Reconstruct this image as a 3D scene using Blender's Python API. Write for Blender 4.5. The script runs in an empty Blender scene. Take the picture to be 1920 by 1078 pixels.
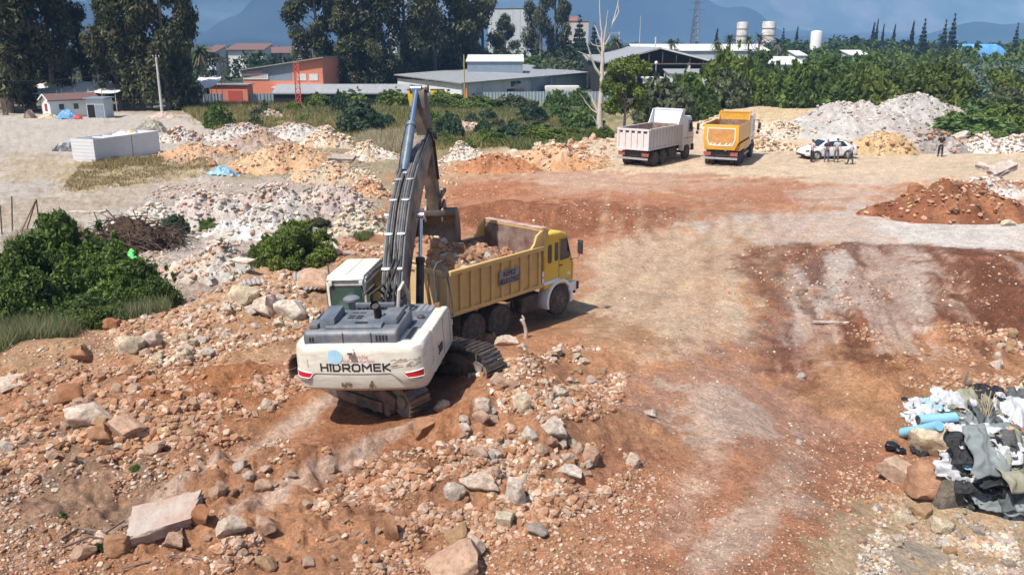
import bpy, bmesh, math, random
import numpy as np
from mathutils import Vector, Matrix, Euler
from math import radians as R, sin, cos, pi, atan, atan2, sqrt

rnd = random.Random(11)
rng = np.random.default_rng(11)
scene = bpy.context.scene
COL = scene.collection

# ------------------------------------------------------------------ camera
F = 1600.0; H = 8.6; TH = atan(459 / 1600.0); CT = cos(TH); ST = sin(TH)
cam_d = bpy.data.cameras.new('camera'); cam = bpy.data.objects.new('camera', cam_d); COL.objects.link(cam)
cam.location = (0, 0, H); cam.rotation_euler = (pi / 2 - TH, 0, 0)
cam_d.sensor_width = 36; cam_d.lens = 36 * F / 1920; cam_d.clip_end = 20000; cam_d.clip_start = .1
scene.camera = cam

def at(px, py, z=0.0):
    """point of the photograph -> place on the level z"""
    v = (539 - np.asarray(py, float)) / F
    t = (z - H) / (-ST + v * CT)
    return (np.asarray(px, float) - 960) / F * t, (CT + v * ST) * t

def Q(px, py, Y):
    """place at distance Y seen at that point of the photograph"""
    v = (539 - py) / F; t = Y / (CT + v * ST)
    return Vector(((px - 960) / F * t, Y, H + (-ST + v * CT) * t))

# ------------------------------------------------------------------ noise
def _h2(ix, iy, s):
    n = (ix * 374761393 + iy * 668265263 + s * 974634777) & 0xffffffff
    n = ((n ^ (n >> 13)) * 1274126177) & 0xffffffff
    return ((n ^ (n >> 16)) & 0xffff) / 65535.0
def vnoise(x, y, s=0):
    ix = np.floor(x).astype(np.int64); iy = np.floor(y).astype(np.int64)
    fx = x - ix; fy = y - iy
    fx = fx * fx * fx * (fx * (fx * 6 - 15) + 10); fy = fy * fy * fy * (fy * (fy * 6 - 15) + 10)
    a = _h2(ix, iy, s); b = _h2(ix + 1, iy, s); c = _h2(ix, iy + 1, s); d = _h2(ix + 1, iy + 1, s)
    return (a + (b - a) * fx) * (1 - fy) + (c + (d - c) * fx) * fy
def fbm(x, y, sc, octv=4, s=0, gain=.5):
    x = np.asarray(x, float); y = np.asarray(y, float)
    r = 0; a = 1; tot = 0; f = 1 / sc
    for k in range(octv):
        c, n_ = cos(k * 1.1 + .4), sin(k * 1.1 + .4)
        r = r + a * (vnoise((x * c - y * n_) * f + 17 * k, (x * n_ + y * c) * f - 9 * k, s + k) - .5) * 2
        tot += a; a *= gain; f *= 2.03
    return r / tot
def smooth(t):
    t = np.clip(t, 0, 1); return t * t * (3 - 2 * t)

# ------------------------------------------------------------------ tags
def tag(o, label=None, cat=None, group=None, kind=None):
    if label: o['label'] = label
    if cat: o['category'] = cat
    if group: o['group'] = group
    if kind: o['kind'] = kind
    return o
def empty(name, loc=(0, 0, 0), rz=0, label=None, cat=None, group=None):
    o = bpy.data.objects.new(name, None); COL.objects.link(o)
    o.location = loc; o.rotation_euler = (0, 0, rz); o.empty_display_size = .2
    return tag(o, label, cat, group)
KIDS = {}
def link(o, parent=None):
    COL.objects.link(o)
    if parent is not None:
        o.parent = parent; KIDS.setdefault(parent.name, []).append(o)
    return o
def dup(o, parent=None, loc=None, rz=None, sc=None, label=None, group=None):
    c = o.copy(); link(c, parent)
    if loc is not None: c.location = loc
    if rz is not None: c.rotation_euler = (0, 0, rz)
    if sc is not None: c.scale = sc if hasattr(sc, '__len__') else (sc, sc, sc)
    if label: c['label'] = label
    if group: c['group'] = group
    for ch in KIDS.get(o.name, []): dup(ch, c)
    return c

# ------------------------------------------------------------------ mesh from arrays
def np_mesh(name, verts, faces, col=None, smooth_=False):
    """verts (n,3); faces list of (m,k) int arrays"""
    me = bpy.data.meshes.new(name)
    verts = np.ascontiguousarray(verts, np.float32)
    me.vertices.add(len(verts)); me.vertices.foreach_set('co', verts.ravel())
    idx = np.concatenate([f.ravel() for f in faces]).astype(np.int32)
    tot = np.concatenate([np.full(len(f), f.shape[1]) for f in faces]).astype(np.int32)
    st = np.concatenate([[0], np.cumsum(tot)[:-1]]).astype(np.int32)
    me.loops.add(len(idx)); me.loops.foreach_set('vertex_index', idx)
    me.polygons.add(len(tot)); me.polygons.foreach_set('loop_start', st)
    me.polygons.foreach_set('use_smooth', np.full(len(tot), bool(smooth_)))
    if col is not None:
        a = me.attributes.new('Col', 'FLOAT_COLOR', 'POINT')
        c4 = np.ones((len(verts), 4), np.float32); c4[:, :3] = col
        a.data.foreach_set('color', c4.ravel())
    me.update(calc_edges=True); me.validate()
    return me
def np_obj(name, me, mat, parent=None):
    o = bpy.data.objects.new(name, me)
    if mat is not None: me.materials.append(mat)
    return link(o, parent)

# ------------------------------------------------------------------ mesh builder
class MB:
    def __init__(s): s.bm = bmesh.new(); s.mi = 0
    def m(s, i): s.mi = i; return s
    def _add(s, bm2, mtx=None):
        if mtx is not None: bm2.transform(mtx)
        mp = {}
        for v in bm2.verts: mp[v] = s.bm.verts.new(v.co)
        for f in bm2.faces:
            try:
                nf = s.bm.faces.new([mp[v] for v in f.verts]); nf.material_index = s.mi
            except ValueError: pass
        bm2.free(); return s
    def poly(s, verts, faces, mtx=None, bevel=0, seg=2):
        b = bmesh.new(); vs = [b.verts.new(v) for v in verts]
        for f in faces: b.faces.new([vs[i] for i in f])
        bmesh.ops.recalc_face_normals(b, faces=b.faces[:])
        if bevel: bmesh.ops.bevel(b, geom=b.edges[:], offset=bevel, segments=seg, profile=.6, affect='EDGES', clamp_overlap=True)
        return s._add(b, mtx)
    def box(s, c, d, rot=None, bevel=0, seg=2, taper=None):
        x, y, z = d[0] / 2, d[1] / 2, d[2] / 2
        tx, ty = taper or (1, 1)
        vs = [(-x, -y, -z), (x, -y, -z), (x, y, -z), (-x, y, -z), (-x * tx, -y * ty, z), (x * tx, -y * ty, z), (x * tx, y * ty, z), (-x * tx, y * ty, z)]
        fs = [(0, 3, 2, 1), (4, 5, 6, 7), (0, 1, 5, 4), (1, 2, 6, 5), (2, 3, 7, 6), (3, 0, 4, 7)]
        mt = Matrix.Translation(c)
        if rot is not None: mt = mt @ Euler(rot).to_matrix().to_4x4()
        return s.poly(vs, fs, mt, bevel, seg)
    def bar(s, p0, p1, w, h, bevel=0):
        p0 = Vector(p0); p1 = Vector(p1); d = p1 - p0; L = d.length
        q = d.to_track_quat('Y', 'Z').to_matrix().to_4x4()
        x, z = w / 2, h / 2
        vs = [(-x, 0, -z), (x, 0, -z), (x, L, -z), (-x, L, -z), (-x, 0, z), (x, 0, z), (x, L, z), (-x, L, z)]
        fs = [(0, 3, 2, 1), (4, 5, 6, 7), (0, 1, 5, 4), (1, 2, 6, 5), (2, 3, 7, 6), (3, 0, 4, 7)]
        return s.poly(vs, fs, Matrix.Translation(p0) @ q, bevel)
    def prism(s, pts, ax, a, b, bevel=0, seg=2):
        """polygon pts in the two other axes, extruded along axis ax from a to b"""
        n = len(pts)
        def mk(p, w):
            if ax == 'x': return (w, p[0], p[1])
            if ax == 'y': return (p[0], w, p[1])
            return (p[0], p[1], w)
        vs = [mk(p, a) for p in pts] + [mk(p, b) for p in pts]
        fs = [tuple(range(n)), tuple(range(2 * n - 1, n - 1, -1))] + [(i, (i + 1) % n, n + (i + 1) % n, n + i) for i in range(n)]
        return s.poly(vs, fs, None, bevel, seg)
    def loft(s, rings, cap=True, closed=True):
        n = len(rings[0]); vs = [p for r in rings for p in r]; fs = []
        for k in range(len(rings) - 1):
            for i in range(n if closed else n - 1):
                fs.append((k * n + i, k * n + (i + 1) % n, (k + 1) * n + (i + 1) % n, (k + 1) * n + i))
        if cap:
            fs.append(tuple(range(n - 1, -1, -1))); fs.append(tuple(range((len(rings) - 1) * n, len(rings) * n)))
        return s.poly(vs, fs)
    def tube(s, pts, r, n=8, cap=True):
        pts = [Vector(p) for p in pts]; rr = r if hasattr(r, '__len__') else [r] * len(pts)
        rings = []; up = None
        for i, p in enumerate(pts):
            d = (pts[min(i + 1, len(pts) - 1)] - pts[max(i - 1, 0)]).normalized()
            if up is None: up = Vector((0, 0, 1)) if abs(d.z) < .9 else Vector((1, 0, 0))
            a = d.cross(up).normalized(); b = a.cross(d).normalized(); up = b
            rings.append([p + (a * cos(2 * pi * k / n) + b * sin(2 * pi * k / n)) * rr[i] for k in range(n)])
        return s.loft(rings, cap)
    def lathe(s, prof, o, ax='z', n=24, cap=False):
        rings = []
        for r, h in prof:
            ring = []
            for k in range(n):
                a = 2 * pi * k / n; u, w = r * cos(a), r * sin(a)
                ring.append({'z': (o[0] + u, o[1] + w, o[2] + h), 'x': (o[0] + h, o[1] + u, o[2] + w), 'y': (o[0] + u, o[1] + h, o[2] + w)}[ax])
            rings.append(ring)
        return s.loft(rings, cap)
    def build(s, name, mats, parent=None, ang=35, rot=None):
        bmesh.ops.recalc_face_normals(s.bm, faces=s.bm.faces[:])
        me = bpy.data.meshes.new(name); s.bm.to_mesh(me); s.bm.free()
        for m_ in (mats if isinstance(mats, (list, tuple)) else [mats]): me.materials.append(m_)
        if ang:
            me.shade_smooth(); me.set_sharp_from_angle(angle=R(ang))
        o = bpy.data.objects.new(name, me); return link(o, parent)

def text_mesh(txt, size, sx=1.0, bold=0.0, extrude=.004, space=1.0):
    cu = bpy.data.curves.new('txt', 'FONT'); cu.body = txt; cu.size = size; cu.align_x = 'CENTER'; cu.align_y = 'CENTER'
    cu.extrude = extrude; cu.offset = bold; cu.space_character = space; cu.resolution_u = 3
    o = bpy.data.objects.new('txt', cu); COL.objects.link(o)
    bpy.context.view_layer.update()
    me = bpy.data.meshes.new_from_object(o.evaluated_get(bpy.context.evaluated_depsgraph_get()))
    bpy.data.objects.remove(o); bpy.data.curves.remove(cu)
    for v in me.vertices: v.co.x *= sx
    return me

# ------------------------------------------------------------------ materials
def _nt(name):
    m = bpy.data.materials.new(name); m.use_nodes = True; nt = m.node_tree
    return m, nt, nt.nodes['Principled BSDF']
def _mix(nt, a, b, fac, mode='MIX'):
    n = nt.nodes.new('ShaderNodeMix'); n.data_type = 'RGBA'; n.blend_type = mode
    for sock, val in ((n.inputs[0], fac), (n.inputs[6], a), (n.inputs[7], b)):
        if hasattr(val, 'node'): nt.links.new(val, sock)
        elif hasattr(val, '__len__'): sock.default_value = (*val[:3], 1)
        else: sock.default_value = val
    return n.outputs[2]
def _noise(nt, vec, scale, detail=4, rough=.55):
    n = nt.nodes.new('ShaderNodeTexNoise'); n.inputs['Scale'].default_value = scale
    n.inputs['Detail'].default_value = detail; n.inputs['Roughness'].default_value = rough
    nt.links.new(vec, n.inputs['Vector']); return n.outputs[0]
def _ramp(nt, v, a, b, lo=0., hi=1.):
    n = nt.nodes.new('ShaderNodeMapRange'); n.inputs[1].default_value = a; n.inputs[2].default_value = b
    n.inputs[3].default_value = lo; n.inputs[4].default_value = hi
    nt.links.new(v, n.inputs[0]); return n.outputs[0]
def _coord(nt, which='Object'):
    n = nt.nodes.new('ShaderNodeTexCoord'); return n.outputs[which]
def M(name, col, rough=.7, metal=0., var=.12, vs=3., dirt=None, damt=.5, ds=2., dth=.5, bump=0., bs=30., attr=False, coat=0., spec=.5, stretch=None):
    m, nt, p = _nt(name); co = _coord(nt)
    if attr:
        a = nt.nodes.new('ShaderNodeAttribute'); a.attribute_name = 'Col'; c = a.outputs['Color']
    else:
        c = tuple(col)
    if stretch:
        mp = nt.nodes.new('ShaderNodeMapping'); mp.inputs['Scale'].default_value = stretch; nt.links.new(co, mp.inputs[0]); co2 = mp.outputs[0]
    else: co2 = co
    if var:
        f = _ramp(nt, _noise(nt, co2, vs, 5, .6), .3, .7, 1 - var, 1 + var)
        cmb = nt.nodes.new('ShaderNodeCombineColor')
        for i in range(3): nt.links.new(f, cmb.inputs[i])
        c = _mix(nt, c, cmb.outputs[0], 1.0, 'MULTIPLY')
    if dirt is not None:
        f = _ramp(nt, _noise(nt, co2, ds, 6, .65), dth - .08, dth + .16, 0, damt)
        c = _mix(nt, c, dirt, f)
    if hasattr(c, 'node'): nt.links.new(c, p.inputs['Base Color'])
    else: p.inputs['Base Color'].default_value = (*c[:3], 1)
    p.inputs['Roughness'].default_value = rough; p.inputs['Metallic'].default_value = metal
    p.inputs['Specular IOR Level'].default_value = spec
    if coat: p.inputs['Coat Weight'].default_value = coat
    if bump:
        b = nt.nodes.new('ShaderNodeBump'); b.inputs['Strength'].default_value = 1; b.inputs['Distance'].default_value = bump
        nt.links.new(_noise(nt, co, bs, 6, .6), b.inputs['Height']); nt.links.new(b.outputs[0], p.inputs['Normal'])
    return m
def M_leaf(name, trans=.3):
    m, nt, p = _nt(name)
    a = nt.nodes.new('ShaderNodeAttribute'); a.attribute_name = 'Col'
    oi = nt.nodes.new('ShaderNodeObjectInfo')
    f = _ramp(nt, oi.outputs['Random'], 0, 1, .78, 1.2)
    cmb = nt.nodes.new('ShaderNodeCombineColor')
    for i in range(3): nt.links.new(f, cmb.inputs[i])
    c = _mix(nt, a.outputs['Color'], cmb.outputs[0], 1.0, 'MULTIPLY')
    nt.links.new(c, p.inputs['Base Color']); p.inputs['Roughness'].default_value = .6; p.inputs['Specular IOR Level'].default_value = .3
    t = nt.nodes.new('ShaderNodeBsdfTranslucent'); nt.links.new(c, t.inputs[0])
    mx = nt.nodes.new('ShaderNodeMixShader'); mx.inputs[0].default_value = trans
    out = nt.nodes['Material Output']
    nt.links.new(p.outputs[0], mx.inputs[1]); nt.links.new(t.outputs[0], mx.inputs[2]); nt.links.new(mx.outputs[0], out.inputs[0])
    return m
def M_rock(name, attr=False, col=(.5, .4, .3)):
    """weathered limestone: pale body, red soil clinging in noise patches"""
    m, nt, p = _nt(name); co = _coord(nt)
    if attr:
        a = nt.nodes.new('ShaderNodeAttribute'); a.attribute_name = 'Col'; c = a.outputs['Color']
        geo = nt.nodes.new('ShaderNodeNewGeometry'); vec = geo.outputs['Position']
    else:
        c = col; vec = co
    n1 = _noise(nt, vec, 5, 6, .65); n2 = _noise(nt, vec, 1.7, 4, .6)
    soil = (.36, .17, .085)
    c = _mix(nt, c, soil, _ramp(nt, n1, .46, .68, 0, .8))
    f = _ramp(nt, n2, .3, .7, .8, 1.2)
    cmb = nt.nodes.new('ShaderNodeCombineColor')
    for i in range(3): nt.links.new(f, cmb.inputs[i])
    c = _mix(nt, c, cmb.outputs[0], 1.0, 'MULTIPLY')
    nt.links.new(c, p.inputs['Base Color']); p.inputs['Roughness'].default_value = .9; p.inputs['Specular IOR Level'].default_value = .2
    b = nt.nodes.new('ShaderNodeBump'); b.inputs['Strength'].default_value = .9; b.inputs['Distance'].default_value = .06
    nt.links.new(_noise(nt, vec, 14, 8, .68), b.inputs['Height']); nt.links.new(b.outputs[0], p.inputs['Normal'])
    return m
# ------------------------------------------------------------------ light and view
AZ = R(228); EL = R(59)          # where the sun stands: behind the camera on the left
sd = Vector((sin(AZ) * cos(EL), cos(AZ) * cos(EL), sin(EL)))
w = bpy.data.worlds.new('World'); scene.world = w; w.use_nodes = True
sky = w.node_tree.nodes.new('ShaderNodeTexSky'); sky.sky_type = 'NISHITA'; sky.sun_disc = False
sky.sun_elevation = EL; sky.sun_rotation = AZ; sky.dust_density = 1.5
bg = w.node_tree.nodes['Background']; bg.inputs[1].default_value = .10
w.node_tree.links.new(sky.outputs[0], bg.inputs[0])
sl = bpy.data.lights.new('sun', 'SUN'); so = bpy.data.objects.new('sun', sl); COL.objects.link(so)
sl.energy = 4.9; sl.angle = R(.6); sl.color = (1, .965, .91)
so.rotation_euler = sd.to_track_quat('Z', 'Y').to_euler(); so.location = (-40, -40, 80)
scene.view_settings.view_transform = 'Standard'; scene.view_settings.look = 'None'
scene.view_settings.exposure = .55; scene.view_settings.gamma = 1
scene.render.engine = 'CYCLES'
cy = scene.cycles
cy.use_denoising = True; cy.max_bounces = 5; cy.diffuse_bounces = 3; cy.glossy_bounces = 2; cy.transmission_bounces = 3
cy.transparent_max_bounces = 4; cy.volume_bounces = 0; cy.caustics_reflective = False; cy.caustics_refractive = False
cy.use_adaptive_sampling = True; cy.adaptive_threshold = .02

# ------------------------------------------------------------------ height of the ground
_bp = [(-900, 800), (-400, 730), (0, 652), (190, 604), (330, 574), (440, 522), (560, 480), (640, 440), (705, 395), (760, 345), (860, 292), (1000, 283), (1150, 250), (1230, 225), (1330, 202), (1600, 176), (1900, 160), (2600, 160)]
_bx, _by = at([p[0] for p in _bp], [p[1] for p in _bp]); _o = np.argsort(_bx / _by); _ub = (_bx / _by)[_o]; _yb = _by[_o]
BUMP = []
def bump(px, py, z, rx, ry, h, rot=0, pw=1.0):
    x, y = at(px, py, z); BUMP.append((float(x), float(y), rx, ry, h, R(rot), pw))
# excavator bench, berm of broken rock, soil ridge, tipping bank and other swells
BUMP.append((-3.1, 19.7, 3.4, 3.0, .33, 0, 2.0))
bump(985, 800, .5, 1.9, 2.6, 1.25, -20)
bump(380, 765, .3, 2.6, .7, .45, 12); bump(130, 770, .3, 2.4, .9, .5, 0); bump(560, 860, .3, 1.6, .5, .35, 30); bump(820, 905, .2, 1.2, .9, .35); bump(420, 940, .2, 1.4, .6, .3, 30); bump(300, 870, .2, 1.4, .5, .25, 25)
bump(960, 690, .4, 1.2, 1.3, .7)
bump(1060, 650, .2, 1.6, 1.2, .25)
bump(420, 705, .4, 2.6, .8, .55, 8)
bump(90, 660, .4, 2.2, 1.3, .7)
bump(330, 640, .3, 2.2, 1.2, .35)
bump(480, 560, .4, 2.4, 1.3, .6, 20)
bump(680, 470, .2, 2.5, 1.6, .5, 30)
bump(700, 850, .2, 1.6, .7, .3, 20)
bump(250, 800, .2, 3, 1.0, .3, 5)
bump(600, 980, .2, 1.6, 1.0, .3)
bump(1180, 640, 0, 3.4, 1.6, .25, 10)
bump(1100, 410, 0, 6, 1.6, .5, 0)
bump(930, 410, 0, 3, 2.0, .5, 0)
bump(1640, 690, .2, 2.2, 1.8, .5, 30)
bump(1780, 660, .4, 2.0, 1.6, .8, 0)
bump(1880, 860, .3, 1.6, 1.6, .6)
bump(1700, 1000, 0, 1.8, 1.0, .35)
bump(1850, 520, 0, 3, 4.0, .5)
# ramp of tan ground climbing behind the parked trucks
bump(1480, 212, .5, 16, 22, 1.3, 0, 1.5)
bump(1850, 215, .5, 14, 20, 1.6, 0, 1.5)
ROUGH = []
def rough(px, py, rx, ry, a):
    x, y = at(px, py, 0); ROUGH.append((float(x), float(y), rx, ry, a))
rough(960, 800, 3.4, 4, .16); rough(300, 800, 8, 4, .14); rough(600, 1000, 4.5, 3, .13); rough(480, 560, 6, 5, .13); rough(200, 980, 5, 3, .07)
rough(1780, 660, 3, 3, .07); rough(430, 380, 12, 12, .10); rough(500, 280, 14, 12, .15); rough(1000, 400, 7, 4, .08); rough(1600, 520, 8, 5, .05)

def hgt(x, y):
    x = np.asarray(x, float); y = np.asarray(y, float)
    u = x / np.maximum(y, 4.0); Yb = np.interp(u, _ub, _yb)
    wob = fbm(x, y, 3.0, 3, 5) * .8
    t = smooth((y + wob - Yb) / np.maximum(1.6, Yb * .06) + .3)
    z = -.8 * t
    # the tipping bank on the right: the pad drops towards the viewer
    bx, by = at(1390, 560); bank = smooth((27.0 + .12 * (x - 8) + wob * .6 - y) / 7.0) * smooth((x - 4.5) / 4.0)
    z = z - 1.0 * bank * (1 - t)
    bs = np.exp(-((x - 13 - .22 * (y - 25)) / 5.5) ** 4 - ((y - 28) / 5.5) ** 4); z = z + bs * (.26 * fbm(x - .22 * (y - 25), y * .14, 1.1, 4, 301, .6) + .10 * fbm(x, y, .5, 3, 307, .6))
    for (cx, cy_, rx, ry, h, r, pw) in BUMP:
        dx, dy = x - cx, y - cy_
        if r: dx, dy = dx * cos(r) + dy * sin(r), -dx * sin(r) + dy * cos(r)
        z = z + h * np.exp(-((dx / rx) ** 2 + (dy / ry) ** 2) ** pw)
    a = .035 + .03 * t
    for (cx, cy_, rx, ry, am) in ROUGH:
        a = a + am * np.exp(-(((x - cx) / rx) ** 2 + ((y - cy_) / ry) ** 2) ** 1.5)
    far = np.clip(1 - (y - 150) / 200, 0, 1)
    a = a * (1 - .85 * np.exp(-(((x + 3.0) / 3.3) ** 2 + ((y - 19.3) / 2.9) ** 2) ** 3))
    z = z + a * far * (fbm(x, y, 2.0, 5, 21, .6) * 2.1 + fbm(x, y, .35, 2, 33) * .55 + np.maximum(fbm(x, y, .42, 3, 41, .6), 0) * .9)
    return z
def G(px, py, dz=0.0):
    """where the sight line through that point of the photograph meets the ground"""
    px = np.asarray(px, float); py = np.asarray(py, float); z = np.zeros_like(px)
    for k in range(9):
        x, y = at(px, py, z); z = z * .4 + hgt(x, y) * .6
    return x, y, hgt(x, y) + dz
def Gp(px, py, dz=0.0):
    x, y, z = G(np.array([px]), np.array([py]), dz); return Vector((float(x[0]), float(y[0]), float(z[0])))

# ------------------------------------------------------------------ colour of the ground
def pdist(x, y, P):
    """signed distance to polygon P (negative inside)"""
    P = np.asarray(P); n = len(P); d = np.full(x.shape, 1e18); ins = np.zeros(x.shape, bool)
    for i in range(n):
        ax, ay = P[i]; bx, by = P[(i + 1) % n]; ex, ey = bx - ax, by - ay
        wx, wy = x - ax, y - ay; t = np.clip((wx * ex + wy * ey) / (ex * ex + ey * ey + 1e-9), 0, 1)
        d = np.minimum(d, (wx - ex * t) ** 2 + (wy - ey * t) ** 2)
        if ay != by:
            c = ((ay > y) != (by > y)) & (x < (bx - ax) * (y - ay) / (by - ay) + ax); ins ^= c
    d = np.sqrt(d); return np.where(ins, -d, d)
def ldist(x, y, P):
    d = np.full(x.shape, 1e18)
    for i in range(len(P) - 1):
        ax, ay = P[i]; bx, by = P[i + 1]; ex, ey = bx - ax, by - ay
        wx, wy = x - ax, y - ay; t = np.clip((wx * ex + wy * ey) / (ex * ex + ey * ey + 1e-9), 0, 1)
        d = np.minimum(d, (wx - ex * t) ** 2 + (wy - ey * t) ** 2)
    return np.sqrt(d)
RED = (.40, .155, .075); DRED = (.255, .092, .042); TAN = (.61, .43, .295); PALE = (.64, .49, .39); WHITE = (.64, .57, .50)
ORNG = (.44, .225, .110); DARK = (.235, .115, .065); GREYB = (.30, .20, .135); YEL = (.54, .41, .255); PURP = (.44, .25, .18); MIDR = (.45, .20, .11)
ZONES = [  # polygon in photograph points, colour, strength, soft edge (fraction of distance), noise break
    ([(-300, 205), (400, 215), (430, 300), (420, 345), (300, 400), (120, 470), (-300, 480)], (.50, .44, .385), .9, .02, .5),
    ([(150, 298), (420, 296), (400, 330), (250, 352), (120, 366), (90, 340)], (.42, .30, .155), .85, .02, .9),
    ([(-60, 380), (200, 360), (330, 350), (200, 400), (-60, 440)], (.42, .31, .19), .5, .02, 1.0),
    ([(20, 290), (160, 300), (150, 330), (-40, 345)], (.42, .31, .17), .6, .02, .9),
    ([(330, 200), (480, 185), (1130, 186), (1180, 262), (1000, 285), (800, 300), (620, 262), (400, 245)], (.285, .225, .105), .95, .02, .6),
    ([(440, 182), (1140, 186), (1160, 225), (820, 232), (700, 205), (560, 200)], (.14, .16, .055), .7, .02, 1.0),
    ([(1000, 268), (1300, 215), (1500, 190), (1760, 190), (1900, 262), (2300, 270), (2300, 345), (830, 345), (800, 310)], (.62, .475, .33), 1, .02, .3),
    ([(1380, 215), (1600, 190), (1640, 215), (1480, 262)], (.60, .44, .26), .9, .02, .3),
    ([(1720, 215), (1900, 205), (2300, 215), (2300, 268), (1830, 262), (1760, 240)], (.13, .17, .05), .9, .02, .6),
    ([(820, 332), (1130, 318), (1500, 335), (1590, 378), (1500, 402), (1330, 418), (1180, 470), (1060, 465), (820, 440)], MIDR, .85, .03, .8),
    ([(1000, 330), (1150, 322), (1400, 345), (1300, 360), (1000, 365)], PALE, .4, .03, 1.0),
    ([(850, 385), (1080, 372), (1240, 386), (1270, 432), (1100, 445), (880, 440)], DRED, .85, .025, .7),
    ([(840, 345), (980, 335), (1010, 362), (850, 372)], RED, .8, .02, .7),
    ([(1640, 335), (1700, 345), (1640, 385), (1500, 385), (1520, 350)], PALE, .7, .03, .7),
    ([(1080, 470), (1230, 430), (1400, 412), (1420, 470), (1400, 540), (1440, 590), (1340, 650), (1230, 700), (1080, 640), (1060, 600), (1120, 540)], TAN, .95, .03, .6),
    ([(1300, 425), (1500, 395), (1950, 380), (1950, 470), (1700, 462), (1420, 462)], WHITE, .7, .03, .9),
    ([(1640, 402), (1800, 412), (2100, 415), (2100, 482), (1860, 472), (1660, 455)], (.69, .63, .57), .9, .02, .6),
    ([(1385, 468), (1500, 458), (1950, 474), (1950, 640), (1780, 610), (1640, 660), (1500, 690), (1400, 720), (1380, 660), (1460, 590), (1400, 520)], (.215, .082, .042), .9, .014, 1.0),
    ([(1440, 560), (1580, 590), (1640, 640), (1560, 720), (1400, 740), (1240, 700), (1360, 650)], PURP, .75, .03, 1.0),
    ([(1495, 470), (1590, 468), (1580, 545), (1560, 600), (1470, 600), (1450, 560)], WHITE, .72, .02, 1.1),
    ([(1590, 520), (1640, 470), (1690, 470), (1640, 600), (1590, 610)], PALE, .35, .02, 1.1),
    ([(1700, 480), (1770, 475), (1760, 600), (1680, 600)], PALE, .5, .02, 1.1),
    ([(1180, 690), (1340, 680), (1560, 730), (1640, 800), (1480, 850), (1300, 800), (1160, 760)], PURP, .7, .03, 1.0),
    ([(1240, 715), (1360, 720), (1460, 800), (1440, 870), (1330, 860), (1290, 790)], PALE, .65, .03, 1.1),
    ([(1560, 640), (1760, 620), (1830, 690), (1740, 760), (1600, 800), (1480, 740)], ORNG, .85, .03, .6),
    ([(1080, 860), (1300, 850), (1640, 800), (1660, 900), (1560, 1120), (1180, 1120)], MIDR, .8, .03, .7),
    ([(1330, 985), (1480, 925), (1540, 940), (1400, 1020), (1320, 1060)], PALE, .55, .02, 1.0),
    ([(1040, 580), (1140, 600), (1260, 660), (1180, 690), (1020, 640)], ORNG, .8, .03, .7),
    ([(1580, 960), (1700, 930), (1990, 950), (1990, 1140), (1540, 1140)], YEL, .85, .03, .7),
    ([(1640, 1010), (1760, 1000), (1800, 1078), (1660, 1090)], (.47, .41, .35), .6, .02, 1.0),
    ([(-300, 820), (150, 815), (280, 850), (330, 925), (200, 1010), (-100, 1140), (-300, 1140)], GREYB, .85, .03, .7),
    ([(230, 690), (420, 672), (560, 690), (570, 745), (440, 770), (280, 760)], (.37, .155, .062), .85, .03, .6),
    ([(-100, 660), (180, 620), (230, 690), (120, 740), (-100, 720)], (.42, .27, .155), .8, .03, .6),
    ([(200, 600), (440, 520), (600, 480), (620, 600), (540, 690), (250, 690), (180, 640)], (.52, .335, .20), .85, .03, .6),
    ([(400, 590), (560, 580), (590, 640), (430, 680)], ORNG, .7, .03, .7),
    ([(560, 480), (720, 400), (760, 480), (640, 560)], (.47, .30, .18), .8, .03, .7),
    ([(620, 440), (720, 400), (720, 440), (640, 470)], RED, .8, .02, .7),
    ([(270, 420), (470, 395), (500, 500), (330, 560), (270, 500)], (.50, .43, .37), .85, .02, .6),
    ([(170, 445), (300, 345), (640, 320), (720, 380), (650, 450), (480, 500), (330, 545), (280, 490)], (.46, .385, .33), .85, .02, .6),
    ([(320, 520), (440, 500), (430, 545), (330, 580)], (.42, .33, .26), .9, .02, .4),
    ([(-200, 560), (250, 560), (320, 580), (0, 660), (-200, 690)], (.16, .17, .07), .85, .03, .6),
    ([(620, 760), (860, 740), (900, 800), (760, 860), (620, 850)], (.38, .155, .07), .7, .03, .8),
    ([(640, 900), (820, 870), (840, 1000), (700, 1060)], DARK, .5, .03, 1.0),
    ([(730, 330), (860, 290), (1000, 290), (860, 345), (790, 390)], (.46, .26, .14), .8, .03, .7),
]
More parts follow.
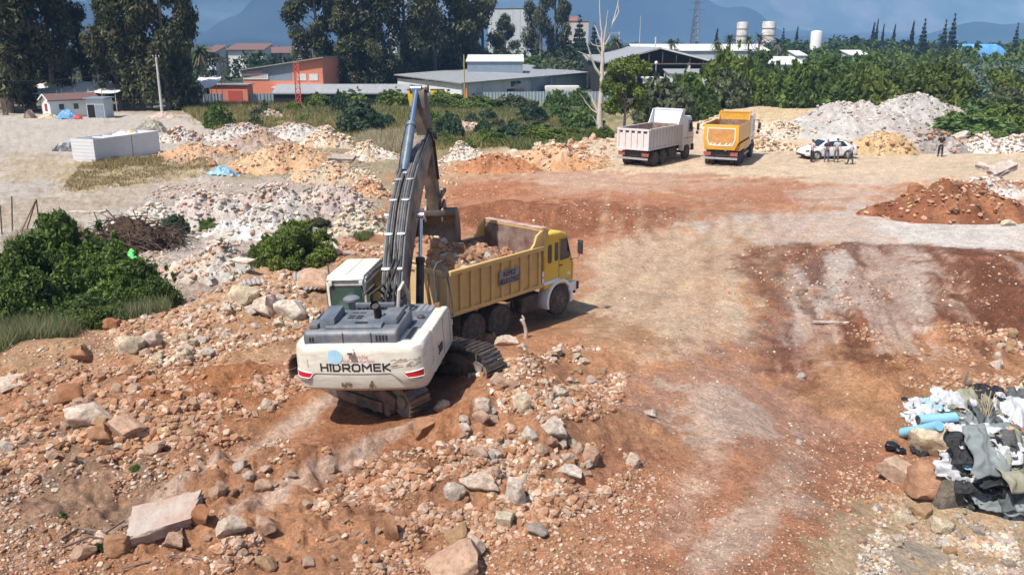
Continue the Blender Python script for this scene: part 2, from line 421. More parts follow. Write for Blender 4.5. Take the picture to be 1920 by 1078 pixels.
STREAKS = [  # wheel and track marks: points, width m, colour, strength
    ([(200, 1000), (420, 860), (640, 735)], .30, PALE, .75), ([(450, 950), (600, 870), (760, 800)], .30, PALE, .75),
    ([(1070, 575), (1180, 545), (1300, 470), (1380, 420)], .45, (.64, .47, .30), .7), ([(1100, 620), (1200, 590), (1330, 480), (1420, 425)], .4, (.64, .47, .30), .5),
    ([(1260, 640), (1240, 560), (1270, 480)], .35, (.66, .52, .37), .5), ([(1400, 640), (1370, 560), (1380, 500)], .4, (.66, .52, .37), .6),
    ([(1440, 600), (1470, 500), (1490, 470)], .35, DRED, .8), ([(1640, 620), (1660, 540), (1650, 470)], .5, (.22, .075, .035), .7),
    ([(1480, 640), (1560, 560), (1600, 470)], .4, WHITE, .5), ([(1720, 620), (1730, 540), (1720, 470)], .5, WHITE, .45), ([(1810, 600), (1790, 530), (1750, 470)], .5, PALE, .45),
    ([(1540, 640), (1610, 560), (1630, 470)], .3, PALE, .4), ([(1250, 1000), (1340, 880), (1320, 760)], .4, PALE, .45), ([(1300, 1078), (1420, 960), (1500, 850)], .35, PALE, .5),
    ([(1120, 360), (1300, 400), (1430, 470)], .4, (.31, .12, .055), .5), ([(1200, 350), (1350, 380), (1480, 400)], .35, TAN, .5),
    ([(860, 330), (1100, 350), (1400, 330)], .5, TAN, .6), ([(1150, 345), (1350, 338), (1560, 350)], .35, DRED, .55), ([(1250, 385), (1400, 378), (1600, 372)], .4, DRED, .45),
    ([(960, 310), (1300, 325), (1900, 318)], .8, (.62, .48, .32), .6), ([(0, 260), (140, 280), (300, 340)], .5, (.52, .45, .37), .6), ([(0, 380), (200, 350), (420, 330)], .5, (.53, .46, .38), .7),
    ([(60, 480), (300, 400), (430, 345)], .5, (.52, .44, .36), .6), ([(1190, 400), (1215, 425), (1230, 450)], .25, (.20, .07, .035), .6), ([(1160, 395), (1180, 425), (1195, 455)], .25, (.20, .07, .035), .6),
]
def gcol(x, y):
    c = np.empty(x.shape + (3,)); c[:] = (.45, .222, .118)
    u = x / np.maximum(y, 4.0); Yb = np.interp(u, _ub, _yb)
    t = smooth((y - Yb) / np.maximum(1.6, Yb * .05) + .5)[..., None]
    c = c * (1 - t) + np.array((.33, .27, .17)) * t
    far = smooth((y - 125) / 25)[..., None]; c = c * (1 - far) + np.array((.055, .06, .032)) * far
    nb = fbm(x, y, 2.2, 6, 71, .66); nb2 = fbm(x, y, .5, 5, 91, .66)
    for (P, col, st, soft, br) in ZONES:
        P = np.array(P, float); wx, wy, wz = G(P[:, 0], P[:, 1])
        dist = float(np.mean(np.hypot(wx, wy))); ww = soft * dist
        box = (x > wx.min() - 3 * ww - 1) & (x < wx.max() + 3 * ww + 1) & (y > wy.min() - 3 * ww - 1) & (y < wy.max() + 3 * ww + 1)
        if not box.any(): continue
        d = pdist(x[box], y[box], np.stack([wx, wy], 1))
        k = smooth(.5 - (d + (nb[box] * 1.6 + nb2[box] * 1.1) * br * ww * 1.6) / (.9 * ww))
        k = k * st * np.clip(1 - br * .55 * np.clip(nb2[box] * 1.3 + nb[box] * .8 + .1, 0, 1), 0, 1)
        c[box] = c[box] * (1 - k[:, None]) + np.array(col) * k[:, None]
    for (P, wd, col, st) in STREAKS:
        P = np.array(P, float); wx, wy, wz = G(P[:, 0], P[:, 1])
        box = (x > wx.min() - 3) & (x < wx.max() + 3) & (y > wy.min() - 3) & (y < wy.max() + 3)
        d = ldist(x[box] + nb[box] * .3, y[box] + nb2[box] * .3, np.stack([wx, wy], 1))
        k = smooth(1.2 - d / wd * .8) * st * np.clip(.75 + nb2[box], 0, 1)
        c[box] = c[box] * (1 - k[:, None]) + np.array(col) * k[:, None]
    P = np.array([(1390, 470), (1500, 460), (1950, 476), (1950, 650), (1700, 690), (1500, 720), (1390, 700), (1470, 600)], float); wx, wy, wz = G(P[:, 0], P[:, 1])
    box = (x > wx.min() - 3) & (x < wx.max() + 3) & (y > wy.min() - 3) & (y < wy.max() + 3); d = pdist(x[box], y[box], np.stack([wx, wy], 1)); m_ = smooth(.5 - (d + nb2[box]) / 2.0)
    xx, yy = x[box] - .22 * (y[box] - 25), y[box]; s1 = fbm(xx, yy * .10, .9, 4, 301, .6); s2 = fbm(xx + 40, yy * .08, .35, 3, 311, .6); s3 = np.clip(s1 * 2.0 + nb2[box] * .8, -1, 1)
    kw = (m_ * np.clip(s3 * 1.2 - .22, 0, .55))[:, None]; kd = (m_ * np.clip(-s3 * 1.5 - .05 + s2 * .5, 0, .85))[:, None]
    c[box] = c[box] * (1 - kw) + np.array((.55, .44, .37)) * kw; c[box] = c[box] * (1 - kd) + np.array((.17, .062, .032)) * kd
    # wheel-worn arcs over the open ground
    for q in range(34):
        r_ = np.random.default_rng(900 + q); p0 = np.array([r_.uniform(1080, 1500), r_.uniform(560, 680)]); p2 = np.array([r_.uniform(1150, 1650), r_.uniform(330, 420)]); p1 = (p0 + p2) / 2 + r_.normal(0, 1, 2) * (70, 20)
        ts = np.linspace(0, 1, 7)[:, None]; L_ = p0 * (1 - ts) ** 2 + p1 * 2 * ts * (1 - ts) + p2 * ts ** 2; ax, ay = at(L_[:, 0], L_[:, 1]); col = np.array([(.62, .46, .31), (.30, .14, .075), (.56, .40, .27), (.36, .18, .10)][q % 4])
        for off in (-.9, .9):
            box = (x > ax.min() - 3) & (x < ax.max() + 3) & (y > ay.min() - 3) & (y < ay.max() + 3)
            if box.any():
                d = ldist(x[box] + nb[box] * .1 - off, y[box], np.stack([ax, ay], 1)); k = (smooth(1 - d / .32) * .22 * np.clip(.7 + .8 * nb2[box], 0, 1))[:, None]; c[box] = c[box] * (1 - k) + col * k
    c = c * (1 + .20 * nb + .26 * nb2)[..., None]
    return np.clip(c, .01, .85)

def ground_mat():
    m, nt, p = _nt('soil_mat')
    a = nt.nodes.new('ShaderNodeAttribute'); a.attribute_name = 'Col'; c = a.outputs['Color']
    geo = nt.nodes.new('ShaderNodeNewGeometry'); pos = geo.outputs['Position']
    n1 = _noise(nt, pos, 1.3, 8, .68); n2 = _noise(nt, pos, 9, 8, .7); n3 = _noise(nt, pos, 42, 4, .65)
    def gm(c, f):
        cmb = nt.nodes.new('ShaderNodeCombineColor')
        for i in range(3): nt.links.new(f, cmb.inputs[i])
        return _mix(nt, c, cmb.outputs[0], 1.0, 'MULTIPLY')
    c = gm(c, _ramp(nt, n1, .3, .7, .82, 1.18)); c = gm(c, _ramp(nt, n2, .28, .72, .72, 1.26)); c = gm(c, _ramp(nt, n3, .3, .7, .82, 1.16))
    # small pale stones and dark clods of several sizes
    for sc, th, tint in ((26, .15, (.60, .47, .36)), (11, .13, (.60, .48, .38)), (55, .2, (.55, .40, .28))):
        v = nt.nodes.new('ShaderNodeTexVoronoi'); v.inputs['Scale'].default_value = sc; nt.links.new(pos, v.inputs['Vector'])
        sep = nt.nodes.new('ShaderNodeSeparateColor'); nt.links.new(v.outputs['Color'], sep.inputs[0])
        k1 = _ramp(nt, v.outputs['Distance'], th + .12, th, 0, 1); k2 = _ramp(nt, sep.outputs[0], .80, .84, 0, .75)
        mu = nt.nodes.new('ShaderNodeMath'); mu.operation = 'MULTIPLY'; nt.links.new(k1, mu.inputs[0]); nt.links.new(k2, mu.inputs[1])
        c = _mix(nt, c, tint, mu.outputs[0])
    vb = []
    for sc, amp in ((6, .10), (19, .15)):
        mp = nt.nodes.new('ShaderNodeVectorMath'); mp.operation = 'MULTIPLY_ADD'; nw = nt.nodes.new('ShaderNodeTexNoise'); nw.inputs['Scale'].default_value = sc * 1.3; nt.links.new(pos, nw.inputs['Vector'])
        nt.links.new(nw.outputs['Color'], mp.inputs[0]); mp.inputs[1].default_value = (.9 / sc,) * 3; nt.links.new(pos, mp.inputs[2])
        v = nt.nodes.new('ShaderNodeTexVoronoi'); v.inputs['Scale'].default_value = sc; nt.links.new(mp.outputs[0], v.inputs['Vector'])
        sep = nt.nodes.new('ShaderNodeSeparateColor'); nt.links.new(v.outputs['Color'], sep.inputs[0]); c = gm(c, _ramp(nt, sep.outputs[1], 0, 1, 1 - amp, 1 + amp)); vb.append((v.outputs['Distance'], .22 / sc))
    nt.links.new(c, p.inputs['Base Color']); p.inputs['Roughness'].default_value = .95; p.inputs['Specular IOR Level'].default_value = .15
    b = nt.nodes.new('ShaderNodeBump'); b.inputs['Strength'].default_value = 1; b.inputs['Distance'].default_value = .11
    nt.links.new(n2, b.inputs['Height'])
    b2 = nt.nodes.new('ShaderNodeBump'); b2.inputs['Strength'].default_value = 1; b2.inputs['Distance'].default_value = .04
    nt.links.new(n3, b2.inputs['Height']); prev = b.outputs[0]
    for sock, dist in vb:
        bb = nt.nodes.new('ShaderNodeBump'); bb.invert = True; bb.inputs['Strength'].default_value = 1; bb.inputs['Distance'].default_value = dist; nt.links.new(sock, bb.inputs['Height']); nt.links.new(prev, bb.inputs['Normal']); prev = bb.outputs[0]
    nt.links.new(prev, b2.inputs['Normal']); nt.links.new(b2.outputs[0], p.inputs['Normal'])
    return m
MAT_SOIL = ground_mat()

def build_ground():
    us = np.concatenate([np.linspace(-2.6, -.86, 40)[:-1], np.linspace(-.86, .86, 760), np.linspace(.86, 2.6, 40)[1:]])
    ys = [-60, -30, -12, -3, 2, 5, 7, 8.5, 9.5]; y = 10.2
    while y < 6000:
        ys.append(y); y += max(.045, y * y / (H * 853) * 1.9) if y < 160 else y * .06
    ys = np.array(ys); U, Yv = np.meshgrid(us, ys)
    X = U * np.maximum(Yv, 9.0)
    Z = hgt(X, Yv); C = gcol(X.ravel(), Yv.ravel())
    n, mth = len(ys), len(us); i = np.arange(n * mth).reshape(n, mth)
    f = np.stack([i[:-1, :-1], i[:-1, 1:], i[1:, 1:], i[1:, :-1]], -1).reshape(-1, 4)
    me = np_mesh('ground', np.stack([X, Yv, Z], -1).reshape(-1, 3), [f], C, True)
    o = np_obj('ground', me, MAT_SOIL); tag(o, kind='structure'); return o
build_ground()
# ------------------------------------------------------------------ shared machine materials
DUST = (.40, .26, .16)
m_cream = M('cream_paint', (.66, .635, .55), .42, var=.05, dirt=(.40, .29, .18), damt=.45, ds=2.6, dth=.56, coat=.15)
m_cream_low = M('cream_paint_scuffed', (.64, .61, .525), .5, var=.08, dirt=(.36, .27, .17), damt=.5, ds=2.0, dth=.55, stretch=(1, 1, 3))
m_slate = M('slate_grey_plastic', (.085, .105, .135), .5, var=.15, dirt=(.28, .25, .23), damt=.55, ds=2.4, dth=.48)
m_darkgrey = M('dark_grey_paint', (.05, .055, .06), .5, var=.2, dirt=DUST, damt=.35, ds=4, dth=.55)
m_black = M('black_rubber', (.018, .018, .019), .7, var=.2, dirt=(.2, .15, .11), damt=.35, ds=5)
m_steel = M('worn_steel', (.12, .105, .095), .5, .5, var=.3, dirt=(.26, .17, .11), damt=.5, ds=5, dth=.48)
m_chrome = M('polished_rod', (.62, .66, .72), .18, .9, var=.05)
m_pipe = M('grey_hydraulic_pipe', (.20, .22, .24), .35, .5, var=.2, dirt=(.36, .3, .24), damt=.6, ds=8, dth=.45)
m_boom = M('dusty_boom_paint', (.085, .082, .082), .55, var=.2, dirt=(.36, .27, .20), damt=.75, ds=1.8, dth=.47)
m_boomtop = M('dusty_arm_paint', (.085, .072, .062), .6, var=.3, dirt=(.30, .215, .155), damt=.6, ds=1.6, dth=.50)
m_cyl = M('blue_grey_cylinder', (.10, .145, .20), .38, .2, var=.12, dirt=(.3, .27, .25), damt=.35, ds=6)
m_track = M('track_steel', (.13, .12, .115), .4, .7, var=.3, dirt=(.32, .22, .15), damt=.7, ds=9, dth=.46)
m_frame = M('muddy_track_frame', (.07, .062, .056), .75, var=.25, dirt=(.27, .16, .10), damt=.7, ds=3, dth=.45)
m_red = M('red_lens', (.55, .02, .025), .25, var=.05)
m_glass = M('dark_glass', (.018, .026, .026), .08, var=0, spec=.8)
m_gglass = M('green_tinted_glass', (.035, .075, .062), .10, var=.15, vs=2, spec=.7)
m_ink = M('black_lettering', (.02, .02, .025), .6, var=0)
m_bluesk = M('pale_blue_sticker', (.38, .62, .76), .5, var=.1); m_redsk = M('red_sticker', (.72, .36, .33), .5, var=.05)
m_white = M('white_paint', (.74, .75, .76), .4, var=.05, dirt=(.45, .38, .32), damt=.35, ds=3, dth=.55)
m_dirtload = None

ex = empty('excavator', (-2.87, 19.8, .36), 0, 'cream white tracked excavator with a dark grey boom loading the yellow truck', 'excavator')
ex.rotation_euler = Euler((0, R(-3.0), R(-7.0)), 'XYZ')

def rear_y(x):
    ax = abs(x)
    return -2.86 + .06 * x * x if ax < 1.05 else -2.794 + .34 * (1 - sqrt(max(0, 1 - ((ax - 1.05) / .40) ** 2)))
# ---- counterweight
cw = MB(); rings = []
lv = [(.97, .90, .42), (1.0, .96, .20), (1.10, .985, .07), (1.36, 1.0, 0.), (1.44, 1.0, 0.), (1.9, .995, .0), (2.02, .985, .03), (2.07, .965, .075), (2.09, .93, .15)]
xs = [-1.45, -1.45, -1.44, -1.42, -1.38, -1.3, -1.2, -1.05, -.7, -.35, 0, .35, .7, 1.05, 1.2, 1.3, 1.38, 1.42, 1.44, 1.45, 1.45]
for (z, sx, iy) in lv:
    ring = []
    for i, x in enumerate(xs):
        y = -1.75 if i in (0, len(xs) - 1) else rear_y(x)
        ring.append((x * sx, y + (iy if y < -1.8 else 0), z))
    rings.append(ring)
cw.loft(rings)
cwo = cw.build('counterweight', m_cream_low, ex, 30)
for v in cwo.data.vertices: pass
def on_rear(me, x0, z0, off=.006):
    for v in me.vertices:
        x, zz, d = v.co.x + x0, v.co.y + z0, v.co.z
        v.co = (x, rear_y(x) - off - d, zz)
    return me
GL = dict(H=[((0, 0), (0, 1)), ((1, 0), (1, 1)), ((0, .5), (1, .5))], I=[((0, 0), (0, .74)), ((-.02, .97), (.02, .97))], D=[((0, 0), (0, 1), (.7, 1), (1, .72), (1, .28), (.7, 0), (0, 0))], R=[((0, 0), (0, 1), (.85, 1), (1, .88), (1, .56), (.85, .42), (0, .42)), ((.5, .42), (1, 0))], O=[((.2, 0), (.8, 0), (1, .2), (1, .8), (.8, 1), (.2, 1), (0, .8), (0, .2), (.2, 0))], M=[((0, 0), (0, 1), (.5, .42), (1, 1), (1, 0))], E=[((1, 1), (0, 1), (0, 0), (1, 0)), ((0, .5), (.9, .5))], K=[((0, 0), (0, 1)), ((1, 1), (.12, .5), (1, 0))])
bb = MB(); cx_ = -.80
for (ch, w_) in (('H', .145), ('I', 0), ('D', .145), ('R', .145), ('O', .155), ('M', .18), ('E', .13), ('K', .14)):
    for st_ in GL[ch]:
        for i_ in range(len(st_) - 1):
            p_, q_ = Vector((cx_ + st_[i_][0] * w_ if ch != 'I' else cx_ + st_[i_][0], st_[i_][1] * .150)), Vector((cx_ + st_[i_ + 1][0] * w_ if ch != 'I' else cx_ + st_[i_ + 1][0], st_[i_ + 1][1] * .150)); d_ = (q_ - p_).normalized() * .017; n_ = Vector((-d_.y, d_.x)) * 1.05
            bb.poly([(*(p_ - d_ + n_), 0), (*(p_ - d_ - n_), 0), (*(q_ + d_ - n_), 0), (*(q_ + d_ + n_), 0)], [(0, 1, 2, 3)])
    cx_ += w_ + .068
lt = bb.build('lettering', m_ink, cwo, 0); on_rear(lt.data, 0, 1.525, .006)

b = MB()
line = [(-1.42, 1.30), (-1.14, 1.30), (-.95, 1.46), (.72, 1.46), (.93, 1.30), (1.42, 1.30)]
pts = []
for i in range(len(line) - 1):
    for k in range(8):
        t = k / 8; x = line[i][0] * (1 - t) + line[i + 1][0] * t; z = line[i][1] * (1 - t) + line[i + 1][1] * t
        pts.append((x, rear_y(x) - .002, z))
b.tube(pts, .013, 6); b.build('trim_shadow_line', M('painted_seam_shadow', (.25, .22, .18), .7), cwo)  # dark strip painted for the shade along the groove of the raised band
for s in (-1, 1):
    b = MB(); P = [(-1.40, 1.345), (-1.08, 1.345), (-.99, 1.46), (-1.40, 1.50)]
    n = 8; top = []; bot = []
    for k in range(n + 1):
        t = k / n; xb = -1.40 + .32 * t; xt = -1.40 + .41 * t
        bot.append((s * xb, rear_y(xb) - .012, 1.345)); top.append((s * xt, rear_y(xt) - .012, 1.50 - .045 * t))
    vs = bot + top; fs = [(k, k + 1, n + 2 + k, n + 1 + k) for k in range(n)]
    b.poly(vs, fs); b.build('tail_light', m_red, cwo)
    b = MB(); b.tube([(p[0], p[1] + .004, p[2]) for p in bot + top[::-1] + [bot[0]]], .012, 6); b.build('light_rim', m_white, cwo)
b = MB(); b.lathe([(0.001, 0), (.165, 0), (.165, .004), (.001, .004)], (0, 0, 0), 'z', 28); o_ = b.build('round_sticker', m_bluesk, cwo)
on_rear(o_.data, -.46, 1.84, .004)
for (tx, z, sz) in (('ELEKTRİĞE', 1.83, .085), ('FAZLA YAKLAŞMA', 1.745, .085)):
    np_obj('sticker_text', on_rear(text_mesh(tx, sz, 1.0, .001, .001), .05, z, .004), m_redsk, cwo)
b = MB(); b.box((-.09, -2.90, 1.95), (.15, .10, .06), bevel=.01); b.m(1).box((-.09, -2.955, 1.95), (.10, .012, .035)); b.m(2).bar((-.09, -2.87, 1.97), (.10, -2.74, 2.10), .025, .02)
b.build('rear_camera', [m_cream, m_black, m_cream], cwo)
for x0 in (-.28, .28):                       # oily lifting holes
    b = MB()
    for k in range(16):
        a = rnd.uniform(0, 6.28); r_ = rnd.uniform(.0, .11); sc = rnd.uniform(.012, .04)
        b.poly([(x0 + r_ * cos(a) + sc * cos(q) * 1.2, 1.18 + r_ * sin(a) + sc * sin(q), 0) for q in np.linspace(0, 5.2, 6)], [tuple(range(6))])
    o = b.build('lifting_hole', M('oil_stain', (.085, .05, .025), .8, dirt=(.3, .18, .1), damt=.6, ds=20), cwo, 0)
    for v in o.data.vertices: v.co = (v.co.x, rear_y(v.co.x) - .004, v.co.y)
b = MB()
for k in range(26):
    x = rnd.uniform(.72, 1.30); z = rnd.uniform(1.56, 1.74); L = rnd.uniform(.05, .28)
    b.poly([(x, rear_y(x) - .003, z), (min(x + L, 1.36), rear_y(min(x + L, 1.36)) - .003, z + .03), (min(x + L, 1.36), rear_y(min(x + L, 1.36)) - .003, z + .045), (x, rear_y(x) - .003, z + .008)], [(0, 1, 2, 3)])
b.build('paint_scrape', M('scraped_primer', (.33, .24, .15), .8), cwo, 0)
b = MB(); x0 = -1.28
b.poly([(x, rear_y(x) - .004, z) for (x, z) in ((-1.36, 1.60), (-1.10, 1.60), (-1.10, 1.78), (-1.36, 1.78))], [(0, 1, 2, 3)]); b.build('warning_label', M('faded_label', (.56, .47, .27), .7, dirt=(.7, .68, .6), damt=.7, ds=9), cwo, 0)

# ---- side panels (right and left) and deck
b = MB()
prof = [(-1.78, 1.06), (.30, 1.06), (.34, 1.45), (.20, 1.92), (-.05, 2.09), (-1.78, 2.09)]
b.prism(prof, 'x', 1.16, 1.45, bevel=.045, seg=3); sp = b.build('side_panel', m_cream, ex, 30)
b = MB(); b.box((1.452, -.75, 1.55), (.006, .015, .95)); b.box((1.452, .0, 1.5), (.006, .012, .8)); b.build('panel_gap', m_ink, sp)
me = text_mesh('300', .30, 1.0, .006, .003)
for v in me.vertices: v.co = Vector((1.458 + v.co.z, -1.15 + v.co.x, 1.42 + v.co.y))
np_obj('lettering', me, m_ink, sp)
b = MB(); b.box((1.47, .16, 1.62), (.05, .05, .14), bevel=.01); b.build('panel_latch', m_cream, sp)
b = MB(); b.prism([(-1.78, 1.06), (.1, 1.06), (.1, 2.05), (-1.78, 2.05)], 'x', -1.45, -1.16, bevel=.04); b.build('side_panel', m_cream, ex, 30)
b = MB(); b.box((0, -.4, 1.12), (2.5, 3.2, .22)); b.box((.0, 1.25, 1.12), (.9, .9, .22)); b.box((-1.0, 1.0, 1.15), (.95, 2.4, .2)); b.build('upper_frame', m_darkgrey, ex)
# right deck with anti-slip plates and louvre strip
b = MB(); b.box((.98, -.95, 2.06), (.50, 2.0, .05)); b.box((.55, -.2, 1.6), (.6, 1.0, .9)); dk = b.build('deck_plate', m_slate, ex)
b = MB()
for i in range(5):
    for j in range(3): b.box((.82 + j * .13, -.42 + i * .10, 2.095), (.10, .06, .012), bevel=.004)
b.build('grip_tread', M('bare_aluminium', (.62, .64, .66), .35, .6, var=.15), dk)
b = MB(); b.box((1.05, -2.05, 2.085), (.17, .9, .03)); lv_ = b.build('louvre_strip', m_slate, dk)
b = MB()
for i in range(17): b.box((1.05, -2.42 + i * .046, 2.103), (.12, .022, .01))
b.build('louvre_slot', m_ink, lv_)
b = MB(); b.lathe([(.001, 0), (.09, 0), (.09, .04), (.05, .07), (.001, .07)], (1.0, -.95, 2.09), 'z', 16); b.build('fuel_cap', m_darkgrey, dk)
b = MB(); b.box((1.22, -.12, 2.13), (.12, .13, .13), bevel=.01); b.build('orange_bracket', M('rust_orange', (.24, .10, .05), .7), dk)
# handrail with mirror at the deck's front
b = MB(); b.tube([(1.20, -.10, 2.1), (1.19, -.06, 2.55), (1.18, 0, 2.98), (1.25, .08, 3.12), (1.36, .14, 3.16)], [.045, .035, .03, .03, .025], 8)
b.tube([(1.36, .14, 3.16), (1.44, .18, 2.75), (1.50, .20, 2.2), (1.50, .22, 1.75)], .022, 8); hr = b.build('handrail', m_darkgrey, ex)
b = MB(); b.box((1.42, .10, 2.86), (.16, .05, .24), bevel=.02); b.bar((1.36, .14, 2.9), (1.5, .14, 2.8), .03, .03); b.build('mirror', m_black, hr)

# ---- engine hood
b = MB()
hp = [(-2.68, 2.02), (-2.68, 2.28), (-2.60, 2.36), (-1.35, 2.42), (-1.22, 2.36), (-1.18, 2.02)]
b.prism(hp, 'x', -1.18, .88, bevel=.055, seg=3); hood = b.build('engine_hood', m_slate, ex, 40)
b = MB(); b.prism([(-2.55, 2.36), (-2.55, 2.40), (-2.45, 2.44), (-1.5, 2.47), (-1.42, 2.36)], 'x', -.72, .52, bevel=.02); b.build('hood_ridge', m_slate, hood, 40)
b = MB(); b.prism([(-2.3, 2.36), (-2.28, 2.50), (-1.55, 2.54), (-1.45, 2.36)], 'x', .42, .80, bevel=.04); b.build('hood_hump', m_slate, hood, 40)
b = MB(); b.prism([(-2.5, 2.36), (-2.46, 2.58), (-1.75, 2.66), (-1.65, 2.36)], 'x', -.86, -.52, bevel=.035); b.box((-.98, -2.0, 2.42), (.2, 1.1, .1), bevel=.03); b.build('intake_box', m_slate, hood, 40)
b = MB(); b.lathe([(.001, .22), (.14, .21), (.19, .17), (.19, .12), (.16, .10), (.08, .09), (.08, -.1), (.001, -.1)], (-.45, -1.42, 2.55), 'z', 20); b.build('air_precleaner', m_slate, hood, 40)
for i in range(4): b = MB(); b.box((.44 + i * .072, -2.685, 2.20), (.036, .02, .13), bevel=.006); b.build('vent_slot', m_ink, hood)
for i in range(2): b = MB(); b.box((-1.03 + i * .06, -2.685, 2.18), (.034, .02, .10), bevel=.006); b.build('vent_slot', m_ink, hood)
for (x, y) in ((-.28, -1.95), (-.1, -1.95), (-.28, -2.08), (-.1, -2.08), (-.28, -1.72), (-.1, -1.72)): b = MB(); b.box((x, y, 2.462), (.14, .055, .012), rot=(R(2), 0, 0)); b.build('vent_slot', m_ink, hood)
b = MB(); b.box((-.98, -1.9, 2.476), (.12, .5, .012)); b.build('vent_slot', m_ink, hood)
b = MB(); b.box((-.30, -2.688, 2.18), (.012, .012, .30)); b.box((.32, -2.688, 2.18), (.012, .012, .30)); b.box((.05, -2.4, 2.462), (.28, .05, .02), bevel=.008); b.build('hood_seam', m_ink, hood)
b = MB(); b.tube([(.33, -2.05, 2.40), (.33, -2.05, 2.62), (.32, -2.10, 2.72), (.31, -2.18, 2.78)], [.085, .085, .09, .10], 16, cap=False); b.tube([(.33, -2.05, 2.62), (.315, -2.15, 2.75)], [.06, .08], 12); b.build('exhaust_pipe', M('sooty_steel', (.022, .02, .02), .6, .3), hood)

# ---- cab
cb = MB()
cp = [(-.12, 1.22), (1.75, 1.22), (1.82, 1.9), (1.55, 2.78), (1.45, 2.84), (-.03, 2.84), (-.12, 2.74)]
cb.prism(cp, 'x', -1.50, -.50, bevel=.05, seg=3); cab = cb.build('cab', m_cream, ex, 40)
b = MB(); b.prism([(-.15, 2.80), (-.07, 2.90), (1.50, 2.93), (1.60, 2.80)], 'x', -1.46, -.54, bevel=.03); rf = b.build('cab_roof', m_cream, cab, 40)
b = MB()
for x in (-1.0,): b.box((x, .70, 2.918), (.012, 1.45, .012), rot=(R(1), 0, 0))
b.build('roof_seam', M('grey_seam', (.4, .39, .36), .6), rf)
def rrect(x0, x1, z0, z1, r, n=5):
    P = []
    for (cx, cz, a0) in ((x1 - r, z1 - r, 0), (x0 + r, z1 - r, 90), (x0 + r, z0 + r, 180), (x1 - r, z0 + r, 270)):
        for k in range(n): a = R(a0 + 90 * k / (n - 1)); P.append((cx + r * cos(a), cz + r * sin(a)))
    return P
b = MB(); b.prism(rrect(-1.42, -.58, 1.62, 2.66, .06), 'y', -.135, -.11); rw = b.build('rear_window_seal', m_black, cab)
b = MB(); b.prism(rrect(-1.37, -.63, 1.68, 2.60, .05), 'y', -.145, -.12); b.build('rear_window', m_gglass, rw)
b = MB(); b.box((-1.0, -.1485, 2.20), (.34, .004, .025)); b.box((-1.0, -.1465, 2.0), (.56, .003, .36)); b.build('painted_seat_reflection', M('reflection_tint', (.07, .13, .11), .4, var=.3), rw)  # tinted panels on the glass, a reflection put in by colour
b = MB(); b.prism([(-.1, 1.75), (1.62, 1.75), (1.68, 1.95), (1.50, 2.68), (-.1, 2.68)], 'x', -.505, -.488); b.build('side_window', M('hazy_glass', (.10, .11, .06), .12, var=.3, vs=3, spec=.7), cab)
b = MB(); b.prism([(-.1, 1.75), (1.62, 1.75), (1.68, 1.95), (1.50, 2.68), (-.1, 2.68)], 'x', -1.512, -1.495); b.build('side_window', m_glass, cab)
for x in (-1.36, -.60): b = MB(); b.box((x, -.17, 2.73), (.09, .08, .11), bevel=.012); b.build('work_light', m_cream, cab)
b = MB(); b.tube([(-.52, -.05, 2.76), (-.50, .5, 2.83), (-.48, 1.5, 2.80)], .05, 8); b.tube([(-1.46, -.14, 2.78), (-.54, -.14, 2.78)], .022, 6); b.build('cab_gutter', m_darkgrey, cab)
b = MB(); b.tube([(-1.55, .35, 2.7), (-1.62, .5, 3.0), (-1.62, .8, 3.02)], .016, 6); b.build('antenna_rail', m_black, cab)

# ---- boom
BX = -.03
def offs(ctr):
    up, lo = [], []
    for i, (y, z, h) in enumerate(ctr):
        a = ctr[max(i - 1, 0)]; c = ctr[min(i + 1, len(ctr) - 1)]; d = Vector((c[0] - a[0], c[1] - a[1])).normalized(); n = Vector((-d.y, d.x))
        up.append((y + n.x * h, z + n.y * h)); lo.append((y - n.x * h, z - n.y * h))
    return up, lo
BC = [(.42, 1.72, .20), (.85, 2.35, .34), (1.5, 3.15, .43), (2.2, 3.85, .47), (2.75, 4.28, .45), (3.5, 4.74, .38), (4.4, 5.18, .29), (5.1, 5.48, .21), (5.42, 5.62, .15)]
up, lo = offs(BC)
b = MB(); b.prism(lo + up[::-1], 'x', BX - .25, BX + .25, bevel=.015); boom = b.build('boom', m_boom, ex, 30)
b = MB(); b.tube([(BX - .38, .42, 1.72), (BX + .38, .42, 1.72)], .13, 16); b.tube([(BX - .36, 5.40, 5.62), (BX + .36, 5.40, 5.62)], .11, 16); b.build('boom_pin', m_steel, boom)
def upat(t):
    t = t * (len(up) - 1); i = min(int(t), len(up) - 2); f = t - i
    return up[i][0] * (1 - f) + up[i + 1][0] * f, up[i][1] * (1 - f) + up[i + 1][1] * f
def on_boom(x, t, h):
    y, z = upat(t); y2, z2 = upat(min(t + .02, 1)); d = Vector((y2 - y, z2 - z)).normalized() if t < .98 else Vector((.9, .4))
    return (BX + x * .74, y - d.y * h, z + d.x * h)
for x, h, r_, t1, mm in ((-.33, .05, .026, .60, m_pipe), (-.26, .06, .030, .62, m_darkgrey), (-.18, .06, .024, .56, m_pipe), (-.11, .06, .024, .56, m_darkgrey), (.03, .06, .026, .60, m_darkgrey), (.10, .06, .028, .62, m_pipe), (.18, .06, .026, .80, m_pipe), (.25, .06, .028, .86, m_darkgrey), (.33, .04, .024, .9, m_pipe)):
    b = MB(); pts = [on_boom(x * .9, .06, .10)] + [on_boom(x * (1 if k < 8 else 1 - .22 * (k - 8) / 8), .12 + (t1 - .12) * k / 14, h) for k in range(15)]
    b.tube(pts, r_, 8); b.build('hydraulic_pipe', mm, boom)
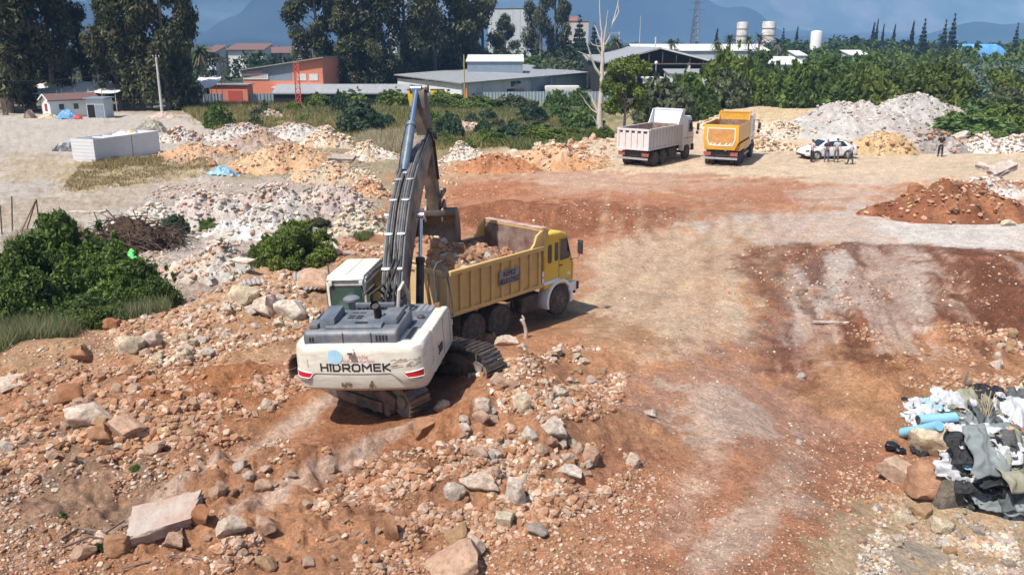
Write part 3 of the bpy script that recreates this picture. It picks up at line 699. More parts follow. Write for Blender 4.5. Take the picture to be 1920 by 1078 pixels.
for (xa, ta, xb, tb, hh) in ((-.26, .10, .16, .22, .14), (.03, .12, -.2, .24, .12), (.25, .08, .02, .26, .13), (-.1, .1, .26, .2, .15), (.3, .62, .22, .98, .16), (-.2, .56, -.3, .66, .14), (.24, .8, .3, 1.0, .2), (.05, .6, -.22, .68, .12)):
    b = MB(); p0, p3 = Vector(on_boom(xa, ta, .06)), Vector(on_boom(xb, tb, .06)); m1 = Vector(on_boom((xa + xb) / 2, (ta + tb) / 2, hh + .05))
    b.tube([p0 * (1 - t) ** 2 + m1 * 2 * t * (1 - t) + p3 * t * t for t in np.linspace(0, 1, 9)], .024, 8); b.build('rubber_hose', m_black, boom)
for t in (.16, .27, .40, .52):
    for xs_ in (-.24, .2): b = MB(); b.box(on_boom(xs_, t, .085), (.21, .07, .03), rot=(R(52 - 30 * t), 0, 0), bevel=.005); b.build('pipe_clamp', m_pipe, boom)
b = MB()
for s in (-1, 1): b.box((BX + s * .26, .42, 1.72), (.10, .8, .9), bevel=.04)
b.build('boom_bracket', m_darkgrey, ex)
b = MB(); b.box((BX - .10, -.72, 2.34), (.95, .14, .10), bevel=.015)
for x in (-.5, -.3, 0, .3): b.bar((BX + x, -.72, 2.3), (BX + x, -.66, 1.6), .06, .06)
b.build('valve_guard', m_slate, ex)
for (x0, x1) in ((-.45, -.28), (-.3, -.05), (.1, .1), (.28, .26), (.42, .38)):
    b = MB(); b.tube([(BX + x0, -.62, 1.9), (BX + x0, -.45, 2.5), (BX + x1, -.1, 2.65), on_boom(x1 * .8, .07, .09)], .032, 8); b.build('rubber_hose', m_black, ex)
b = MB(); b.tube([(BX + .40, -.55, 2.2), (BX + .44, -.5, 2.62), (BX + .50, -.3, 2.75), (BX + .55, -.1, 2.4), (BX + .5, .1, 2.0)], .045, 8); b.build('pale_hose', M('pale_hose', (.45, .40, .34), .6), ex)
# boom cylinders
for s in (-1, 1):
    a = Vector((BX + s * .48, 1.02, 1.32)); c = Vector((BX + s * .43, 2.30, 3.86)); mid = a.lerp(c, .60)
    b = MB(); b.tube([a, a.lerp(c, .56), a.lerp(c, .56), mid], [.105, .105, .125, .125], 16); cyl = b.build('boom_cylinder', m_black, ex)
    b = MB(); b.tube([mid, c], .052, 12); b.tube([c + Vector((-.09, 0, 0)), c + Vector((.09, 0, 0))], .10, 12); b.build('piston_rod', m_chrome, cyl)
# arm cylinder on top of the boom
AP = Vector((0, 5.36, 5.62)); AT = Vector((0, 5.10, 6.98)); AB = Vector((0, 5.86, 3.22))
a = Vector((BX - .12, 3.00, 4.86)); c = Vector((BX - .06, AT.y - .06, AT.z)); mid = a.lerp(c, .58)
b = MB(); b.tube([a.lerp(c, .03), a.lerp(c, .54)], .125, 18); b.tube([a.lerp(c, .54), mid], .15, 18); b.tube([a + Vector((-.16, 0, 0)), a + Vector((.16, 0, 0))], .10, 14); ac = b.build('arm_cylinder', m_cyl, ex)
b = MB(); b.tube([mid, c], .068, 14); b.tube([c + Vector((-.14, 0, 0)), c + Vector((.14, 0, 0))], .11, 14); b.build('piston_rod', M('blue_chrome_rod', (.24, .34, .50), .2, .7, var=.05), ac)
b = MB()
for s in (-1, 1): b.prism([(2.75, 4.55), (3.3, 4.95), (3.05, 5.02), (2.85, 4.95)], 'x', a.x + s * .15 - .025, a.x + s * .15 + .025)
b.build('cylinder_lug', m_boom, boom)
b = MB(); b.tube([a + Vector((-.15, .1, .1)), a.lerp(c, .3) + Vector((-.17, 0, .05)), a.lerp(c, .55) + Vector((-.14, 0, .02))], .022, 8); b.build('rubber_hose', m_black, ac)
# arm
ctr = [(AT.y, AT.z, .16), (AT.y + .08, AT.z - .45, .30), (AP.y + .06, AP.z, .36), (AP.y + .22, AP.z - .7, .30), (AB.y - .03, AB.z + .5, .20), (AB.y, AB.z, .14)]
u2, l2 = offs(ctr)
b = MB(); b.prism(l2 + u2[::-1], 'x', BX - .17, BX + .17, bevel=.015); arm = b.build('arm', m_boomtop, ex, 30)
b = MB()
for s in (-1, 1): b.tube([(BX + s * .20, AT.y, AT.z), (BX + s * .26, AT.y, AT.z)], .13, 14)
b.tube([(BX - .25, AB.y, AB.z), (BX + .25, AB.y, AB.z)], .10, 14); b.build('arm_pin', m_steel, arm)
for x in (.22, .26): 
    b = MB(); b.tube([(BX + x, AP.y - .3, AP.z + .15), (BX + x + .08, AP.y - .35, AP.z - .1), (BX + x + .02, AP.y, AP.z - .5), (BX + x, AB.y - .25, AB.z + 1.1)], .025, 8); b.build('rubber_hose', m_black, arm)
# bucket cylinder in front of the arm and linkage
a = Vector((BX, 5.72, 6.35)); c = Vector((BX, 6.42, 3.85)); mid = a.lerp(c, .62)
b = MB(); b.tube([a, mid], .105, 14); bc = b.build('bucket_cylinder', m_darkgrey, ex)
b = MB(); b.tube([mid, c], .055, 12); b.build('piston_rod', m_chrome, bc)
b = MB()
for s in (-1, 1): b.bar((BX + s * .24, AB.y - .02, AB.z + .55), c + Vector((s * .24, 0, 0)), .05, .16, .01)
b.bar(c, (BX, 6.25, 3.30), .26, .16, .02); b.tube([c + Vector((-.28, 0, 0)), c + Vector((.28, 0, 0))], .07, 12); b.build('bucket_linkage', m_steel, ex)
# bucket: mouth towards the machine
BW = .66
def sq(P): return [(5.60 + (y - 5.60) * .62, z) for y, z in P]
outer = [(5.78, 3.30), (6.30, 3.38), (6.62, 3.10), (6.72, 2.65), (6.55, 2.22), (6.20, 1.98), (5.60, 1.98)]
inner = [(5.62, 2.03), (6.18, 2.04), (6.49, 2.26), (6.65, 2.65), (6.56, 3.06), (6.28, 3.31), (5.78, 3.24)]
b = MB(); b.prism(sq(outer) + sq(inner), 'x', BX - BW, BX + BW); bk = b.build('bucket', m_steel, ex, 40)
side = [(5.70, 3.33), (6.30, 3.38), (6.62, 3.10), (6.72, 2.65), (6.55, 2.22), (6.20, 1.98), (5.58, 1.97), (5.52, 2.1), (5.66, 2.7), (5.66, 3.05)]
for s in (-1, 1):
    b = MB(); b.prism(sq(side), 'x', BX + s * BW - .025, BX + s * BW + .025); b.build('bucket_side', m_steel, bk)
b = MB(); b.box((BX, 5.72, 3.28), (1.36, .16, .16), bevel=.02); b.build('bucket_lip_beam', m_steel, bk)
b = MB()
for s in (-1, 1): b.prism([(5.66, 3.02), (6.3, 3.36), (6.15, 3.62), (5.85, 3.52), (5.68, 3.3)], 'x', BX + s * .26 - .03, BX + s * .26 + .03)
b.build('bucket_ear', m_steel, bk)
for k in range(5):
    b = MB(); b.box((BX - .54 + k * .27, 5.50, 2.0), (.10, .30, .09), bevel=.01, taper=(.8, .8)); b.build('bucket_tooth', m_steel, bk)

# ---- undercarriage, turned against the upper body
td = Vector((.77, -.64, 0)).normalized(); arot = atan2(td.y, td.x) + R(7.0)
def uc(p): return Matrix.Rotation(arot, 4, 'Z') @ Vector(p)
uc_m = Matrix.Rotation(arot, 4, 'Z')
TL, TR_, SH = 1.72, .46, .62
def track_path(n):
    L = 2 * (2 * TL) + 2 * pi * TR_; out = []
    for k in range(n):
        s = L * k / n
        if s < 2 * TL: out.append((-TL + s, 2 * TR_ + .03 - .05 * sin(pi * s / (2 * TL)), 0.))
        elif s < 2 * TL + pi * TR_:
            a = (s - 2 * TL) / TR_; out.append((TL + TR_ * sin(a), TR_ + .03 + TR_ * cos(a), a))
        elif s < 4 * TL + pi * TR_: out.append((TL - (s - 2 * TL - pi * TR_), .03, pi))
        else:
            a = (s - 4 * TL - pi * TR_) / TR_; out.append((-TL - TR_ * sin(a), TR_ + .03 - TR_ * cos(a), pi + a))
    return out
for s in (-1, 1):
    yc = s * 1.28; b = MB()
    for (x, z, a) in track_path(48):
        c = Vector((x, yc, z))
        b.box(c, (.185, SH, .035), rot=(0, a, 0))
        nx, nz = sin(a), cos(a)
        b.box(c + Vector((nx * .03 - cos(a) * .06, 0, nz * .03 + sin(a) * .06)), (.028, SH, .05), rot=(0, a, 0))
        b.box(c + Vector((nx * .025 + cos(a) * .05, 0, nz * .025 - sin(a) * .05)), (.024, SH, .04), rot=(0, a, 0))
    b.bm.transform(uc_m); tr = b.build('track_chain', m_track, ex, 0)
    b = MB(); b.prism([(-TL + .2, .25), (TL - .2, .25), (TL - .1, .55), (TL - .5, .72), (-TL + .5, .72), (-TL + .1, .55)], 'y', yc - .2, yc + .2, bevel=.03); b.prism([(-1.2, .15), (1.2, .15), (1.2, .4), (-1.2, .4)], 'y', yc - .27, yc + .27)
    b.bm.transform(uc_m); b.build('track_frame', m_frame, tr)
    for (x, nm) in ((TL, 'idler_wheel'), (-TL, 'drive_sprocket')):
        b = MB(); b.lathe([(.001, -.14), (.14, -.15), (.16, -.10), (.36, -.08), (.415, -.06), (.415, .06), (.36, .08), (.16, .10), (.14, .15), (.001, .14)], (x, yc, TR_ + .03), 'y', 26); b.bm.transform(uc_m); b.build(nm, M('dusty_wheel', (.20, .17, .15), .7, .2, dirt=(.40, .32, .25), damt=.7, ds=4), tr)
    for k in range(7):
        b = MB(); b.lathe([(.001, -.2), (.11, -.2), (.13, -.05), (.13, .05), (.11, .2), (.001, .2)], (-1.3 + k * .43, yc, .17), 'y', 14); b.bm.transform(uc_m); b.build('track_roller', m_frame, tr)
b = MB(); b.box((0, 0, .62), (1.6, 1.5, .36), bevel=.05); b.prism([(-.95, .50), (-.5, .75), (.5, .75), (.95, .50)], 'x', -.85, -.45); b.prism([(-.95, .50), (-.5, .75), (.5, .75), (.95, .50)], 'x', .45, .85)
b.bm.transform(uc_m); b.build('car_body', m_frame, ex)
b = MB(); b.lathe([(.001, .76), (.72, .76), (.72, 1.02), (.001, 1.02)], (0, 0, 0), 'z', 40); b.build('swing_ring', m_steel, ex)
# ------------------------------------------------------------------ tipper trucks
m_yel = M('sun_bleached_yellow', (.56, .37, .125), .5, var=.08, dirt=(.42, .28, .14), damt=.45, ds=2.0, dth=.5)
m_yel2 = M('cab_yellow', (.66, .43, .035), .38, var=.05, dirt=(.5, .36, .14), damt=.3, ds=2, dth=.55, coat=.2)
m_org = M('orange_yellow_paint', (.70, .37, .035), .42, var=.07, dirt=(.45, .25, .10), damt=.5, ds=1.6, dth=.52, coat=.1)
m_orgrust = M('scuffed_orange', (.60, .30, .06), .6, var=.2, dirt=(.45, .22, .11), damt=.75, ds=3.5, dth=.45)
m_greybed = M('weathered_grey_bed', (.55, .56, .57), .6, var=.08, dirt=(.45, .33, .27), damt=.5, ds=3, dth=.5, stretch=(3, 3, .6))
m_pinkbed = M('faded_tailgate', (.64, .60, .585), .6, var=.06, dirt=(.42, .28, .22), damt=.4, ds=3, dth=.55)
m_rustin = M('rusty_bed_inside', (.21, .12, .085), .65, .2, var=.25, dirt=(.42, .34, .3), damt=.6, ds=2.5, dth=.5)
m_chass = M('dusty_black_chassis', (.03, .028, .027), .75, var=.2, dirt=(.2, .14, .1), damt=.45, ds=4)
m_tyre = M('dusty_tyre', (.035, .032, .030), .85, var=.2, dirt=(.2, .145, .11), damt=.45, ds=5, dth=.5)
m_rim = M('dusty_rim', (.12, .10, .088), .65, .3, var=.2, dirt=(.36, .27, .2), damt=.5, ds=7)
m_wcab = M('white_cab_paint', (.72, .74, .78), .35, var=.04, dirt=(.5, .42, .35), damt=.35, ds=2.5, dth=.55, coat=.2)
m_silver = M('dull_aluminium', (.46, .46, .46), .45, .5, var=.15, dirt=(.4, .3, .22), damt=.4, ds=5)
m_tail = M('dusty_tail_lamp', (.30, .06, .05), .5, var=.2, dirt=(.38, .22, .17), damt=.5, ds=8)
m_tape = M('white_reflective_tape', (.82, .80, .74), .4, var=.05)

def wheel(par, x, y, r, w, dual=False, rimout=True):
    b = MB(); s = 1 if x > 0 else -1
    prof = [(.56 * r, -w / 2 + .01), (.62 * r, -w / 2), (.90 * r, -w / 2), (.975 * r, -w / 2 + .03), (r, -w / 2 + .06), (r, w / 2 - .06), (.975 * r, w / 2 - .03), (.90 * r, w / 2), (.62 * r, w / 2), (.56 * r, w / 2 - .01)]
    b.lathe(prof, (x, y, r), 'x', 32, cap=True)
    if dual: b.lathe(prof, (x - s * (w + .04), y, r), 'x', 28, cap=True)
    n = 34
    for k in range(n):
        a = 2 * pi * k / n
        for q in (-1, 1): b.box((x + q * w * .24, y + cos(a + q * .05) * r * .995, r + sin(a + q * .05) * r * .995), (w * .40, .05, .02), rot=(a - pi / 2, 0, 0))
    wo = b.build('wheel', m_tyre, par, 40)
    b = MB(); e = x + s * w / 2
    if dual: pr = [(.56 * r, .0), (.52 * r, -.02), (.48 * r, -.16), (.30 * r, -.18), (.26 * r, -.10), (.14 * r, -.06), (.001, -.06)]
    else: pr = [(.56 * r, .0), (.52 * r, .0), (.46 * r, -.04), (.40 * r, .01), (.30 * r, .05), (.22 * r, .05), (.18 * r, .09), (.001, .09)]
    b.lathe([(p, s * h) for p, h in pr], (e, y, r), 'x', 28)
    for k in range(8):
        a = 2 * pi * k / 8; q = (-.10 if dual else .055) * s
        b.lathe([(.001, 0), (.022, 0), (.022, s * .04), (.001, s * .04)], (e + q, y + cos(a) * .30 * r, r + sin(a) * .30 * r), 'x', 8)
    b.build('rim', m_rim, wo, 40)
    return wo

def wall(b, x0, x1, y0, y1, z0, z1): b.box(((x0 + x1) / 2, (y0 + y1) / 2, (z0 + z1) / 2), (abs(x1 - x0), abs(y1 - y0), abs(z1 - z0)))

# ================================================= the yellow truck being loaded
ang1 = -R(41.2)
t1 = empty('dump_truck', (-2.62, 23.19, .2), ang1, 'faded yellow old tipper truck with an upright rounded cab being filled beside the excavator', 'truck')
BL, ZB, ZT, HW = 4.02, 1.12, 2.42, 1.2
b = MB(); wall(b, -HW, HW, 0.05, BL, ZB, ZB + .1)
for s in (-1, 1):
    wall(b, s * (HW - .05), s * HW, .0, BL, ZB, ZT)
b.m(0)
for s in (-1, 1):
    b.box((s * (HW + .02), BL / 2, ZT - .06), (.12, BL, .13), bevel=.012); b.box((s * (HW + .012), BL / 2, ZB + .06), (.09, BL, .12), bevel=.012)
    for k in range(9):
        y = .42 + k * (BL - .60) / 8
        b.prism([(y - .055, ZB + .1), (y + .055, ZB + .1), (y + .05, ZT - .1), (y - .05, ZT - .1)], 'x', s * HW, s * (HW + .055), bevel=.008)
body1 = b.build('dump_body', m_yel, t1, 30)
b = MB()
for s in (-1, 1): wall(b, s * (HW - .056), s * (HW - .051), .06, BL - .06, ZB + .1, ZT + .002)
b.box((0, BL - .03, (ZB + 2.86) / 2), (2.4, .06, 2.86 - ZB)); b.build('bed_lining', m_rustin, body1)
b = MB()                                     # raised front guard and its stepped side wings
b.box((0, BL + .06, 2.50), (2.5, .10, .86), bevel=.01); b.box((0, BL + .12, 2.90), (2.5, .34, .06), bevel=.01)
for s in (-1, 1): b.prism([(3.42, ZT - .05), (BL + .12, ZT - .05), (BL + .28, 2.92), (3.95, 2.90), (3.72, 2.78), (3.62, 2.55)], 'x', s * (HW - .045), s * (HW + .03), bevel=.008)
b.build('front_guard', m_yel, body1, 30)
b = MB(); b.box((0, BL + .10, 2.952), (2.44, .30, .03)); b.build('guard_cap', M('rust_red_ledge', (.38, .22, .18), .7, var=.25, dirt=(.6, .48, .42), damt=.6, ds=3), body1)
b = MB(); b.box((0, -.02, (ZB + ZT) / 2 - .02), (2.36, .05, ZT - ZB - .06)); b.box((0, -.045, ZT - .09), (2.40, .10, .14), bevel=.01); b.box((0, -.045, ZB + .06), (2.40, .10, .12), bevel=.01)
for x in (-1.15, -.77, -.39, 0, .39, .77, 1.15): b.box((x, -.06, (ZB + ZT) / 2), (.11, .07, ZT - ZB - .2), bevel=.008)
b.build('tailgate', M('tailgate_tan', (.60, .42, .20), .5, var=.08, dirt=(.5, .36, .22), damt=.4, ds=2), body1, 30)
sg = MB(); sg.box((HW + .062, 2.42, 1.80), (.012, .88, .44)); sgo = sg.build('sign_plate', M('grey_sign', (.23, .21, .23), .6, var=.1, dirt=(.36, .3, .27), damt=.4, ds=4), body1)
for (tx, z, sx) in (('KEPEZ', 1.905, .94), ('BELEDİYESİ', 1.69, .80)):
    me = text_mesh(tx, .205, sx, .004, .003)
    for v in me.vertices: v.co = Vector((HW + .072 + v.co.z, 2.42 + v.co.x, z + v.co.y))
    np_obj('lettering', me, m_ink, sgo)
b = MB(); wall(b, -.45, -.30, .1, 5.6, .80, 1.05); wall(b, .30, .45, .1, 5.6, .80, 1.05); wall(b, -.3, .3, .15, .3, .75, 1.0); wall(b, -.9, .9, .05, .12, .62, .82)
for y in (1.0, 2.1, 4.95): b.tube([(-.95, y, .49), (.95, y, .49)], .09, 10)
b.box((0, 1.55, .55), (.4, .5, .3)); ch1 = b.build('chassis', m_chass, t1)
b = MB(); b.box((.88, 3.55, .68), (.50, .80, .50), bevel=.04); b.build('fuel_tank', m_chass, ch1)
b = MB(); b.box((-.88, 3.4, .68), (.50, .90, .50), bevel=.04); b.build('tool_box', m_chass, ch1)
b = MB(); b.bar((1.02, 2.75, 1.1), (.98, 2.95, .45), .05, .03); b.build('mudguard_stay', m_chass, ch1)
b = MB(); b.bar((1.0, .35, 1.1), (1.0, .3, .5), .5, .02); b.build('mud_flap', m_chass, ch1)
for y in (1.0, 2.1):
    for s in (-1, 1): wheel(t1, s * 1.05, y, .49, .27, True)
for s in (-1, 1): wheel(t1, s * 1.06, 4.95, .50, .27)
# cab
b = MB()
cp = [(4.20, .95), (4.50, .95), (5.42, .95), (5.72, .98), (5.76, 1.55), (5.60, 1.80), (5.42, 2.44), (5.30, 2.62), (5.05, 2.72), (4.50, 2.74), (4.28, 2.66), (4.20, 2.5)]
b.prism(cp, 'x', -1.14, 1.14, bevel=.10, seg=4); cab1 = b.build('cab', m_yel2, t1, 40)
def win(par, pts, x, mat=m_glass, nm='side_window'):
    q = MB(); s = 1 if x > 0 else -1; q.prism(pts, 'x', x - .03 * s, x + .008 * s); return q.build(nm, mat, par)
for s in (-1, 1):
    win(cab1, [(4.98, 1.78), (5.44, 1.78), (5.50, 1.88), (5.34, 2.42), (5.26, 2.46), (4.98, 2.46)], s * 1.14)
    win(cab1, rrect(4.70, 4.88, 1.80, 2.40, .075), s * 1.14); win(cab1, rrect(4.36, 4.56, 1.78, 2.38, .075), s * 1.14)
b = MB(); b.poly([(-1.0, 5.655, 1.80), (1.0, 5.655, 1.80), (.98, 5.475, 2.46), (-.98, 5.475, 2.46)], [(0, 1, 2, 3)]); b.build('windscreen', m_glass, cab1, 0)
b = MB()
for s in (-1, 1):
    pts = [(4.93, 1.10), (4.93, 2.50), (5.30, 2.50), (5.55, 1.82), (5.60, 1.60), (5.60, 1.10), (4.93, 1.10)]
    b.tube([(s * 1.142, p[0], p[1]) for p in pts], .007, 5)
d1 = b.build('door_gap', m_ink, cab1)
b = MB(); b.box((1.155, 5.02, 1.62), (.03, .14, .035), bevel=.008); b.build('door_handle', m_ink, cab1)
b = MB()
for s in (-1, 1):
    b.tube([(s * 1.12, 5.50, 1.72), (s * 1.30, 5.72, 1.75), (s * 1.36, 5.74, 1.95)], .014, 6); b.box((s * 1.36, 5.74, 2.12), (.20, .05, .46), bevel=.025)
b.build('wing_mirror', m_black, cab1)
for s in (-1, 1):
    b = MB(); n = 14; arc_o = []; arc_i = []
    for k in range(n + 1):
        a = R(-20 + 220 * k / n); arc_o.append((4.95 + .68 * cos(a), .52 + .66 * sin(a))); arc_i.append((4.95 + .56 * cos(a), .52 + .56 * sin(a)))
    arc_o[-1] = (4.95 - .62, .30); arc_i[-1] = (4.95 - .54, .30)
    b.prism(arc_o + arc_i[::-1], 'x', s * .80, s * 1.20, bevel=.02); b.box((s * 1.0, 4.55, 1.17), (.36, .8, .12), bevel=.04)
    b.build('front_fender', m_white, t1, 40)
b = MB(); b.tube([(1.02, 4.14, 1.18), (1.02, 4.14, 1.36)], .13, 14); b.tube([(1.02, 4.14, 1.40), (1.02, 4.14, 1.58)], .13, 14); b.tube([(1.02, 4.14, 1.12), (1.02, 4.14, 1.64)], .05, 10); b.build('air_filter', m_white, t1, 40)
b = MB(); b.box((0, 5.82, .78), (2.36, .16, .34), bevel=.05); b.box((1.10, 5.62, .80), (.16, .4, .30), bevel=.04); b.box((-1.10, 5.62, .80), (.16, .4, .30), bevel=.04); bp1 = b.build('bumper', m_white, t1, 40)
b = MB(); b.box((1.19, 5.86, .80), (.05, .10, .26), bevel=.02); b.box((0, 5.86, .56), (2.2, .06, .10)); b.build('bumper_strip', m_black, bp1)
for s in (-1, 1):
    b = MB(); b.lathe([(.001, .05), (.09, .04), (.10, 0), (.001, 0)], (s * .85, 5.77, 1.18), 'y', 16); b.build('headlight', m_silver, cab1)
b = MB(); b.box((.8, 5.74, 1.33), (.34, .04, .10), bevel=.01); b.box((1.146, 5.45, 1.28), (.01, .16, .10)); b.build('side_marker', m_white, cab1)

# ================================================= parked trucks
def far_truck(name, px, py, ang, label, style):
    p = Gp(px, py); r = empty('dump_truck', p, ang, label, 'truck')
    grey = style == 'grey'; bm_, tm_, cm_ = (m_greybed, m_pinkbed, m_wcab) if grey else (m_org, m_org, m_wcab)
    L, zb, zt, hw = (5.3, 1.22, 2.72, 1.25) if grey else (4.9, 1.22, 3.0, 1.25)
    b = MB()
    if grey:
        wall(b, -hw, hw, .05, L, zb, zb + .1)
        for s in (-1, 1):
            wall(b, s * (hw - .05), s * hw, 0, L, zb, zt); b.box((s * (hw + .02), L / 2, zt - .05), (.11, L, .12)); b.box((s * (hw + .015), L / 2, zb + .05), (.08, L, .1))
            for k in range(11): b.box((s * (hw + .025), .25 + k * (L - .5) / 10, (zb + zt) / 2), (.05, .10, zt - zb - .2))
    else:
        for s in (-1, 1):
            b.prism([(s * .80, zb), (s * .86, zb), (s * (hw + .04), zb + .62), (s * hw, zt), (s * (hw - .06), zt), (s * (hw - .02), zb + .62)], 'y', 0, L)
            b.box((s * (hw), L / 2, zt - .06), (.12, L, .12)); b.prism([(s * .78, zb - .08), (s * 1.24, zb - .1), (s * (hw + .06), zb + .45), (s * 1.0, zb + .2)], 'y', .4, L - .1)
        wall(b, -.85, .85, .05, L, zb, zb + .08)
    bo = b.build('dump_body', bm_, r, 30)
    b = MB(); top = 3.75 if grey else 3.55
    b.box((0, L - .03, (zb + zt) / 2), (2 * hw - .1, .06, zt - zb))
    b.prism([(-hw + .08, zt - .2), (hw - .08, zt - .2), (hw - .16, top), (-hw + .16, top)], 'y', L, L + .07); b.box((0, L + .25, top), (2.3, .55, .07))
    for s in (-1, 1):
        if grey: b.prism([(L - .75, zt - .05), (L + .05, zt - .05), (L + .45, top), (L - .05, top)], 'x', s * (hw - .06), s * (hw - .01))
        else: b.prism([(L - .25, zt - .05), (L + .05, zt - .05), (L + .45, top), (L - .0, top)], 'x', s * (hw - .14), s * (hw - .09))
    b.build('front_guard', m_white if grey else m_org, bo, 30)
    b = MB()
    for s in (-1, 1): b.box((s * (hw - .062), L / 2, zt - .35), (.012, L - .2, .66))
    b.box((0, L - .07, zt - .4), (2.2, .012, .8)); b.build('bed_lining', m_rustin, bo)
    b = MB()
    if grey:
        b.box((0, -.03, (zb + zt) / 2), (2.44, .06, zt - zb)); b.box((0, -.08, zt - .07), (2.52, .10, .14)); b.box((0, -.08, zb + .06), (2.52, .10, .12))
        for x in (-1.2, -.72, -.24, .24, .72, 1.2): b.box((x, -.08, (zb + zt) / 2), (.13 if abs(x) > 1 else .20, .08, zt - zb - .2))
        b.build('tailgate', tm_, bo)
        b = MB()
        for x in (-.96, -.48, 0, .48, .96): b.box((x, -.064, zt - .24), (.24, .006, .14))
        b.build('tailgate_slot', m_chass, bo)
    else:
        P = [(-.98, zb), (.98, zb), (1.27, zb + .62), (1.22, zt), (-1.22, zt), (-1.27, zb + .62)]
        b.prism(P, 'y', -.10, -.02, bevel=.02); g = b.build('tailgate', tm_, bo, 30)
        P2 = [(-.80, zb + .32), (.80, zb + .32), (.98, zb + .75), (.96, zt - .26), (-.96, zt - .26), (-.98, zb + .75)]
        b = MB(); b.prism(P2, 'y', -.112, -.10); b.build('gate_panel', m_orgrust, g)
        b = MB()
        for i in range(len(P2)):
            a, c = P2[i], P2[(i + 1) % len(P2)]; b.bar((a[0], -.116, a[1]), (c[0], -.116, c[1]), .012, .065)
        b.build('reflective_frame', m_tape, g)
        b = MB()
        for x in (-.70, -.45, -.1, .35, .62): b.prism([(x - .10, zb + .36), (x + .02, zb + .36), (x + .14, zb + .52), (x + .04, zb + .50)], 'y', -.122, -.112)
        b.build('hazard_stripe', m_tape, g)
        me = text_mesh('TİPPER', .30, 1.2, .004, .003); bpy.data.meshes.remove(me)
        b = MB()
        for k in range(6): b.box((hw + .012, 1.5 + k * .36, 2.28), (.012, .24, .20), rot=(0, R(-4), 0))
        b.build('faded_lettering', M('faded_mark', (.42, .26, .09), .6), bo)
    # chassis, lamps, bar
    b = MB(); wall(b, -.45, -.30, .1, 7.2, .85, 1.1); wall(b, .30, .45, .1, 7.2, .85, 1.1); wall(b, -.95, .95, .12, .2, .75, 1.12)
    for y in (1.15, 2.45, 6.35): b.tube([(-.95, y, .52), (.95, y, .52)], .1, 8)
    b.box((.0, 1.8, .6), (.5, .8, .4)); b.box((.85, 4.2, .75), (.55, 1.3, .6)); b.box((-.85, 4.2, .75), (.55, 1.3, .6))
    c_ = b.build('chassis', m_chass, r)
    b = MB(); b.box((0, -.10, .62), (2.46, .10, .14)); b.build('underrun_bar', m_silver, c_)
    for s in (-1, 1):
        b = MB(); b.box((s * .95, .06, .92), (.52, .10, .28)); b.build('tail_lamp', m_tail, c_)
    for y in (1.15, 2.45):
        for s in (-1, 1): wheel(r, s * 1.08, y, .53, .29, True)
    for s in (-1, 1): wheel(r, s * 1.09, 6.35, .53, .30)
    if not grey:
        b = MB(); wall(b, 1.10, 1.14, 3.3, 5.5, .55, .66); wall(b, 1.10, 1.14, 3.3, 5.5, .95, 1.06); b.build('side_rail', m_silver, c_)
    # cab
    b = MB(); y0 = L + .35; y1 = 7.55
    cp = [(y0, 1.05), (y1, 1.05), (y1 + .05, 1.75), (y1 - .06, 2.1), (y1 - .42, 2.98), (y1 - .62, 3.22), (y0 + .3, 3.28), (y0, 3.15)]
    b.prism(cp, 'x', -1.20, 1.20, bevel=.09, seg=3); cb_ = b.build('cab', cm_, r, 40)
    for s in (-1, 1):
        win(cb_, [(6.55, 2.02), (7.28, 2.02), (7.36, 2.14), (7.10, 2.86), (6.55, 2.92)], s * 1.20)
        b = MB(); arc = [(6.35 + .72 * cos(R(a)), .70 + .72 * sin(R(a))) for a in range(0, 181, 15)]; ai = [(6.35 + .60 * cos(R(a)), .66 + .60 * sin(R(a))) for a in range(180, -1, -15)]
        b.prism(arc + ai, 'x', s * .85, s * 1.235, bevel=.01); b.build('wheel_arch', cm_ if grey else m_chass, r, 40)
    b = MB(); b.poly([(-1.05, y1 - .03, 2.12), (1.05, y1 - .03, 2.12), (1.0, y1 - .36, 2.95), (-1.0, y1 - .36, 2.95)], [(0, 1, 2, 3)]); b.build('windscreen', m_glass, cb_, 0)
    b = MB(); b.box((0, y1 + .05, .80), (2.4, .2, .5), bevel=.06); b.build('bumper', m_chass, r)
    for s in (-1, 1):
        b = MB(); b.tube([(s * 1.18, y1 - .25, 2.75), (s * 1.45, y1 + .05, 2.80), (s * 1.50, y1 + .05, 2.55)], .025, 6); b.box((s * 1.50, y1 + .05, 2.35), (.22, .09, .52), bevel=.03); b.box((s * 1.46, y1 + .03, 1.92), (.20, .08, .24), bevel=.03); b.build('wing_mirror', m_black, cb_)
    b = MB()
    for s in (-1, 1): b.bar((s * 1.206, 6.45, 1.3), (s * 1.206, 6.45, 2.95), .006, .012)
    b.bar((1.206, y0 + .1, 1.62), (1.206, y1 - .1, 1.58), .008, .03); b.build('door_gap', m_rim, cb_)
    return r
# rear corner points: middle of the tail at the ground
tw = far_truck('grey', 1186, 313, -R(36), 'white cabbed tipper truck with a weathered grey bed parked by the pale rocks', 'grey')
ty = far_truck('orange', 1349, 313, -R(24), 'orange yellow tipper truck with a white cab and white framed tailgate', 'orange')
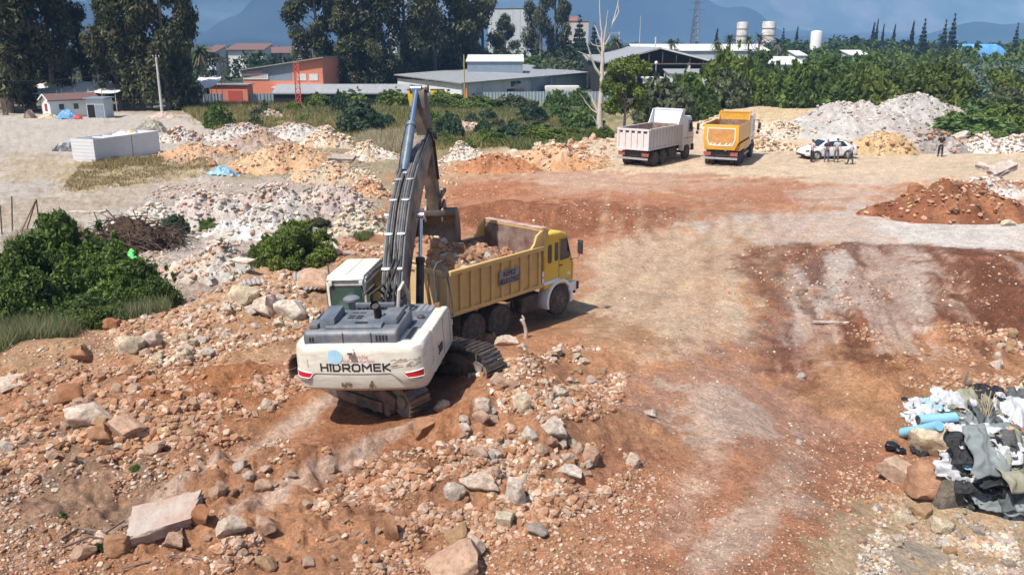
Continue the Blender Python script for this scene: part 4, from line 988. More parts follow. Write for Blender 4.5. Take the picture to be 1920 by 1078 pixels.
# ------------------------------------------------------------------ stones
def rock_base(sub, seed, ncut=14, nz=.12):
    b = bmesh.new(); bmesh.ops.create_icosphere(b, subdivisions=sub, radius=1)
    V = np.array([v.co[:] for v in b.verts]); Fc = np.array([[v.index for v in f.verts] for f in b.faces]); b.free()
    r = np.random.default_rng(seed)
    for k in range(ncut):
        n = r.normal(size=3); n /= np.linalg.norm(n); d = r.uniform(.45, .85)
        e = V @ n - d; V = V - np.maximum(e, 0)[:, None] * n * r.uniform(.85, 1.0)
    if nz:
        f = fbm(V[:, 0] + V[:, 2] * .7 + seed, V[:, 1] - V[:, 2] * .8, .8, 3, seed) * nz + fbm(V[:, 0] * 3 + seed, V[:, 1] * 3 + V[:, 2] * 3, .8, 2, seed + 5) * nz * .5
        if sub > 2: f = f + .055 * fbm(V[:, 0] + V[:, 2] * .6, V[:, 1] + V[:, 2] * .7, .22, 3, seed + 9, .65)
        V = V * (1 + f)[:, None]
    V -= (V.max(0) + V.min(0)) / 2; V /= np.abs(V).max()
    return V, Fc
PAL = dict(pale=(.66, .545, .44), white=(.63, .56, .48), pink=(.54, .36, .255), ochre=(.46, .30, .17), red=(.38, .17, .085), grey=(.40, .355, .315), cream=(.62, .53, .38), dark=(.22, .12, .08), dirt=(.42, .235, .14), dirt2=(.35, .175, .10), dusty=(.53, .38, .28), orange=(.44, .24, .135), conc=(.47, .425, .375))
m_rocks = {k: M_rock('limestone_' + k, col=v) for k, v in PAL.items()}
RB = [rock_base(4, 100 + k, 18, .15) for k in range(12)] + [rock_base(4, 777, 30, .2)]
RM = {}
def rock_mesh(k, pal):
    if (k, pal) not in RM:
        V, Fc = RB[k]; me = np_mesh('boulder', V, [Fc], None, True); me.set_sharp_from_angle(angle=R(38)); me.materials.append(m_rocks[pal]); RM[(k, pal)] = me
    return RM[(k, pal)]
def rock(px, py, wpx, hpx, pal, label, group=None, name='boulder', k=None, rz=None, tilt=.25, sink=.42, dpt=None):
    """one boulder: lower edge of its outline at px,py, outline wpx by hpx photograph points"""
    p = Gp(px, py); t = sqrt(p.x ** 2 + p.y ** 2 + (H - p.z) ** 2); m_ = t / F
    w, h = wpx * m_ / 2, hpx * m_ / 2
    o = bpy.data.objects.new(name, rock_mesh(rnd.randrange(12) if k is None else k, pal)); link(o)
    o.scale = (w * 1.05, (dpt or rnd.uniform(.75, 1.0)) * w, h * 1.15)
    o.rotation_euler = (rnd.uniform(-tilt, tilt), rnd.uniform(-tilt, tilt), rnd.uniform(-.5, .5) if rz is None else rz)
    o.location = (p.x, p.y + w * .5, p.z + h * (1 - sink))
    return tag(o, label, 'rock', group)

big = [  # px, base py, width, height, tint, label
    (1035, 822, 66, 48, 'white', 'large angular white boulder on the rubble berm right of the excavator'),
    (968, 948, 62, 62, 'white', 'upright pale boulder in the middle of the foreground rubble pile'),
    (900, 925, 90, 42, 'pale', 'long pale boulder left of the upright one in the foreground pile'),
    (852, 935, 44, 42, 'white', 'white boulder at the left end of the foreground pile row'),
    (1070, 898, 60, 34, 'white', 'white flat boulder at the right edge of the foreground rubble pile'),
    (1188, 878, 40, 32, 'pale', 'lone pale stone on bare soil right of the foreground pile'),
    (1108, 868, 48, 36, 'pink', 'pinkish boulder behind the white flat one at the pile edge'),
    (945, 990, 50, 42, 'cream', 'cream boulder in front of the upright pale boulder'),
    (1008, 1003, 42, 24, 'grey', 'grey brick shaped block on the soil at the front of the pile'),
    (855, 1022, 52, 52, 'ochre', 'ochre tilted boulder near the bottom centre'),
    (893, 1040, 38, 46, 'pale', 'pale boulder right of the ochre tilted one near the bottom'),
    (735, 1018, 40, 86, 'orange', 'tall orange brown slab stone standing at the bottom left of the pile'),
    (850, 1085, 120, 72, 'pink', 'broad half buried pinkish boulder at the bottom edge'),
    (795, 820, 52, 46, 'orange', 'orange boulder behind the near end of the excavator track'),
    (905, 776, 48, 36, 'pale', 'pale round boulder by the right track of the excavator'),
    (828, 770, 42, 24, 'pale', 'pale stone lying in the shade under the excavator'),
    (980, 770, 58, 44, 'cream', 'cream boulder on top of the berm right of the excavator'),
    (915, 640, 44, 36, 'pink', 'pinkish block beside the rear wheels of the yellow truck'),
    (950, 650, 46, 26, 'pale', 'pale flat rock below the rear wheels of the yellow truck'),
    (1220, 782, 34, 17, 'white', 'small white stone alone on the soil right of the berm'),
    (1503, 712, 24, 16, 'white', 'small white stone alone in the middle of the reddish ground'),
    (1500, 835, 20, 12, 'white', 'small white stone alone on the ground left of the fabric heap'),
    (620, 482, 46, 36, 'pale', 'round pale boulder on the bank left of the cab'),
    (240, 662, 48, 40, 'cream', 'square cream boulder at the edge of the left bank'),
    (275, 652, 52, 34, 'pale', 'smooth oblong pale boulder next to the square cream one'),
    (206, 618, 36, 22, 'red', 'red rock at the edge of the bank by the tall grass'),
    (545, 600, 60, 44, 'white', 'white boulder in the pale rubble left of the cab'),
    (490, 592, 62, 44, 'pale', 'large pale boulder in the rubble left of the cab'),
    (455, 570, 56, 44, 'cream', 'cream boulder at the left end of the pale rubble by the cab'),
    (585, 545, 70, 40, 'pink', 'pink beige boulder in front of the grey sheets by the cab'),
    (140, 675, 46, 30, 'orange', 'orange brown clod on the left mound'),
    (230, 820, 74, 44, 'pink', 'big pink rock in the left rubble slope'),
    (160, 800, 80, 50, 'pale', 'long pale rock in the left rubble slope'),
    (180, 832, 60, 44, 'orange', 'orange rock just below the long pale rock of the left slope'),
    (125, 758, 52, 34, 'red', 'red brown rock near the left edge of the rubble slope'),
    (448, 885, 28, 30, 'white', 'white stone at the right end of the left wheel mark'),
    (285, 850, 40, 22, 'dusty', 'dusty stone at the foot of the left rubble slope'),
    (8, 850, 30, 26, 'white', 'white stone at the left edge of the picture'),
    (15, 732, 50, 22, 'pale', 'pale flat stone at the left edge above the rubble'),
    (215, 1045, 66, 44, 'orange', 'orange boulder under the left corner of the concrete slab'),
    (325, 1030, 44, 44, 'pink', 'pink boulder under the right corner of the concrete slab'),
    (430, 1005, 54, 46, 'pale', 'pale boulder right of the concrete slab'),
    (375, 985, 50, 50, 'red', 'reddish boulder touching the right side of the concrete slab'),
    (405, 935, 42, 34, 'pink', 'pinkish boulder behind the right end of the concrete slab'),
    (495, 1000, 46, 34, 'pink', 'pink boulder half way between slab and rubble pile'),
    (490, 925, 40, 36, 'pink', 'pink boulder on the ridge between the wheel marks'),
    (150, 1050, 44, 34, 'pink', 'pink stone beside the grass tuft at the bottom left'),
    (500, 1070, 40, 34, 'ochre', 'ochre stone at the bottom edge below the wheel marks'),
    (1765, 855, 92, 66, 'cream', 'big cream boulder lying on the dark fabric heap'),
    (1755, 935, 112, 66, 'dirt', 'largest orange brown boulder in front of the fabric heap'),
    (1695, 905, 84, 50, 'dusty', 'orange brown rock leaning on the left of the largest boulder'),
    (1820, 925, 60, 40, 'dirt', 'orange rock on the right of the largest orange brown boulder'),
    (1790, 862, 56, 36, 'pale', 'pale lower block under the cream boulder on the fabric heap'),
    (1700, 985, 40, 30, 'cream', 'cream stone below the largest orange brown boulder'),
    (1775, 1000, 44, 28, 'cream', 'flat cream stone near the bottom right rubble'),
    (1618, 1020, 20, 17, 'pink', 'small round pink stone left of the bottom right rubble'),
    (1735, 970, 36, 26, 'ochre', 'ochre stone between the cream stones at the lower right'),
    (1800, 372, 44, 24, 'pink', 'big pinkish boulder halfway up the red rubble heap on the right'),
    (1785, 362, 26, 16, 'pale', 'pale boulder on top left of the big pinkish one'),
    (1718, 365, 34, 22, 'red', 'dark red block at the left end of the red rubble heap'),
    (1740, 358, 36, 20, 'pink', 'pink block on the crest of the red rubble heap'),
    (1800, 408, 24, 17, 'cream', 'cream boulder at the foot of the red rubble heap'),
    (1893, 424, 22, 14, 'cream', 'cream boulder at the right foot of the red rubble heap'),
    (1895, 362, 30, 18, 'cream', 'cream boulder near the right end of the red rubble heap'),
    (1770, 405, 40, 20, 'ochre', 'ochre rock at the foot of the red rubble heap'),
    (1062, 316, 26, 20, 'pink', 'pinkish rock at the foot of the pale rock bank'),
    (345, 502, 30, 16, 'pale', 'pale block at the top edge of the lower debris slope'),
    (290, 462, 24, 18, 'ochre', 'ochre block right of the brushwood pile'),
    (318, 458, 30, 20, 'ochre', 'larger ochre block right of the brushwood pile'),
    (397, 312, 20, 14, 'orange', 'orange rock beside the blue plastic sheeting'),
    (640, 390, 22, 20, 'white', 'bright white block in the rubble left of the boom'),
]
for (px, py, w_, h_, pal, lab) in big: rock(px, py, w_ * (.9 if py > 680 else 1), h_ * (.9 if py > 680 else 1), pal, lab, None, tilt=.18, k=None)

# countable stones of the piles: each its own, alike within a pile
def scatter_px(poly, n):
    P = np.array(poly, float); out = []
    while len(out) < n:
        q = rng.uniform(P.min(0), P.max(0), (n * 3, 2)); d = pdist(q[:, 0], q[:, 1], P); out += q[d < 0].tolist()
    return np.array(out[:n])
piles = [
    ([(880, 690), (980, 690), (1060, 740), (1130, 800), (1110, 900), (980, 960), (860, 940), (830, 860), (880, 780)], 62, (14, 36), ['pale', 'pink', 'white', 'dusty', 'dirt', 'cream', 'dusty'], 'loose stone of the rubble pile in front of the right track', 'stones of the centre rubble pile'),
    ([(60, 730), (260, 720), (420, 730), (560, 760), (420, 800), (300, 840), (120, 880), (40, 860), (20, 780)], 46, (14, 32), ['pink', 'dusty', 'dusty', 'pale', 'dirt', 'dirt', 'ochre'], 'loose stone of the reddish rubble slope at the left', 'stones of the left rubble slope'),
    ([(420, 540), (600, 515), (610, 620), (480, 650), (300, 690), (250, 670), (360, 590)], 34, (14, 30), ['pale', 'cream', 'white', 'pink'], 'pale loose rock on the bank left of the excavator cab', 'pale rocks on the left bank'),
    ([(360, 900), (640, 860), (720, 960), (690, 1060), (440, 1070), (330, 1050)], 26, (13, 28), ['pink', 'dusty', 'pale', 'dirt'], 'loose stone on the churned soil between slab and rubble pile', 'stones on the churned soil'),
    ([(960, 290), (1060, 262), (1150, 255), (1150, 300), (1080, 318), (990, 315)], 30, (12, 24), ['pink', 'orange', 'pale', 'cream'], 'pinkish rock of the bank left of the grey bedded truck', 'rocks of the bank by the trucks'),
    ([(930, 640), (1060, 660), (1130, 700), (1100, 760), (960, 700)], 18, (12, 26), ['pale', 'cream', 'ochre', 'white'], 'pale stone on the berm behind the centre rubble pile', 'stones on the berm'),
    ([(1640, 940), (1780, 960), (1900, 1010), (1900, 1070), (1640, 1060)], 16, (12, 24), ['cream', 'pale', 'grey', 'ochre'], 'yellowish stone in the rubble at the bottom right corner', 'stones at the bottom right'),
    ([(1860, 640), (1915, 620), (1918, 740), (1880, 730)], 8, (14, 28), ['pale', 'pink', 'ochre'], 'pinkish stone of the bank above the fabric heap', 'stones above the fabric heap'),
]
for (poly, n, (s0, s1), pals, lab, grp) in piles:
    for (px, py) in scatter_px(poly, n):
        s_ = s0 + (s1 - s0) * rnd.random() ** 1.8
        pal = rnd.choice(pals)
        rock(px, py, s_, s_ * rnd.uniform(.6, .85), pal, lab, grp, 'loose_stone', tilt=.6, sink=.5)

# uncountable small stuff: one object
def stones_mesh(name, polys, bases, pals_default, seed, mat=None):
    r = np.random.default_rng(seed); PX = []; S = []; C = []
    for (poly, n, s0, s1, pals) in polys:
        P = np.array(poly, float); got = 0
        while got < n:
            q = r.uniform(P.min(0), P.max(0), (n * 3, 2)); d = pdist(q[:, 0], q[:, 1], P); q = q[d < 0]; gx, gy = at(q[:, 0], q[:, 1])
            ok = (fbm(gx, gy, 1.7, 3, seed + 50) + .35 * fbm(gx, gy, .5, 2, seed + 60) + r.normal(0, .12, len(q)) > -.06) & (((gx + 3) / 2.7) ** 2 + ((gy - 19.2) / 2.3) ** 2 > 1) & (((gx + .5) / 2.6) ** 2 + ((gy - 24.6) / 2.6) ** 2 > .6)
            for (SP, *_u) in STREAKS[:2]: sx_, sy_ = at([p_[0] for p_ in SP], [p_[1] for p_ in SP]); ok &= (ldist(gx, gy, np.stack([sx_, sy_], 1)) > .24) | (r.random(len(q)) < .5)
            q = q[ok][:n - got]; got += len(q)
            PX.append(q); S.append(s0 + (s1 - s0) * r.random(len(q)) ** 3)
            cc = np.array([PAL[p] for p in pals]); C.append(cc[r.integers(0, len(pals), len(q))] * r.uniform(.75, 1.15, (len(q), 1)))
    PX = np.concatenate(PX); S = np.concatenate(S); C = np.concatenate(C)
    x, y, z = G(PX[:, 0], PX[:, 1]); S = S * np.sqrt(x * x + y * y + H * H) / F / 2
    return stones_at(name, np.stack([x, y, z], 1), S, C, bases, r, mat)
def stones_at(name, pos, S, C, bases, r, mat=None, flat=(.5, .9)):
    n = len(S); k = r.integers(0, len(bases), n); VV = []; FF = []; CC = []; off = 0
    for b in range(len(bases)):
        I = np.where(k == b)[0]
        if not len(I): continue
        V, Fc = bases[b]; a = r.uniform(0, 2 * pi, len(I)); tx = r.uniform(-.7, .7, len(I))
        sc = np.stack([r.uniform(.7, 1.2, len(I)), r.uniform(.7, 1.1, len(I)), r.uniform(*flat, len(I))], 1) * S[I, None]
        W = V[None] * sc[:, None, :]
        W = np.stack([W[..., 0], W[..., 1] * np.cos(tx)[:, None] - W[..., 2] * np.sin(tx)[:, None], W[..., 1] * np.sin(tx)[:, None] + W[..., 2] * np.cos(tx)[:, None]], -1)
        W = np.stack([W[..., 0] * np.cos(a)[:, None] - W[..., 1] * np.sin(a)[:, None], W[..., 0] * np.sin(a)[:, None] + W[..., 1] * np.cos(a)[:, None], W[..., 2]], -1)
        W = W + pos[I][:, None, :]; W[..., 2] += (S[I] * .08)[:, None]
        VV.append(W.reshape(-1, 3)); nv = len(V)
        FF.append((Fc[None] + (off + np.arange(len(I)) * nv)[:, None, None]).reshape(-1, 3)); off += nv * len(I)
        CC.append(np.repeat(C[I], nv, 0))
    return np.concatenate(VV), np.concatenate(FF), np.concatenate(CC)
m_gravel = M_rock('gravel_stone', attr=True)
RL = [rock_base(1, 300 + k, 7, 0) for k in range(8)]
RT = [rock_base(1, 330 + k, 5, 0) for k in range(4)]
ALLP = ['pale', 'pink', 'ochre', 'red', 'orange', 'cream', 'white']
gp = [
    (piles[0][0], 1500, 3, 20, ALLP), (piles[1][0], 1500, 3, 19, ['pink', 'orange', 'red', 'pale', 'ochre']), (piles[2][0], 1100, 3, 17, ['pale', 'cream', 'pink', 'white', 'ochre']),
    (piles[3][0], 800, 3, 17, ['pink', 'orange', 'red', 'pale']), (piles[4][0], 420, 4, 14, ['pink', 'orange', 'pale', 'cream', 'red']), (piles[5][0], 500, 3, 14, ALLP), (piles[6][0], 700, 3, 14, ['cream', 'pale', 'grey', 'conc', 'ochre']), (piles[7][0], 160, 4, 16, ALLP),
    ([(0, 690), (600, 690), (860, 780), (1180, 780), (1250, 950), (1150, 1100), (0, 1100)], 9000, 2, 12, ['dusty', 'orange', 'dirt', 'pale', 'dirt2', 'dirt', 'pink', 'dusty']),
    ([(20, 700), (560, 690), (640, 800), (420, 830), (260, 850), (60, 900), (0, 880)], 3200, 3, 22, ['dirt', 'dusty', 'orange', 'dirt2', 'pink']),
    ([(360, 880), (640, 830), (860, 790), (1120, 760), (1140, 930), (1000, 1000), (760, 1078), (400, 1078)], 4200, 3, 24, ['dirt', 'dusty', 'orange', 'dirt2', 'pink', 'dusty']),
    ([(190, 610), (430, 530), (600, 490), (620, 620), (560, 700), (250, 700)], 2600, 3, 16, ['dirt', 'dusty', 'orange', 'pale']),
    ([(860, 640), (1080, 620), (1180, 700), (1150, 800), (900, 780)], 1800, 3, 16, ['dirt', 'dusty', 'orange', 'pale']),
    ([(170, 445), (300, 350), (640, 330), (720, 380), (650, 450), (480, 500), (330, 545), (280, 490)], 3600, 2, 9, ['conc', 'grey', 'pink', 'white', 'pale', 'dusty']),
    ([(300, 300), (480, 270), (680, 290), (720, 330), (560, 345), (420, 330)], 1500, 2, 8, ['dusty', 'pink', 'orange', 'pale']),
    ([(1620, 1000), (1900, 990), (1920, 1078), (1600, 1078)], 1600, 2, 11, ['cream', 'pale', 'conc', 'grey', 'dusty']),
    ([(1600, 620), (1920, 600), (1920, 740), (1640, 760)], 900, 2, 12, ['dirt', 'dusty', 'orange', 'pink']),
    ([(1560, 880), (1720, 860), (1700, 960), (1560, 1000)], 500, 2, 12, ['dirt', 'dusty', 'orange', 'pink']),
    ([(1150, 830), (1640, 800), (1560, 1078), (1150, 1078)], 1800, 1.5, 7, ['dirt', 'dusty', 'dirt2', 'pale']),
    ([(640, 800), (860, 770), (1000, 700), (1200, 800), (1180, 930), (900, 1060), (700, 1060)], 2200, 2, 14, ['pink', 'orange', 'red', 'pale', 'ochre']),
    ([(1150, 560), (1920, 460), (1920, 1078), (1150, 1078)], 3600, 1.5, 6, ['pale', 'pink', 'white', 'red', 'ochre', 'cream']),
    ([(1380, 465), (1560, 460), (1700, 500), (1640, 620), (1440, 560)], 500, 1.5, 7, ['white', 'pale', 'dark', 'red']),
    ([(830, 340), (1250, 380), (1280, 440), (1080, 470), (820, 430)], 900, 1.5, 6, ['pale', 'red', 'pink', 'orange']),
    ([(1000, 320), (1920, 320), (1920, 470), (1060, 500)], 1100, 1.2, 4, ['pale', 'pink', 'white', 'cream']),
    ([(860, 300), (1000, 285), (1010, 325), (850, 325)], 250, 3, 11, ['red', 'orange', 'pink']),
    ([(730, 340), (860, 290), (870, 345), (800, 400)], 300, 3, 10, ['pale', 'cream', 'orange', 'pink']),
    ([(630, 430), (720, 390), (730, 480), (620, 500)], 500, 3, 12, ['orange', 'pink', 'pale', 'red']),
    ([(0, 640), (190, 605), (250, 690), (0, 740)], 900, 2, 8, ['ochre', 'pink', 'pale', 'grey']),
    ([(0, 830), (320, 850), (300, 1000), (0, 1090)], 700, 2, 10, ['grey', 'dark', 'pale', 'red', 'white']),
    ([(1820, 225), (1340, 225), (1500, 195), (1800, 190)], 250, 2, 6, ['pale', 'cream', 'conc']),
]
V, Fc, C = stones_mesh('loose_rubble', gp, RL, None, 5)
tag(np_obj('loose_rubble', np_mesh('loose_rubble', V, [Fc], C), m_gravel), 'small loose stones and clods scattered over the red soil', 'rubble', kind='stuff')

# ------------------------------------------------------------------ heaps
def heap(name, px, py, wpx, hpx, ratio, cols, label, cat='heap', rz=0, nst=300, ss=(.04, .22), seed=1, pals=None, amp=.16, mat=None, shape=1.25, flat=(.35, .9), group=None, weights=None, back=0.):
    """a mound whose front foot is at px,py and which looks wpx wide and hpx high"""
    p = Gp(px, py); t = sqrt(p.x ** 2 + p.y ** 2 + (H - p.z) ** 2); m_ = t / F
    rx = wpx * m_ / 2; ry = rx * ratio
    # apparent height = height + foreshortened depth
    dip = (H - p.z) / t; hh = max(.25, hpx * m_ * 1.0 - ry * dip * .75)
    r = np.random.default_rng(seed); na, nr = 110, 46
    A, Rr = np.meshgrid(np.linspace(0, 2 * pi, na, endpoint=False), np.linspace(0, 1.08, nr))
    lx, ly = np.cos(A) * Rr, np.sin(A) * Rr
    edge = 1 + .22 * fbm(np.cos(A) * 1.7 + seed, np.sin(A) * 1.7, 1, 3, seed); X = lx * rx * edge; Y = ly * ry * edge
    c, s = cos(R(rz)), sin(R(rz)); X, Y = X * c - Y * s, X * s + Y * c
    cx, cy_ = p.x, p.y + ry * .92
    prof = np.clip(1 - Rr ** shape, -.2, 1); lump = 1 + .45 * fbm(X + seed * 7, Y, max(rx * .55, .5), 4, seed)
    Z = hh * prof * lump + amp * fbm(X, Y + seed, .8, 5, seed + 3, .65) * np.clip(prof * 3, 0, 1) + amp * .5 * fbm(X, Y + seed, .25, 2, seed + 9) * np.clip(prof * 3, 0, 1)
    base = hgt(cx + X, cy_ + Y); Z = Z + base - .06 - .25 * np.clip(Rr - .97, 0, 1) * 5
    V = np.stack([X, Y, Z - p.z], -1).reshape(-1, 3)
    i = np.arange(na * nr).reshape(nr, na); j = np.roll(i, -1, 1)
    Fq = np.stack([i[:-1], j[:-1], j[1:], i[1:]], -1).reshape(-1, 4)
    cols = np.array(cols, float); n1 = fbm(X + 3 * seed, Y, max(rx * .3, .5), 4, seed + 11).ravel() * 1.6 + .5; n1 = np.clip(n1, 0, .999) * (len(cols) - 1)
    k = np.floor(n1).astype(int); f = (n1 - k)[:, None]; k2 = np.minimum(k + 1, len(cols) - 1); C = cols[k] * (1 - f) + cols[k2] * f
    C = C * (1 + .28 * fbm(X, Y, .5, 4, seed + 17)).ravel()[:, None]
    FF = [Fq]
    if nst:
        q = r.integers(0, len(V) - na * 3, nst); pos = V[q] + r.normal(0, .06, (nst, 3)) * (1, 1, .2); S = ss[0] + (ss[1] - ss[0]) * r.random(nst) ** 3
        cc = np.array([PAL[p_] for p_ in (pals or ['grey', 'conc', 'pale'])]); C2 = cc[r.integers(0, len(cc), nst)] * r.uniform(.75, 1.15, (nst, 1))
        V2, F2, C2 = stones_at(name, pos, S, C2, RL, r, flat=flat); FF.append(F2 + len(V)); V = np.concatenate([V, V2]); C = np.concatenate([C, C2])
    me = np_mesh(name, V, FF, np.clip(C, .01, .85))
    o = np_obj(name, me, mat or m_heap); o.location = (cx, cy_, p.z)
    return tag(o, label, cat, group)
m_heap = M('heap_soil', (.5, .4, .3), .95, attr=True, var=.18, vs=7, bump=.05, bs=12, spec=.15)
GR, GP, GW, BR, OR_, RD = (.44, .395, .355), (.45, .37, .325), (.53, .485, .43), (.38, .26, .18), (.50, .30, .17), (.34, .15, .075)
HP = [
    ('gravel_heap', 440, 266, 150, 32, .6, [GR, GW], 'grey gravel mound nearest the open topped white container', 3, ['grey', 'conc']),
    ('gravel_heap', 530, 264, 150, 30, .6, [GR, GW, (.5, .46, .42)], 'grey gravel mound next to the dry grass in the middle row', 4, ['grey', 'conc', 'white']),
    ('gravel_heap', 610, 278, 110, 34, .6, [GW, OR_, (.6, .52, .4)], 'pale yellowish stone mound left of the dark round bush', 5, ['pale', 'cream', 'white']),
    ('soil_heap', 470, 288, 170, 32, .6, [BR, (.34, .25, .2), GP], 'brown earth mound in front of the grey gravel mounds', 6, ['grey', 'pink', 'dark']),
    ('rubble_heap', 360, 300, 150, 40, .55, [OR_, (.48, .32, .2), BR], 'orange stony mound right of the white container', 7, ['pink', 'orange', 'pale', 'ochre']),
    ('rubble_heap', 520, 325, 230, 60, .55, [OR_, (.46, .29, .17), (.52, .36, .22)], 'wide orange rocky mound behind the blue sheeting', 8, ['pink', 'orange', 'pale', 'ochre']),
    ('rubble_heap', 620, 345, 150, 52, .55, [(.52, .43, .29), OR_, (.45, .38, .28)], 'yellowish rubble mound left of the boom with flat slabs', 9, ['cream', 'pale', 'grey']),
    ('rubble_heap', 690, 300, 110, 34, .6, [(.55, .5, .44), (.5, .38, .27)], 'pale block mound with white chunks left of the boom top', 10, ['pale', 'cream', 'white', 'pink']),
    ('debris_heap', 375, 436, 210, 88, .6, [GP, GW, (.48, .38, .34)], 'pinkish grey builders debris mound behind the brushwood', 11, ['grey', 'conc', 'white', 'pink']),
    ('debris_heap', 500, 410, 190, 84, .6, [GP, GW, (.45, .37, .33), (.4, .3, .24)], 'tall grey debris mound in the middle of the dump', 12, ['grey', 'conc', 'white', 'pink']),
    ('debris_heap', 610, 400, 160, 78, .6, [(.46, .37, .34), GP, (.50, .4, .33)], 'purplish grey crushed mound nearest the boom', 13, ['grey', 'pink', 'conc']),
    ('debris_heap', 480, 450, 210, 66, .6, [GW, (.62, .61, .6), GR], 'whitish rubbish mound above the round green bush', 14, ['white', 'conc', 'white', 'grey']),
    ('debris_heap', 260, 440, 190, 50, .6, [(.55, .52, .47), (.6, .58, .53), (.44, .38, .3)], 'low white rubbish spread behind the brushwood pile', 15, ['white', 'conc', 'cream']),
    ('debris_heap', 385, 530, 200, 92, .65, [(.46, .36, .29), GR, (.5, .38, .28), GW], 'brown and grey debris slope left of the round green bush', 16, ['grey', 'conc', 'white', 'ochre', 'pink']),
    ('rubble_heap', 650, 442, 140, 66, .65, [(.46, .39, .29), (.5, .43, .33), (.40, .31, .2)], 'yellow grey rubble mound with weeds left of the boom', 17, ['cream', 'grey', 'pale', 'white']),
    ('rubble_heap', 680, 372, 110, 40, .6, [(.48, .26, .13), OR_], 'small orange rock mound just left of the boom bend', 18, ['orange', 'pink', 'pale']),
    ('rubble_heap', 330, 268, 90, 30, .6, [(.55, .53, .5), (.4, .34, .28)], 'white and brown rubbish mound at the end of the container', 19, ['white', 'conc', 'dark', 'pink']),
    ('rubble_heap', 1050, 322, 200, 66, .55, [OR_, (.55, .36, .22), (.48, .26, .13)], 'long orange rock bank left of the grey bedded truck', 20, ['pink', 'orange', 'pale', 'cream']),
    ('soil_heap', 930, 326, 170, 34, .55, [RD, (.42, .19, .09)], 'low dark red soil bank behind the boom', 21, ['red', 'orange', 'pink']),
    ('rubble_heap', 860, 300, 110, 34, .6, [(.55, .5, .43), (.48, .44, .38)], 'pale slabs and rubble right of the boom by the bushes', 22, ['pale', 'conc', 'white', 'cream']),
    ('debris_heap', 1620, 262, 290, 76, .6, [(.36, .335, .315), (.43, .40, .37), (.40, .36, .33), (.39, .33, .30)], 'huge grey rubble hill behind the white car', 23, ['grey', 'conc', 'white', 'pale']),
    ('debris_heap', 1745, 240, 190, 58, .6, [(.46, .43, .40), (.36, .335, .31), (.41, .38, .35)], 'grey rubble hill running down to the green slope', 24, ['conc', 'white', 'grey', 'dark']),
    ('rubble_heap', 1480, 262, 120, 34, .6, [(.5, .46, .4), (.55, .44, .3)], 'low pale rubble bank between orange truck and car', 25, ['pale', 'conc', 'cream']),
    ('rubble_heap', 1440, 285, 130, 30, .5, [(.58, .46, .3), (.52, .42, .29)], 'yellowish rubble ridge right behind the orange truck', 26, ['cream', 'pale', 'ochre']),
    ('soil_heap', 1672, 292, 120, 40, .6, [(.50, .365, .21), (.45, .31, .165)], 'ochre earth heap right of the white car', 27, ['ochre', 'orange', 'cream']),
    ('soil_heap', 1772, 290, 96, 36, .6, [(.33, .30, .27), (.25, .22, .2), (.4, .37, .34)], 'dark grey heap of broken asphalt behind the man in black', 28, ['grey', 'dark', 'conc']),
    ('rubble_heap', 1862, 288, 100, 32, .6, [(.68, .67, .64), (.6, .58, .54)], 'bright white rubble heap at the right edge', 29, ['white', 'white', 'conc']),
    ('rubble_heap', 1930, 285, 90, 34, .6, [(.68, .67, .64), (.6, .58, .54)], 'white rubble heap cut by the right frame edge', 30, ['white', 'white', 'conc']),
    ('rubble_heap', 1815, 420, 280, 84, .45, [(.21, .078, .038), (.17, .068, .036), (.28, .12, .06)], 'dark red soil heap with rocks at the right edge', 31, ['red', 'pink', 'ochre', 'dark']),
    ('rubble_heap', 1890, 375, 190, 50, .5, [(.55, .5, .45), (.45, .4, .36), RD], 'white and grey rubble lying on the red soil heap', 32, ['white', 'conc', 'pale', 'grey']),
    ('rubble_heap', 1370, 240, 130, 30, .5, [(.6, .5, .36), (.6, .47, .3)], 'pale stone ridge on the tan ramp behind the trucks', 33, ['cream', 'pale']),
    ('rubble_heap', 500, 222, 70, 16, .6, [(.5, .44, .36), (.4, .33, .22)], 'small white rubbish mound in the dry grass by the fence', 34, ['white', 'conc']),
    ('rubble_heap', 880, 250, 110, 26, .6, [(.55, .46, .42), (.48, .38, .34)], 'pinkish rubble mound among the bushes right of the boom', 35, ['pink', 'pale', 'white']),
]
for (nm, px, py, w_, h_, ra, cols, lab, sd_, pals) in HP:
    hp_far = py < 300
    heap(nm, px, py, w_ * 1.1, h_ * (.78 if nm in ('debris_heap', 'rubble_heap') else 1), ra, cols, lab, 'heap', seed=sd_, pals=list(pals) + (['pink', 'conc'] if nm == 'debris_heap' else ['dirt']), nst=900 if nm != 'soil_heap' else 300, ss=(.05, .26) if hp_far else (.03, .20), amp=.30 if hp_far else .26, shape=1.5, flat=(.2, .85))

